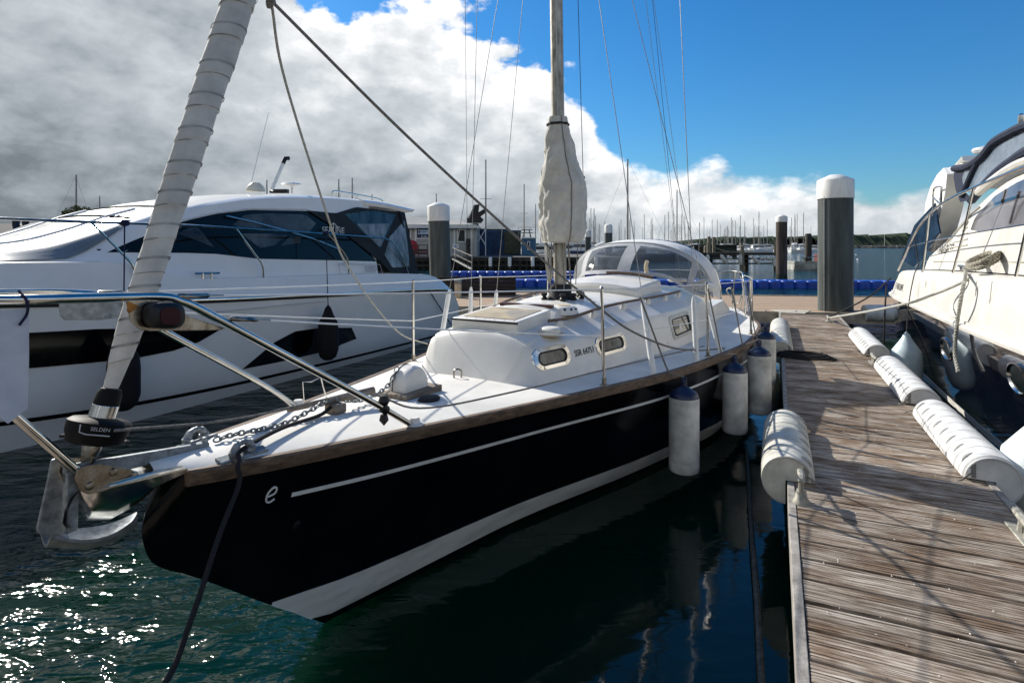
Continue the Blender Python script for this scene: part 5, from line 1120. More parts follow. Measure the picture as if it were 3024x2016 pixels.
mb = MB(); mb.grid(rows); mb.poly(rows[-1]); mb.poly(rows[0]); sr = mb.build('superstructure', cream, mr_, ang=40)
def sr_side(s, z, off=0.0):
    q = sr_sec(min(max(s, 3.3), TOP[-1][0] - .02))
    for (a_, za), (b_, zb_) in zip(q[:-1], q[1:]):
        if za <= z <= zb_: return MR(s, -(a_ + (b_ - a_) * (z - za) / max(zb_ - za, 1e-6)) - off, z)
    return MR(s, -(q[0][0] if z < q[0][1] else q[4][0]) - off, z)
rpane = mat('mauve cabin glass', (.13, .125, .14), .06, var=.25, scale=2, spec=.8)
wn = clipgrid(sz([(2868, 678), (2876, 640), (2925, 580), (2985, 540), (3030, 518), (3100, 500), (3100, 650), (3024, 662), (2895, 683)], -1.48, fr=MR), 'cabin_window', rpane, sr, sr_side, .006)
for x0, y0, x1, y1 in ((2958, 560, 2957, 600), (3002, 565, 2990, 660)): MB().tube([sr_side(*q, .012) for q in sz([(x0, y0), (x1, y1)], -1.48, fr=MR)], .012, 6).build('window_bar', mat('grey bar', (.12, .12, .13), .5), wn)
for k in range(5):                 # engine-room air louvres
    y = 652 + k * 17; x0 = 2838 - k * 12; mb = MB(); q = sz([(x0, y + 10), (2842 + 3 * k, y), (2842 + 3 * k, y + 4), (x0 + 1, y + 14)], -1.52, fr=MR); mb.prism([sr_side(s, z, .014) for s, z in q], Vector((MR.n.x, MR.n.y, 0)) * .02); mb.build('louvre', cream, sr, bev=.004)
mb = MB(); mb.tube([sr_side(*q, .01) for q in sz([(2778, 718), (2845, 630), (2870, 612)], -1.52, fr=MR)], .012, 6); mb.tube([sr_side(*q, .01) for q in sz([(2690, 770), (2760, 772), (3024, 773), (3090, 773)], -1.52, fr=MR)], .008, 6); mb.build('body_seam', mat('cream seam', (0, 0, 0)), sr)
ink = mat('faded dark letters', (.07, .07, .075), .6)
o = sr_side(*sz([(2784, 736)], -1.52, fr=MR)[0], .014); xd = MR(0, 0, 0) - MR(1, 0, 0)
text('TARGA 37', .21, basis(o, xd, (0, 0, 1)), ink, sr, shear=.2, spacing=.95)
h_ = MR.Lp(2662, 848, -1.76); o = MR(h_[0], -(interp(HB, h_[0]) - .045 + .022), h_[2]); text('FAIRLINE', .17, basis(o, xd, Vector((0, 0, 1)) + Vector((MR.n.x, MR.n.y, 0)) * .1), ink, tp)
# sloping cockpit wing of smoked glass at the stern quarter
mb = MB(); mb.prism([MR(*MR.Lp(x, y, -1.5)) for x, y in ((2660, 765), (2700, 665), (2760, 600), (2775, 690), (2700, 790))], Vector((MR.n.x, MR.n.y, 0)) * .02); mb.build('cockpit_screen', mat('blue smoked glass', (.02, .05, .10), .08, var=.3, spec=.8), sr)
# radar arch
AR = [(12.35, 2.05), (12.28, 2.5), (12.15, 2.85), (11.8, 3.1), (11.35, 3.26), (10.95, 3.32), (10.75, 3.2), (10.85, 2.95), (11.1, 2.65), (11.45, 2.3), (11.6, 2.0)]
rows = []
for sd, w, lift in ((-1, 1.42, 0), (-1, 1.36, .0), (-1, 1.15, .12), (-1, .6, .2), (1, 0, .22), (1, .6, .2), (1, 1.15, .12), (1, 1.36, 0), (1, 1.42, 0)):
    rows.append([MR(s, sd * w, z + lift * max(0, (z - 2.7)) * 1.0) for s, z in AR])
mb = MB(); mb.grid(rows[:3], close=True); mb.poly(rows[0]); mb.poly(rows[2]); mb.grid(rows[-3:], close=True); mb.poly(rows[-1]); mb.poly(rows[-3])
top_ = [[MR(s, p, z + .2) for s, z in ((12.1, 2.86), (11.8, 3.02), (11.3, 3.2), (10.9, 3.28), (10.85, 3.2), (11.4, 3.08), (11.9, 2.9))] for p in (-1.2, 0, 1.2)]
mb.grid(top_, close=True); arch = mb.build('radar_arch', mat('white arch gelcoat', (.78, .78, .75), .35, var=.04), mr_, ang=50)
mb = MB(); q = [MR(*MR.Lp(x, y, -1.5)) for x, y in ((2756, 620), (2757, 565), (2765, 553), (2780, 552), (2780, 560), (2779, 598), (2778, 602), (2765, 592), (2754, 578))]; mb.tube(smooth(q, 3), .014, 8); mb.tube([MR(*MR.Lp(2756, 578, -1.5)), MR(*MR.Lp(2754, 640, -1.5))], .012, 8); mb.build('arch_handrail', steel, arch)
# canopy: navy cloth bands and hazy windows carried on hoops
ncl = mat('navy canopy cloth', (.010, .018, .045), .8, var=.2, scale=8, bump=.15)
hz_ = glassy('hazy cockpit window', (.22, .28, .36), .62, .12)
def cn(x, y, p=-1.36): return MR(*MR.Lp(x, y, p))
def cpanel(pts, name, m, par, dp=0.0, p=-1.36, th=.012): return MB().prism([cn(x, y, p - dp) for x, y in pts], Vector((MR.n.x, MR.n.y, 0)) * th).build(name, m, par)
cano = cpanel([(2818, 500), (2850, 494), (2843, 530), (2843, 562), (2868, 590), (2835, 597), (2822, 560), (2816, 525)], 'canopy', ncl, mr_)
def ribbon(pts, r, name, m, par, p=-1.38): return MB().tube(smooth([cn(x, y, p) for x, y in pts], 4), r, 8).build(name, m, par)
ribbon([(2818, 498), (2860, 490), (2900, 462), (2935, 420), (2990, 388), (3024, 372), (3100, 345)], .05, 'canopy_edge', ncl, cano)
ribbon([(2895, 460), (2870, 510), (2848, 560), (2840, 580)], .035, 'canopy_seam', ncl, cano)
ribbon([(2868, 592), (2900, 555), (2950, 505), (3000, 468), (3030, 448), (3100, 415)], .055, 'canopy_edge', ncl, cano)
cpanel([(2848, 494), (2893, 462), (2860, 535), (2845, 560), (2842, 525)], 'canopy_window', hz_, cano, .0)
cpanel([(2900, 462), (2935, 425), (2990, 395), (3030, 378), (3100, 350), (3100, 405), (3030, 440), (2975, 480), (2920, 530), (2880, 570), (2848, 566), (2868, 520)], 'canopy_window', hz_, cano, .0)
# roof cloth closing the canopy across the boat, and its far side
rf = [(2818, 500), (2860, 490), (2900, 462), (2935, 422), (2990, 390), (3100, 350)]
pr_ = [MR.Lp(x, y, -1.36) for x, y in rf]; mb = MB(); mb.grid([[MR(s, p, z + .10 * (1 - (p / 1.36)**2)) for s, _, z in pr_] for p in (-1.34, -.9, -.45, 0, .45, .9, 1.34)]); mb.build('canopy_roof', ncl, cano)
mb = MB(); mb.prism([MR(s, 1.36, z) for s, _, z in pr_] + [MR(pr_[-1][0], 1.36, 2.85), MR(pr_[0][0], 1.36, 2.85)], Vector((MR.n.x, MR.n.y, 0)) * .01); mb.build('canopy_window', hz_, cano)
MB().lathe([(0, -.03), (.14, -.02), (.17, .02), (.15, .06), (0, .10)], cn(2905, 448, -.6), (0, 0, 1), 18).build('radome', mgel, arch)
mb = MB(); mb.lathe([(.03, 0), (.035, .05), (.03, .1), (.01, .12)], cn(3016, 366, -1.2), (0, 0, 1), 10); mb.build('masthead_lamp', steel, cano)
# white coaming arc under the canopy
mb = MB(); mb.tube(smooth([cn(x, y, -1.42) for x, y in ((2890, 568), (2930, 535), (2980, 500), (3024, 478), (3100, 455))], 5), .05, 8); mb.build('coaming', cream, sr)
# side rail and posts
rr_ = smooth([MR(*MR.Lp(x, y, -1.72)) for x, y in ((2652, 798), (2668, 765), (2688, 722), (2702, 692), (2722, 660), (2745, 632), (2780, 603), (2820, 580), (2874, 555), (2950, 523), (3024, 494), (3150, 448), (3300, 415))], 5)
rail = MB().tube(rr_, .0175, 8).build('side_rail', steel, mr_)
for q in (((2745, 632), (2735, 720), (2724, 802)), ((2875, 556), (2848, 680), (2814, 804)), ((3080, 473), (3040, 640), (3000, 815))): MB().tube([MR(*MR.Lp(x, y, -1.72)) for x, y in q], .014, 8).build('rail_post', steel, rail)
MB().tube(smooth([MR(*MR.Lp(x, y, -1.725)) for x, y in ((2678, 730), (2745, 713), (2850, 692), (3024, 664), (3150, 645))], 4), .008, 6).build('rail_wire', steel, rail)
# hull portlights
for x, y, w, h in ((2793, 1030, .46, .30), (2998, 1118, .46, .30)):
    l = MR.Lp(x, y, -1.80); s0, z0 = l[0], l[2]
    def hp(s, z, off):
        q = mr_sec(s)
        for (a_, z1), (b_, z2) in zip(q[:-1], q[1:]):
            if z2 <= z <= z1: return MR(s, -(a_ + (b_ - a_) * (z1 - z) / (z1 - z2)) - off, z)
    ov = [(s0 + w / 2 * math.cos(t), z0 + h / 2 * math.sin(t)) for t in [k * math.pi / 14 for k in range(28)]]
    mb = MB(); mb.grid([[hp(s0 + (s - s0) * f, z0 + (z - z0) * f, o_) for s, z in ov] for f, o_ in ((1.0, -.002), (.99, .018), (.88, .022), (.80, .004))], close=True); pf_ = mb.build('portlight', steel, rh); MB().poly([hp(s0 + (s - s0) * .8, z0 + (z - z0) * .8, .004) for s, z in ov]).build('portlight_pane', mtint, pf_)
mb = MB(); c = MR(9.2, -1.60, 1.79); mb.tube([c - Vector((MR.u.x, MR.u.y, 0)) * .16 + Vector((0, 0, .05)), c + Vector((MR.u.x, MR.u.y, 0)) * .16 + Vector((0, 0, .05))], .02, 8); mb.tube([c, c + Vector((0, 0, .05))], .03, 8); mb.build('deck_cleat', steel, mr_)

# ---- its ropes and fenders (own things)
def q_(x, y, p): return MR(*MR.Lp(x, y, p))
cl2 = D(13.95, 1.02, DZ + .07)
rope('stern_mooring_rope', [q_(2880, 812, -1.62), q_(2845, 832, -1.80), q_(2760, 868, -1.98), q_(2640, 905, -2.4), cl2], .017, ropew, 'pale mooring rope from the navy motor yacht to the far dock cleat')
rope('stern_mooring_rope', [q_(2630, 822, -1.75), q_(2560, 880, -2.25), cl2 + Vector((.02, .02, .02))], .014, ropek, 'dark mooring rope from the navy motor yacht stern to the far dock cleat')
def twisted(name, path, r, m, label):
    """three-strand laid rope"""
    path = smooth(path, 14); mb = MB(); acc = 0; ph = [0]
    for i in range(1, len(path)): acc += (path[i] - path[i - 1]).length; ph.append(acc)
    for k in range(3):
        pts = []
        for i, p in enumerate(path):
            t = (path[min(i + 1, len(path) - 1)] - path[max(i - 1, 0)]).normalized(); n_ = t.orthogonal().normalized(); b_ = t.cross(n_); a_ = ph[i] / (r * 5.5) * 2 * math.pi + k * 2.0944; pts.append(p + (n_ * math.cos(a_) + b_ * math.sin(a_)) * r * .5)
        mb.tube(pts, r * .55, 6)
    return solo(name, mb, m, label, 'rope', at=path[0])
twisted('hanging_rope', [q_(2852, 800, -1.70), q_(2848, 828, -1.86), q_(2838, 880, -1.91), q_(2826, 960, -1.90), q_(2820, 1040, -1.90), q_(2830, 1098, -1.90)], .022, ropew, 'thick three-strand rope hanging down the side of the navy motor yacht')
coil = []
cc = q_(2905, 806, -1.64)
for k in range(44):
    t_ = k * .62; tw_ = .5 * math.sin(k * .23); coil.append(cc + Vector((MR.u.x, MR.u.y, 0)) * ((.30 + .03 * math.sin(k * 1.3)) * math.cos(t_)) + Vector((MR.n.x, MR.n.y, 0)) * (.15 * math.sin(t_ + .3)) + Vector((0, 0, .05 + .085 * (1 + math.sin(t_ + tw_)) * .9 + .0012 * k)))
twisted('coiled_rope', coil, .026, mat('striped rope', (.42, .39, .31), .9, var=.5, scale=60, bump=.6, bscale=120), 'loose coil of thick pale rope heaped on the side deck of the navy motor yacht')
tp_ = q_(2677, 985, -2.06); rr0 = q_(2712, 782, -1.73)
fender('hanging_fender', tp_, .20, .82, fendb, fendb, 'pale blue teardrop fender hanging between finger pontoon and navy hull', [tp_, q_(2683, 900, -1.95), q_(2700, 810, -1.82), rr0, q_(2700, 700, -1.74)], ropek, tear=True)
tp_ = MR(5.22, -2.12, .90)
fender('hanging_fender', tp_, .22, .72, mat('white round fender', (.72, .77, .78), .4, var=.05, scale=5), fendw, 'fat white teardrop fender squeezed above the horn cleat on the pontoon edge', [tp_, MR(5.25, -1.92, 1.3), MR(5.3, -1.72, 1.85), MR(5.3, -1.6, 2.4)], ropek, tear=True)
rope('stern_line', [q_(2618, 840, -1.86), q_(2612, 940, -1.98), q_(2610, 1060, -2.0), q_(2612, 1150, -2.0)], .015, ropek, 'dark line dropping from the stern of the navy motor yacht to the water', k=5)
# ================================================================ CROSS WALKWAY AND PILES
XO = G(2420, 923, DZ); XF = Frame(XO.x, XO.y, 9.0)
MB().fbox(XF, (0.0, -22, .30), (4.7, 14, DZ - .03)).build('frame', floatm, xw)
n_b = 0
tb = MB().fbox(XF, (.02, -22, DZ - .028), (.02 + .215, 14, DZ)).build('board', tanm, xw, bev=.004)
for i in range(1, 21):
    o = tb.copy(); COL.objects.link(o); o.parent = xw; o.location = xw.matrix_world.to_3x3().inverted() @ (XF(.223 * i, 0, random.uniform(-.002, .002)) - XF(0, 0, 0))
MB().fbox(XF, (-.05, -22, .25), (-.002, 14, DZ + .015)).build('edge_board', mat('pale edge board', (.46, .40, .31), .85, var=.2, scale=5), xw)
MB().fbox(XF, (4.72, -22, .25), (4.77, 14, DZ + .03)).build('edge_board', mat('pale edge board', (0, 0, 0)), xw)
for pc in (-1.2, -.5, .95, 1.4): MB().lathe([(.03, 0), (.03, .02), (.01, .03)], XF(.1, pc, DZ), (0, 0, 1), 8).build('bolt', galv, xw)
# hinge plate between finger and walkway
mb = MB(); mb.add([D(S1 - .12, DL + .05, DZ + .012), D(S1 - .12, .62, DZ + .012), XF(.45, -.05, DZ + .012), XF(.45, -1.0, DZ + .012)], [(0, 1, 2, 3)]); mb.v += [v - Vector((0, 0, .008)) for v in mb.v]; mb.f += [(4, 5, 6, 7), (0, 1, 5, 4), (1, 2, 6, 5), (2, 3, 7, 6), (3, 0, 4, 7)]
solo('hinge_plate', mb, mat('cream tread plate', (.55, .50, .40), .7, var=.15, scale=8, bump=.3, bscale=40), 'cream tread plate bridging the finger pontoon and the tan cross walkway', 'plate', at=D(S1, .3, DZ))
xm = XF(0, .95, DZ); Ux = Vector((XF.u.x, XF.u.y, 0)); Nx = Vector((XF.n.x, XF.n.y, 0))
bm_ = Matrix(((-Nx.x, Ux.x, 0, XF(0, 2.75, DZ).x), (-Nx.y, Ux.y, 0, XF(0, 2.75, DZ).y), (0, 0, 1, DZ), (0, 0, 0, 1)))
bumper(bm_, 1.75, .20, 'white ribbed bumper on the cross walkway edge beside the dark pile', mat('white bumper vinyl', (0, 0, 0)))
pilem = mat('grey steel pile', (.085, .103, .10), .6, .1, var=.3, scale=2.2, stretch=(2, 2, .25), bump=.1, bscale=20)
capm = mat('white pile cap', (.78, .78, .75), .5, var=.08, scale=4, stretch=(2, 2, .6))
def pile(px, ytop, ybase, Yd, r, label, lean=0.0, cap=.30, tone=None):
    c = P(px, HY, Yd); t = thing('mooring_pile', label, 'pile', at=(c.x, Yd, 0)); zt = CZ - (ytop - HY) / F * Yd; ch = cap
    ax = Vector((lean, 0, 1)).normalized(); b = Vector((c.x - lean * 1.5, Yd, -1.0)); H = (zt + 1.0)
    MB().lathe([(r, 0), (r, H - ch * .75)], b, ax, 32).build('shaft', tone or pilem, t)
    MB().lathe([(r * 1.045, H - ch - r * .38), (r * 1.05, H - r * .42), (r * 1.02, H - r * .36), (r * .35, H - r * .04), (.0, H)], b, ax, 32).build('cap', capm, t)
    if Yd > 20: MB().lathe([(r * 1.02, .7), (r * 1.06, .9), (r * 1.05, 1.35), (r * 1.015, 1.62), (r * .99, 1.66)], b, ax, 24).build('weed_band', mat('green weed', (.018, .032, .014), .9, var=.5, scale=5, bump=.5), t)
    else: MB().tube([b + Vector((-r * .93, -r * .42, 1.2)), b + Vector((-r * .93, -r * .42, H - ch - .1))], .012, 6).build('cable', galv, t)
    return t
pile(2467, 515, 925, 14.35, .395, 'thick dark pile with white cap at the end of the finger pontoon', 0, .46)
pile(1302, 597, 860, 21.5, .395, 'dark pile with white cap behind the stern of the white motor yacht', -.03, .56)
pile(2308, 634, 820, 30.2, .275, 'slimmer brown pile with white cap standing in the blue float pontoon', 0, .28, mat('brown timber pile', (.085, .065, .05), .8, var=.4, scale=3, stretch=(2, 2, .3)))
pile(1797, 661, 800, 56, .36, 'distant white capped pile just left of the spray hood top', 0, .75); pile(1736, 679, 800, 72, .34, 'smaller distant white capped pile close to the mast cover', 0, .75)
# dark timber screen and service pedestal on the walkway
s0 = Vector((-3.9, 18.6)); scr_ = thing('timber_screen', 'dark timber board screen on the walkway behind the yacht foredeck', 'screen', at=(-1.8, 18.6, DZ))
for i in range(5):
    MB().box((-1.8, 18.6, DZ + .062 + i * .122), (3.85, .05, .116)).build('board', mat('dark board', (.035, .024, .017), .75, var=.4, scale=4, stretch=(.4, 2, 3)), scr_, bev=.004)
for x in (-3.6, -1.8, .05): MB().box((x, 18.66, DZ + .32), (.09, .07, .64)).build('post', mat('dark board', (0, 0, 0)), scr_)
pd = P(1353, 870, 17.9); pt = thing('service_pedestal', 'small pale service box on the walkway seen between the shroud covers', 'pedestal', at=(pd.x, 17.9, DZ)); MB().box((pd.x, 17.9, DZ + .22), (.20, .18, .44)).build('cabinet', beige, pt, bev=.02); MB().box((pd.x, 17.9, DZ + .50), (.22, .2, .12)).build('top', galv, pt, bev=.02)

# ================================================================ BLUE MODULAR FLOAT
blue = mat('blue float plastic', (.012, .085, .50), .42, var=.2, scale=3, col2=(.008, .04, .25)); bluet = mat('sun bleached blue', (.06, .14, .62), .5, var=.2, scale=4)
def float_cube():
    t = thing('float_proto', None, None); mb = MB(); r = .29; rows = []
    mb.lathe([(r * 1.10, -.25), (r * 1.36, -.20), (r * 1.385, -.10), (r * 1.385, .06), (r * 1.34, .13), (r * 1.20, .16)], (0, 0, 0), (0, 0, 1), 4)
    return mb
fc_ = MB(); w = .305
prof = [(w * .86, -.18), (w * .98, -.12), (w, -.02), (w, .28), (w * .97, .34), (w * .86, .375)]
rows = [[Vector((x * q, y * q, z)) for x, y in ((1, .62), (.62, 1), (-.62, 1), (-1, .62), (-1, -.62), (-.62, -1), (.62, -1), (1, -.62))] for q, z in prof]
fc_.grid(rows, close=True); fc_.poly(rows[-1]); fc_.poly(rows[0])
lug = MB(); lug.lathe([(.07, .28), (.075, .315), (.05, .33), (0, .33)], (w, w, 0), (0, 0, 1), 10)
def blue_float(name, a, b, nrow, label, step=.615):
    a, b = Vector(a), Vector(b); d = (b - a); n = int(d.length / step); d.normalize(); nn = Vector((-d.y, d.x, 0)); t = thing(name, label, 'pontoon', basis(a, d, nn)); pc = pl_ = None
    for i in range(n):
        for k in range(nrow):
            lo = ((i + .5) * step, (k + .5) * step, random.uniform(-.012, .012))
            if pc is None:
                me = MB(); me.v = list(fc_.v); me.f = list(fc_.f); pc = me.build('float_cube', blue, None); me2 = MB(); me2.v = list(lug.v); me2.f = list(lug.f); pl_ = me2.build('locking_lug', mat('pale lug', (.45, .50, .62), .5), None); c1, c2 = pc, pl_
            else: c1 = pc.copy(); c2 = pl_.copy(); COL.objects.link(c1); COL.objects.link(c2)
            c1.parent = t; c1.location = lo; c1.rotation_euler = (0, 0, random.choice((0, 1.5708))); c2.parent = t; c2.location = (lo[0], lo[1], lo[2] + .03)
    return t
a_ = G(1335, 846, 0); b_ = G(2650, 853, 0)
blue_float('float_pontoon', (a_.x - 3.0, a_.y, 0), (b_.x + .6, b_.y, 0), 2, 'blue plastic cube float pontoon crossing behind the tan walkway')
a_ = G(1300, 819, 0); b_ = G(1960, 818, 0)
blue_float('float_pontoon', (a_.x, a_.y, 0), (b_.x, b_.y, 0), 2, 'farther blue plastic cube float pontoon below the dark quay')
# ================================================================ TIMBER JETTY
jm = mat('dark jetty timber', (.055, .05, .038), .85, var=.4, scale=3, bump=.3); jl = mat('pale jetty post', (.26, .24, .18), .85, var=.3, scale=4)
JY = 50.0; jt = thing('timber_jetty', 'dark timber jetty on piles hung with white fenders across the basin', 'jetty', at=(P(2180, 730, JY).x, JY, 0))
x0, x1 = P(2040, 730, JY).x, P(2294, 730, JY).x
for z, h, dy in ((1.42, .20, 0), (1.02, .14, -.05), (.60, .12, -.08)): MB().box(((x0 + x1) / 2, JY + dy, z), (x1 - x0, .25, h)).build('beam', jm, jt)
MB().box(((x0 + x1) / 2, JY + 1.0, 1.5), (x1 - x0, 1.9, .10)).build('walkway', jm, jt)
for px in (2068, 2094, 2106, 2190, 2215, 2290):
    c = P(px, 730, JY); MB().lathe([(.19, 0), (.18, 2.2 if px in (2106, 2215) else 2.9), (.1, 2.25 if px in (2106, 2215) else 2.95)], (c.x, JY - .1 + (.9 if px in (2094, 2106, 2215) else 0), -.8), (0, 0, 1), 12).build('leg', jm if px not in (2190, 2094) else jl, jt)
for px, top_z in ((2094, 2.95), (2108, 2.9), (2190, 2.4), (2092, 2.4)):
    c = P(px, 730, JY); MB().lathe([(.14, 0), (.13, top_z - 1.5)], (c.x, JY, 1.5), (0, 0, 1), 10).build('bollard', jl, jt)
MB().tube(sag((P(2108, 730, JY).x, JY - .1, 2.0), (P(2190, 730, JY).x, JY - .1, 1.7), .22), .06, 6).build('draped_rope', jl, jt)
for i, (px, py, tl) in enumerate(((2090, 768, 0), (2138, 766, .6), (2186, 768, 0), (2232, 768, .75), (2287, 772, 0), (2252, 763, 1.45), (2272, 763, 1.45), (2154, 761, 1.4))):
    c = P(px, py, JY - .35); ax = Vector((math.sin(tl), 0, -math.cos(tl))); t = thing('jetty_fender', ('upright white fender hanging on the timber jetty' if tl == 0 else 'tilted white fender hanging on the timber jetty'), 'fender', at=c, group='upright jetty fenders' if tl == 0 else 'tilted jetty fenders'); L_ = .85 if tl < 1 else .42
    MB().lathe([(.03, -L_ * .6), (.11, -L_ * .5), (.17, -L_ * .38), (.17, L_ * .38), (.12, L_ * .5), (0, L_ * .52)], c, ax, 12).build('body', fendw, t); MB().tube([c - ax * L_ * .55, Vector((c.x - ax.x * L_ * .4, JY - .1, 1.4))], .02, 5).build('lanyard', ropeg, t)
gs = mat('dark green barge', (.03, .045, .035), .8, var=.4, scale=1.2); bz = thing('work_shelter', 'low dark green shelter beyond the timber jetty', 'shelter', at=P(2110, 745, 58)); 
MB().box(P(2112, 740, 58) + Vector((0, 0, -.1)), (3.6, 2.0, 1.2)).build('wall', gs, bz); MB().hexa([P(2100, 726, 58) + Vector((x, y, z)) for z, e in ((0, 2.5), (.12, 2.4)) for x, y in ((-e, -1.2), (e + .3, -1.2), (e + .3, 1.2), (-e, 1.2))]).build('roof', gs, bz)
# small workboat
wb_ = P(2395, 797, 52); wt = thing('workboat', 'small white open workboat with green stained side and red gear', 'boat', at=(wb_.x, 52, 0)); rows = []
for x, hw_, z in ((-1.85, .75, .78), (-1.5, .9, .75), (0, 1.0, .70), (1.6, .9, .78), (2.6, .55, .92), (3.1, .05, 1.05)): rows.append([Vector((wb_.x + x, 52 + s_ * hw_ * f, zz)) for s_, f, zz in ((-1, .8, z), (-1, 1, z), (-1, .95, z * .4), (-1, .75, -.1), (1, .75, -.1), (1, .95, z * .4), (1, 1, z), (1, .8, z))])
mb = MB(); mb.grid(rows); mb.poly(rows[0]); mb.build('hull', mat('stained white hull', (.50, .52, .48), .6, var=.3, scale=2), wt)
MB().box((wb_.x - .2, 52, .62), (3.4, 1.5, .06)).build('sole', mat('stained white hull', (0, 0, 0)), wt); MB().box((wb_.x - .75, 51.6, .85), (.16, .5, .5)).build('gantry', gs, wt); MB().tube([Vector((wb_.x - 1.2, 51.5, 1.0)), Vector((wb_.x + 1.2, 51.5, 1.3))], .04, 6).build('rail', galv, wt)
MB().box((wb_.x + .75, 52, 1.05), (.5, .9, .7)).build('console', mat('dark red cover', (.12, .02, .02), .7), wt, bev=.05); MB().box((wb_.x + 1.7, 52, 1.0), (1.0, 1.2, .35)).build('foredeck', mgel, wt, bev=.1)
c = P(2387, 735, 75); dp = thing('dolphin_post', 'thick dark mooring post in the channel close to the workboat', 'post', at=(c.x, 75, 0)); MB().lathe([(.42, -1), (.40, 3.6), (.3, 3.75), (0, 3.75)], (c.x, 75, 0), (0, 0, 1), 14).build('shaft', jm, dp)

# ================================================================ QUAY WITH KIOSK, CONTAINER AND SHED
QY = 52.0
qx0, qx1 = P(1130, 730, QY).x, P(1830, 730, QY).x
qy = thing('timber_quay', 'dark timber quay wall under the kiosk and blue container', 'quay', at=((qx0 + qx1) / 2, QY, 0))
MB().box(((qx0 + qx1) / 2, QY + 9, .35), (qx1 - qx0, 18, 1.4)).build('core', mat('quay core', (.03, .032, .03), .9, var=.4, scale=.8), qy)
MB().box(((qx0 + qx1) / 2, QY + 9, 1.09), (qx1 - qx0 + .2, 18.1, .08)).build('surface', mat('quay surface', (.16, .15, .13), .9, var=.2, scale=.6), qy)
x = qx0; k = 0
wal = mat('quay piling', (.03, .035, .032), .85, var=.4, scale=2, stretch=(1, 1, .3))
while x < qx1:
    MB().box((x, QY - .12, .1), (.26, .22, 1.9)).build('fender_post', wal, qy, bev=.03); x += .62
for z in (.35, .85): MB().box(((qx0 + qx1) / 2, QY - .25, z), (qx1 - qx0, .12, .16)).build('waling', jm, qy)
for i, px in enumerate((1448, 1505, 1573, 1660, 1760)):
    c = P(px, 730, QY - .4); t = thing('quay_post', 'white topped timber post along the front of the dark quay', 'post', at=(c.x, QY - .4, 0), group='white topped quay posts'); MB().lathe([(.16, -.8), (.15, .75)], (c.x, QY - .4, 0), (0, 0, 1), 10).build('shaft', jm, t); MB().lathe([(.165, .30), (.165, 1.05), (.13, 1.12), (0, 1.13)], (c.x, QY - .4, 0), (0, 0, 1), 12).build('sleeve', capm, t)
# kiosk
clap = mat('clapboard', (.40, .41, .38), .7, var=.12, scale=2, stretch=(.4, .4, 9)); trim = mat('white trim', (.72, .73, .71), .6, var=.06)
KY = 55.0; kx0, kx1 = P(1180, 730, KY).x, P(1408, 730, KY).x; kt = thing('kiosk', 'grey clapboard fuel kiosk with pale felt roof and white trim', 'building', at=((kx0 + kx1) / 2, KY, 1.13))
wall = MB().box(((kx0 + kx1) / 2, KY + 2.5, 2.58), (kx1 - kx0, 5, 2.9)).build('wall', clap, kt)
z = 1.2
while z < 4.0:
    MB().hexa([Vector((kx0 - .01, KY - .012, z)), Vector((kx1 + .01, KY - .012, z)), Vector((kx1 + .01, KY - .03, z)), Vector((kx0 - .01, KY - .03, z)), Vector((kx0 - .01, KY - .002, z + .17)), Vector((kx1 + .01, KY - .002, z + .17)), Vector((kx1 + .01, KY - .008, z + .17)), Vector((kx0 - .01, KY - .008, z + .17))]).build('clapboard', clap, wall); z += .175
mb = MB(); mb.hexa([Vector((kx0 - .3, KY - .45, 4.0)), Vector((kx1 + .3, KY - .45, 3.92)), Vector((kx1 + .3, KY + 5.4, 3.92)), Vector((kx0 - .3, KY + 5.4, 4.0)), Vector((kx0 - .3, KY + 2.5, 5.05)), Vector((kx1 - 2.2, KY + 2.5, 4.75)), Vector((kx1 - 2.2, KY + 2.6, 4.75)), Vector((kx0 - .3, KY + 2.6, 5.05))])
rf = mb.build('roof', mat('pale roofing felt', (.42, .41, .38), .85, var=.1, scale=2), kt, flat=True); MB().box(((kx0 + kx1) / 2, KY - .47, 3.93), (kx1 - kx0 + .6, .05, .24)).build('fascia', trim, rf)
def pane_(px0, py0, px1, py1, name='window', m=None):
    a, b = P(px0, py0, KY), P(px1, py1, KY); c = (a + b) / 2; w = MB().box((c.x, KY - .035, c.z), (b.x - a.x, .06, a.z - b.z)).build(name, trim, kt, bev=.01); MB().box((c.x, KY - .07, c.z), (b.x - a.x - .22, .02, a.z - b.z - .24)).build('pane', m or glassd, w); return w
pane_(1350, 676, 1376, 716); pane_(1186, 672, 1214, 706); pane_(1228, 668, 1272, 706, 'sales_window', mat('navy board', (.02, .035, .10), .5))
for px in (1227, 1275, 1342, 1392): a = P(px, 668, KY); MB().box((a.x, KY - .04, 2.58), (.16, .05, 2.85)).build('corner_board', trim, kt)
c = P(1250, 685, KY); sg = MB().box((c.x, KY - .12, c.z), (.98, .03, .42)).build('sign', mat('pale blue sign', (.55, .66, .80), .5), kt); MB().lathe([(.11, 0), (.11, .01)], (c.x - .33, KY - .15, c.z), (0, -1, 0), 14).build('sign_mark', mat('navy board', (0, 0, 0)), sg); MB().box((c.x + .12, KY - .145, c.z), (.50, .01, .10)).build('sign_bar', mat('sign blue', (.12, .22, .50), .5), sg)
c = P(1254, 699, KY); text('FUEL', .30, Matrix.Translation((c.x, KY - .14, c.z)) @ Matrix.Rotation(R(90), 4, 'X'), trim, kt)
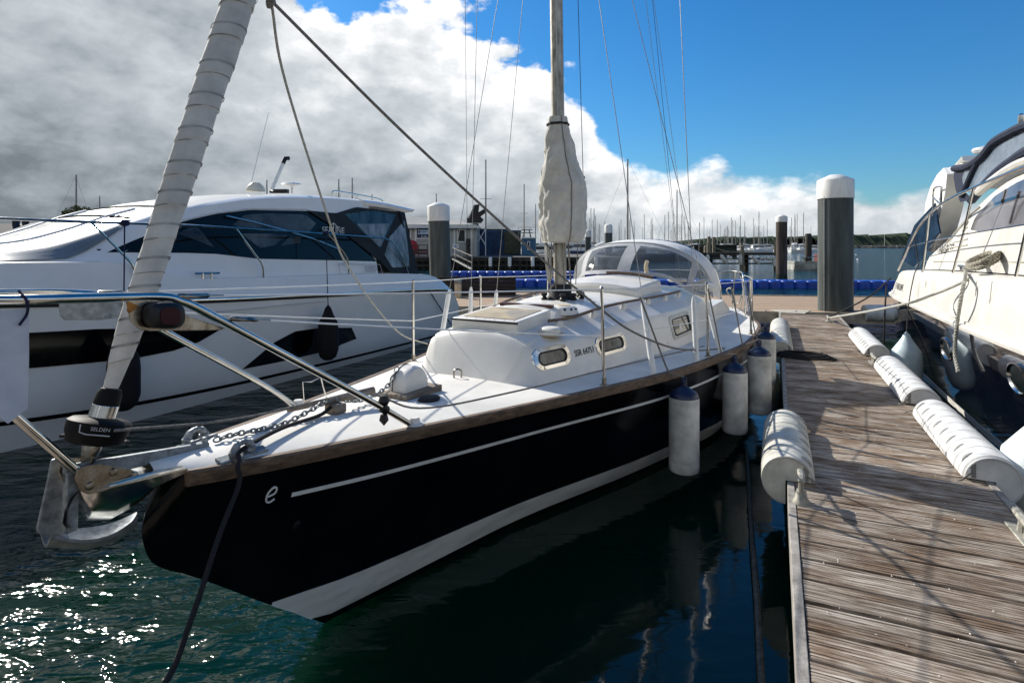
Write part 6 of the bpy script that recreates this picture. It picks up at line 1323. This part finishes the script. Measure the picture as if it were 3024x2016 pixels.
# red domed hose locker, fence, gangway
c = P(1216, 722, 53.2); rd_ = thing('hose_locker', 'red domed hose locker in front of the kiosk', 'locker', at=(c.x, 53.2, 1.13)); MB().lathe([(.55, -.2), (.56, .55), (.50, .80), (.32, 1.0), (0, 1.08)], (c.x, 53.2, 1.6), (0, 0, 1), 18).build('shell', mat('red plastic', (.42, .02, .02), .5), rd_); MB().box((c.x, 53.2, 1.3), (.6, .6, .4)).build('stand', jm, rd_)
fn = thing('quay_fence', 'brown board fence on the quay edge in front of the red locker', 'fence', at=(P(1225, 740, 52.4).x, 52.4, 1.13)); fa, fb = P(1185, 740, 52.4).x, P(1262, 740, 52.4).x
for z in (1.45, 1.72): MB().box(((fa + fb) / 2, 52.4, z), (fb - fa, .05, .22)).build('board', mat('brown fence', (.09, .04, .035), .8), fn)
MB().box(((fa + fb) / 2, 52.4, 2.2), (fb - fa, .06, .06)).build('top_rail', mat('brown fence', (0, 0, 0)), fn)
for i in range(4): MB().box((fa + (fb - fa) * i / 3, 52.42, 1.65), (.08, .08, 1.2)).build('post', mat('brown fence', (0, 0, 0)), fn)
gwm = mat('dull gangway metal', (.10, .105, .10), .7, 0, var=.2)
gw_ = thing('gangway', 'grey railed gangway sloping from the quay to the blue float', 'gangway', at=P(1345, 775, 48)); A_, B_ = P(1338, 765, 51.5), P(1394, 795, 44.0)
for sd in (-.5, .5):
    e = Vector((0, sd, 0)); MB().tube([A_ + e, B_ + e], .07, 6).build('stringer', gwm, gw_); MB().tube([A_ + e + Vector((0, 0, 1.0)), B_ + e + Vector((0, 0, 1.0))], .018, 6).build('hand_rail', gwm, gw_); MB().tube([A_ + e + Vector((0, 0, .5)), B_ + e + Vector((0, 0, .5))], .015, 6).build('mid_rail', gwm, gw_)
    for i in range(6): q = A_.lerp(B_, i / 5) + e; MB().tube([q, q + Vector((0, 0, 1.0))], .016, 6).build('baluster', gwm, gw_)
mb = MB(); mb.add([A_ + Vector((0, -.5, .05)), B_ + Vector((0, -.5, .05)), B_ + Vector((0, .5, .05)), A_ + Vector((0, .5, .05))], [(0, 1, 2, 3)]); mb.build('tread', gwm, gw_)
# container, shed, frame
CY = 60.0; cx0, cx1 = P(1404, 730, CY).x, P(1538, 730, CY).x; ct = thing('shipping_container', 'corrugated blue shipping container behind the quay', 'container', at=((cx0 + cx1) / 2, CY, 1.13))
cbl = mat('container blue', (.012, .065, .17), .5, var=.3, scale=1.5); n = 34; pts = []
for i in range(n): 
    xa = cx0 + (cx1 - cx0) * i / n; w_ = (cx1 - cx0) / n; pts += [(xa, CY), (xa + w_ * .3, CY), (xa + w_ * .45, CY + .06), (xa + w_ * .85, CY + .06)]
pts += [(cx1, CY), (cx1, CY + 2.4), (cx0, CY + 2.4)]; mb = MB(); mb.prism([Vector((x, y, 1.2)) for x, y in pts], (0, 0, 2.45)); mb.build('corrugated_wall', cbl, ct, flat=True)
for z in (1.2, 3.68): MB().box(((cx0 + cx1) / 2, CY - .02, z), (cx1 - cx0 + .1, .12, .16)).build('rail', cbl, ct)
MB().box((cx1 - .9, CY - .15, 2.45), (1.6, .1, 2.3)).build('door', mat('dark olive door', (.06, .07, .04), .7, var=.3), ct); MB().box(((cx0 + cx1) / 2 - .6, CY + 1, 3.83), (cx1 - cx0 - 1.0, 2.0, .12)).build('roof_deck', jm, ct)
SY = 56.5; sx0, sx1 = P(1541, 730, SY).x, P(1582, 730, SY).x; st_ = thing('shed', 'small blue shed with narrow window next to the container', 'shed', at=((sx0 + sx1) / 2, SY, 1.13)); sh = MB().box(((sx0 + sx1) / 2, SY + .8, 2.0), (sx1 - sx0, 1.6, 1.75)).build('wall', mat('shed blue', (.03, .13, .24), .6, var=.2, scale=2), st_); MB().box(((sx0 + sx1) / 2, SY + .8, 2.92), (sx1 - sx0 + .16, 1.8, .12)).build('roof', trim, st_)
c = P(1561, 725, SY); MB().box((c.x, SY - .02, c.z), (.28, .05, .85)).build('window', trim, sh); MB().box((c.x, SY - .05, c.z), (.16, .02, .7)).build('pane', glassd, sh)
tb_ = thing('picnic_table', 'dark picnic table on the railed roof of the blue shed', 'table', at=P(1557, 700, 57.5)); c = P(1556, 700, 57.5)
MB().box(c + Vector((0, 0, .72)), (1.1, .6, .06)).build('table_top', jm, tb_)
for sd in (-1, 1): MB().box(c + Vector((0, sd * .55, .42)), (1.1, .2, .05)).build('bench', jm, tb_); MB().tube([c + Vector((sd * .4, -.5, 0)), c + Vector((sd * .2, 0, .7))], .04, 5).build('leg', jm, tb_); MB().tube([c + Vector((sd * .4, .5, 0)), c + Vector((sd * .2, 0, .7))], .04, 5).build('leg', jm, tb_)
rlg = thing('roof_railing', 'thin metal railing round the shed roof terrace', 'railing', at=P(1556, 700, 58.2)); c = P(1556, 702, 58.2)
for z in (.5, 1.05): MB().box(c + Vector((0, 0, z)), (1.7, .04, .04)).build('rail', galv, rlg)
for x in (-.85, -.3, .3, .85): MB().box(c + Vector((x, 0, .5)), (.04, .05, 1.1)).build('post', galv, rlg)
xf = thing('braced_frame', 'white cross braced timber frame in front of the blue container', 'frame', at=P(1420, 760, 57)); xa, xb = P(1405, 730, 57).x, P(1434, 730, 57).x
for a, b in (((xa, 1.15), (xa, 3.9)), ((xb, 1.15), (xb, 3.9)), ((xa, 2.2), (xb, 3.8)), ((xa, 3.8), (xb, 2.2)), ((xa - .3, 3.85), (xb + .3, 3.85))): MB().tube([Vector((a[0], 57, a[1])), Vector((b[0], 57, b[1]))], .06, 4).build('brace', trim, xf)
cr_ = thing('crane', 'black folded crane head standing above the kiosk roof end', 'crane', at=P(1400, 760, 61)); hd = [(900, 330), (900, 385), (1060, 385), (1090, 345), (1050, 310), (1105, 270), (1110, 215), (1028, 262), (1040, 168), (985, 176)]
MB().prism([P(1150 + x * .2551, 560 + y * .2551, 61) for x, y in hd], (0, .7, 0)).build('head', blackp, cr_, bev=.04); MB().tube([P(1384, 645, 60.9), P(1402, 604, 60.9)], .10, 6).build('ram', galv, cr_); c = P(1405, 660, 61.3); MB().lathe([(.35, 0), (.30, c.z - 1.1)], (c.x, 61.3, 1.1), (0, 0, 1), 12).build('column', jm, cr_)
lr = thing('sign_board', 'small white notice with blue mark on the kiosk wall', 'sign', at=P(1345, 722, 54.9)); c = P(1346, 727, 54.9); MB().box(c, (.62, .03, .42)).build('panel', trim, lr); MB().lathe([(.10, 0), (.10, .02)], c + Vector((0, -.02, 0)), (0, -1, 0), 12).build('mark', mat('sign blue', (0, 0, 0)), lr)
bx = thing('utility_door', 'tall dark utility door at the kiosk end', 'door', at=P(1383, 750, 54.5)); c = P(1383, 738, 54.5); MB().box(c + Vector((0, 0, .2)), (.42, .1, 1.75)).build('leaf', jm, bx); MB().box(c + Vector((.15, -.07, .2)), (.05, .05, .15)).build('handle', galv, bx)

# ================================================================ MOORED BOATS IN THE DISTANCE
hullw = mat('far white hull', (.70, .71, .70), .5, var=.1); hulln = mat('far navy hull', (.02, .03, .07), .5); sparm = mat('far spar', (.30, .29, .27), .5, .3, var=.2)
def sailboat(name, label, x, y, L_, H, group=None, hm=None, cover=None, rot=0.0, spread=True):
    M = Matrix.Translation((x, y, 0)) @ Matrix.Rotation(rot, 4, 'Z'); t = thing(name, label, 'sailing boat', M, group); b = L_ * .15; fb = L_ * .11; rows = []
    for s, w_, z in ((-.5, .75, .95), (-.3, .95, .9), (0, 1, .92), (.3, .7, 1.0), (.45, .25, 1.1), (.5, .02, 1.15)): rows.append([M @ Vector((s * L_, k * b * w_ * f, fb * z * g)) for k, f, g in ((-1, .9, 1.0), (-1, 1, .97), (-1, .8, 0), (1, .8, 0), (1, 1, .97), (1, .9, 1.0))])
    mb = MB(); mb.grid(rows, close=True); mb.poly(rows[0]); mb.build('hull', hm or hullw, t); rows = [[M @ Vector((s * L_, k * b * .55 * q, fb * (.95 + z))) for k, z in ((-1, 0), (-.8, h), (.8, h), (1, 0))] for s, q, h in ((-.15, 1, .5), (.15, .8, .42), (.25, .6, .05))]
    mb = MB(); mb.grid(rows); mb.poly(rows[0]); mb.build('cabin', hm or hullw, t)
    mb = MB(); mb.tube([M @ Vector((.06 * L_, 0, fb)), M @ Vector((.06 * L_, 0, H))], [H * .0095, H * .0068], 6)
    ms_ = mb.build('mast', sparm, t)
    mb = MB(); mb.tube([M @ Vector((.03 * L_, 0, fb * 2.1)), M @ Vector((-.36 * L_, 0, fb * 2.2))], L_ * .018, 6); mb.build('boom', cover or sparm, t)
    if spread: MB().tube([M @ Vector((.06 * L_, -L_ * .08, H * .62)), M @ Vector((.06 * L_, L_ * .08, H * .62))], H * .003, 4).build('spreader', sparm, t)
    MB().tube([M @ Vector((.49 * L_, 0, fb * 1.1)), M @ Vector((.06 * L_, 0, H * .97))], H * .0013, 3).build('forestay', sparm, t); MB().tube([M @ Vector((-.49 * L_, 0, fb)), M @ Vector((.06 * L_, 0, H))], H * .001, 3).build('backstay', sparm, t)
    return t
rd = random.Random(21)
near = [(213, 515, 62, 'mast standing over the garden bush', 1), (290, 578, 70, 'mast just clear of the cabin top', 1), (785, 530, 66, 'mast just behind the aerial mast', 1), (997, 528, 60, 'mast next to the roof rail', 1), (1034, 524, 64, 'mast over the aft hardtop', 1), (1099, 573, 75, 'short mast over the hardtop tail', 1), (1290, 571, 80, 'mast tip over the white pile cap', 1), (1434, 470, 72, 'tall mast rising over the crane', 1), (1548, 543, 82, 'mast behind the shed roof table', 1), (1580, 602, 90, 'mast at the left edge of the mast cover', 1), (1752, 615, 95, 'mast between the small capped piles', 1)]
for px, yt_, Yd, lab, _ in near:
    H = CZ - (yt_ - HY) / F * Yd; sailboat('sailing_boat', 'sailing boat with its ' + lab, P(px, 730, Yd).x, Yd, H * .72, H, rot=rd.uniform(-.5, .5) + 1.57, spread=True)
H = CZ + (727 - 470) / F * 78; bkc = mat('black sail cover', (.012, .012, .016), .9)
sailboat('sailing_boat', 'black hulled ketch with black sail covers beyond the spray hood', P(1868, 730, 78).x, 78, 11, H, hm=mat('far black hull', (.02, .02, .022), .5), cover=bkc, rot=math.pi)
sailboat('sailing_boat', 'dark boat with folded black cover right of the ketch', P(2010, 730, 85).x, 85, 9, CZ + (727 - 560) / F * 85, hm=mat('far grey hull', (.12, .12, .12), .5), cover=bkc, rot=math.pi)
sailboat('sailing_boat', 'navy hulled boat with a pale stripe behind the mast foot', P(1705, 730, 88).x, 88, 9, CZ + (727 - 590) / F * 88, hm=hulln, rot=.2)
protoH = 15.0; pb = sailboat('sailing_boat', 'distant white sailing boat among the mast forest of the far marina', P(2010, 730, 230).x, 230, 10.5, protoH, 'sailing boats in the far marina', rot=.6)
for i in range(104):
    px = rd.uniform(1592, 2270) if i < 92 else rd.uniform(2290, 2410); Yd = rd.uniform(190, 390); hh = rd.uniform(10, 17) * (Yd / 270)**.35; k = hh / protoH
    copy_tree(pb, Matrix.Translation((P(px, 730, Yd).x, Yd, 0)) @ Matrix.Rotation(rd.uniform(-.9, .9) + (0 if rd.random() < .5 else math.pi), 4, 'Z') @ Matrix.Scale(k, 4))
def cruiser(x, y, L_, label, rot=0.0, group=None):
    M = Matrix.Translation((x, y, 0)) @ Matrix.Rotation(rot, 4, 'Z'); t = thing('motor_cruiser', label, 'motor boat', M, group); rows = []
    for s, w_, z in ((-.5, .9, .12), (-.2, 1, .12), (.2, .9, .13), (.42, .4, .15), (.5, .03, .165)): rows.append([M @ Vector((s * L_, k * L_ * .16 * w_ * f, L_ * z * g)) for k, f, g in ((-1, .9, 1.0), (-1, 1, .95), (-1, .75, 0), (1, .75, 0), (1, 1, .95), (1, .9, 1.0))])
    mb = MB(); mb.grid(rows, close=True); mb.poly(rows[0]); mb.build('hull', hullw, t); mb = MB()
    rows = [[M @ Vector((s * L_, k * L_ * .11 * q, L_ * z)) for k, z in ((-1, .12), (-.85, h), (.85, h), (1, .12))] for s, q, h in ((-.35, 1, .26), (-.05, 1, .30), (.12, .9, .24), (.3, .6, .13))]; mb.grid(rows); mb.poly(rows[0]); mb.build('cabin', hullw, t)
    rows = [[M @ Vector((s * L_, k * L_ * .1112 * q, L_ * z)) for z in (.17, .225)] for k in (-1,) for s, q in ((-.3, .98), (0, .97), (.1, .9))]; mb = MB(); mb.grid(rows); rows2 = [[M @ Vector((s * L_, L_ * .1112 * q, L_ * z)) for z in (.17, .225)] for s, q in ((-.3, .98), (0, .97), (.1, .9))]; mb.grid(rows2); mb.build('cabin_window', glassd, t); return t
for px, Yd, L_, lab, rot in ((2345, 260, 12, 'white flybridge motor boat moored across the channel by the brown pile', -2.2), (2375, 280, 11, 'low white motor boat beside the flybridge boat across the channel', .3), (2400, 250, 9, 'white motor boat half hidden by the thick dark pile', 2.6)): cruiser(P(px, 730, Yd).x, Yd, L_, lab, rot)
for px, Yd, L_ in ((1600, 105, 9), (1640, 112, 10), (1680, 120, 9), (1725, 118, 11), (1775, 125, 10), (1830, 115, 10), (2130, 240, 10), (2190, 250, 11), (2245, 240, 10), (2060, 250, 11), (2160, 300, 12), (2270, 280, 11)): cruiser(P(px, 730, Yd).x, Yd, L_, 'white motor boat berthed among the distant yachts', rd.uniform(-.5, .5) + (math.pi if rd.random() < .5 else 0), 'motor boats in the far marina')

# ================================================================ FAR SHORE
def ridge(name, px0, px1, Yd, top, m, dep=160, step=2.2, amp=1.0, seed=0):
    mb = MB(); rows = []; px = px0; rh_ = random.Random(seed)
    while px <= px1:
        h = CZ + (HY - interp(top, px)) / F * Yd; h += amp * (3.0 * noise.noise(Vector((px * .03, seed, 0))) + 2.2 * noise.noise(Vector((px * .13, seed, 3))) + 1.4 * noise.noise(Vector((px * .45, seed, 7))) + rh_.uniform(-1.3, 1.3)); x = P(px, 730, Yd).x
        rows.append([Vector((x, Yd - 30 - 18 * noise.noise(Vector((px * .05, 9, 0))), -1)), Vector((x, Yd - 18, max(1.0, h * .28 + amp * 2.5 * noise.noise(Vector((px * .35, seed + 2, 1)))))), Vector((x, Yd - 8, max(1.2, h * .62 + amp * 2.5 * noise.noise(Vector((px * .37, seed + 5, 1)))))), Vector((x, Yd, max(1.5, h))), Vector((x * 1.05, Yd + dep, max(1.0, h * .9)))]); px += step * rh_.uniform(.6, 1.4)
    mb.grid(rows); o = mb.build(name, m, None, ang=180); o['kind'] = 'structure'; return o
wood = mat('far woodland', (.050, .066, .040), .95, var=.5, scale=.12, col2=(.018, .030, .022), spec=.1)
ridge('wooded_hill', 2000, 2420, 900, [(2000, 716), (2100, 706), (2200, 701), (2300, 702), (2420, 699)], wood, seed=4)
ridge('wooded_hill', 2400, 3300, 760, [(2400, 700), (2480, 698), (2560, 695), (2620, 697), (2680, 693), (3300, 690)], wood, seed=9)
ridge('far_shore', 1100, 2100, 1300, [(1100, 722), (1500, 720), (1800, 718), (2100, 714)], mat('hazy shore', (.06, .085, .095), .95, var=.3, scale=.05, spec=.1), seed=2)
bw_m = mat('breakwater rock', (.20, .19, .165), .9, var=.35, scale=.5); bw = thing('breakwater', 'low rubble breakwater below the wooded hill', 'breakwater', at=(P(2600, 730, 560).x, 560, 0)); rk = MB(); rk.lathe([(0, -1), (.8, -.7), (1.05, 0), (.75, .6), (.2, .85), (0, .86)], (0, 0, 0), (0, 0, 1), 7); rp = None
MB().hexa([Vector((x, y, z)) for z, e in ((-1, 0), (2.2, 3)) for x, y in ((P(2500, 730, 560).x, 556 + e), (P(2800, 730, 560).x, 556 + e), (P(2800, 730, 560).x, 580 - e), (P(2500, 730, 560).x, 580 - e))]).build('core', bw_m, bw)
for i in range(130):
    x = P(2500 + 290 * (i % 65) / 65 + rd.uniform(-2, 2), 730, 556).x; sc = rd.uniform(.8, 1.7); row_ = i // 65
    if rp is None: rp = rk.build('rock', bw_m, None, flat=True); o = rp
    else: o = rp.copy(); COL.objects.link(o)
    o.parent = bw; o.matrix_basis = WM[bw.name].inverted() @ (Matrix.Translation((x, 555.5 + row_ * 2, .2 + row_ * 1.5)) @ Matrix.Rotation(rd.uniform(0, 6), 4, 'Z') @ Matrix.Rotation(rd.uniform(-.6, .6), 4, 'X') @ Matrix.Diagonal((sc * 1.3, sc, sc * .9, 1)))
c = P(2612, 722, 570); lp_ = thing('lamp_post', 'slim lamp post on the far breakwater', 'lamp post', at=(c.x, 570, 2)); MB().tube([Vector((c.x, 570, 1.5)), Vector((c.x, 570, CZ + (727 - 692) / F * 570))], .14, 6).build('post', hullw, lp_); MB().box((c.x, 570, CZ + (727 - 692) / F * 570), (.9, .4, .3)).build('lamp', hullw, lp_)
# channel buoys: small white floats
for px, py in ((2528, 752), (2533, 767), (2382, 752)):
    c = G(px, py, 0); t = thing('mooring_buoy', 'small white mooring buoy afloat in the open channel', 'buoy', at=c, group='white mooring buoys'); MB().lathe([(0, -.1), (.12, -.08), (.17, 0), (.15, .1), (.06, .17), (.03, .22), (0, .23)], c, (0, 0, 1), 12).build('body', hullw, t)
# houses and bush behind the white motor yacht
slate = mat('dark slate', (.025, .03, .045), .7, var=.25, scale=1.5); brick = mat('dull render', (.20, .17, .14), .9, var=.2, scale=1)
def house(px, Yd, w, d, zw, zr, label, chim):
    c = P(px, 730, Yd); t = thing('house', label, 'house', at=(c.x, Yd, 0)); MB().box((c.x, Yd, zw / 2), (w, d, zw)).build('wall', brick, t)
    r = MB().hexa([Vector((c.x + x, Yd + y, z)) for x, y, z in ((-w / 2 - .3, -d / 2 - .3, zw - .1), (w / 2 + .3, -d / 2 - .3, zw - .1), (w / 2 + .3, d / 2 + .3, zw - .1), (-w / 2 - .3, d / 2 + .3, zw - .1), (-w / 2 + 1.2, 0, zr), (w / 2 - 1.2, 0, zr), (w / 2 - 1.2, .1, zr), (-w / 2 + 1.2, .1, zr))]).build('roof', slate, t, flat=True)
    MB().box((c.x + chim, Yd, zr + .2), (.7, .7, 1.5)).build('chimney', slate, r)
    for k in (-.28, .22): MB().box((c.x + k * w, Yd - d / 2 - .03, zw - 1.1), (1.0, .08, 1.1)).build('window', trim, t); MB().box((c.x + k * w, Yd - d / 2 - .08, zw - 1.1), (.8, .03, .9)).build('pane', glassd, t)
house(-10, 95, 9, 7, 3.4, 5.8, 'dark slate roofed house at the edge of the quay left of the cabin', 3.2); house(118, 100, 9, 7, 4.1, 6.1, 'second slate roofed house half hidden behind the windscreen', -2.5)
def bush(px, py, Yd, rx, rz, label):
    c = P(px, py, Yd); t = thing('garden_tree', label, 'tree', at=(c.x, Yd, 0)); rr = random.Random(5); tr = MB(); tr.tube([Vector((c.x, Yd, -.5)), Vector((c.x + .1, Yd, c.z - rz * .6)), Vector((c.x, Yd, c.z + rz * .3))], [.22, .16, .04], 7)
    for k in range(14):
        a = rr.uniform(0, 6.28); e = Vector((math.cos(a) * rx * .75, math.sin(a) * rx * .7, rr.uniform(-.3, .8) * rz)); tr.tube([Vector((c.x, Yd, c.z - rz * .7)), c + e * .5, c + e], [.07, .04, .015], 5)
    tr.build('trunk', mat('grey bark', (.20, .17, .13), .9), t); mb = MB(); n = 0
    while n < 2600:
        v = Vector((rr.gauss(0, 1), rr.gauss(0, 1), rr.gauss(0, 1))).normalized() * rr.random()**.35; f = noise.noise(v * 2.2 + Vector((3, 1, 0)))
        if f < -.12: continue
        p = c + Vector((v.x * rx, v.y * rx, v.z * rz * (1 + .25 * f))); a = Vector((rr.gauss(0, 1), rr.gauss(0, 1), rr.gauss(0, 1))).normalized() * rr.uniform(.06, .13); b = a.orthogonal().normalized() * a.length * .6; mb.add([p - a, p + b, p + a, p - b], [(0, 1, 2, 3)]); n += 1
    mb.build('crown', mat('olive leaves', (.13, .13, .030), .8, var=.4, scale=1.2, col2=(.055, .065, .018)), t, flat=True)
bush(232, 640, 62, 1.75, 1.15, 'olive green bushy tree crown showing over the white windscreen')
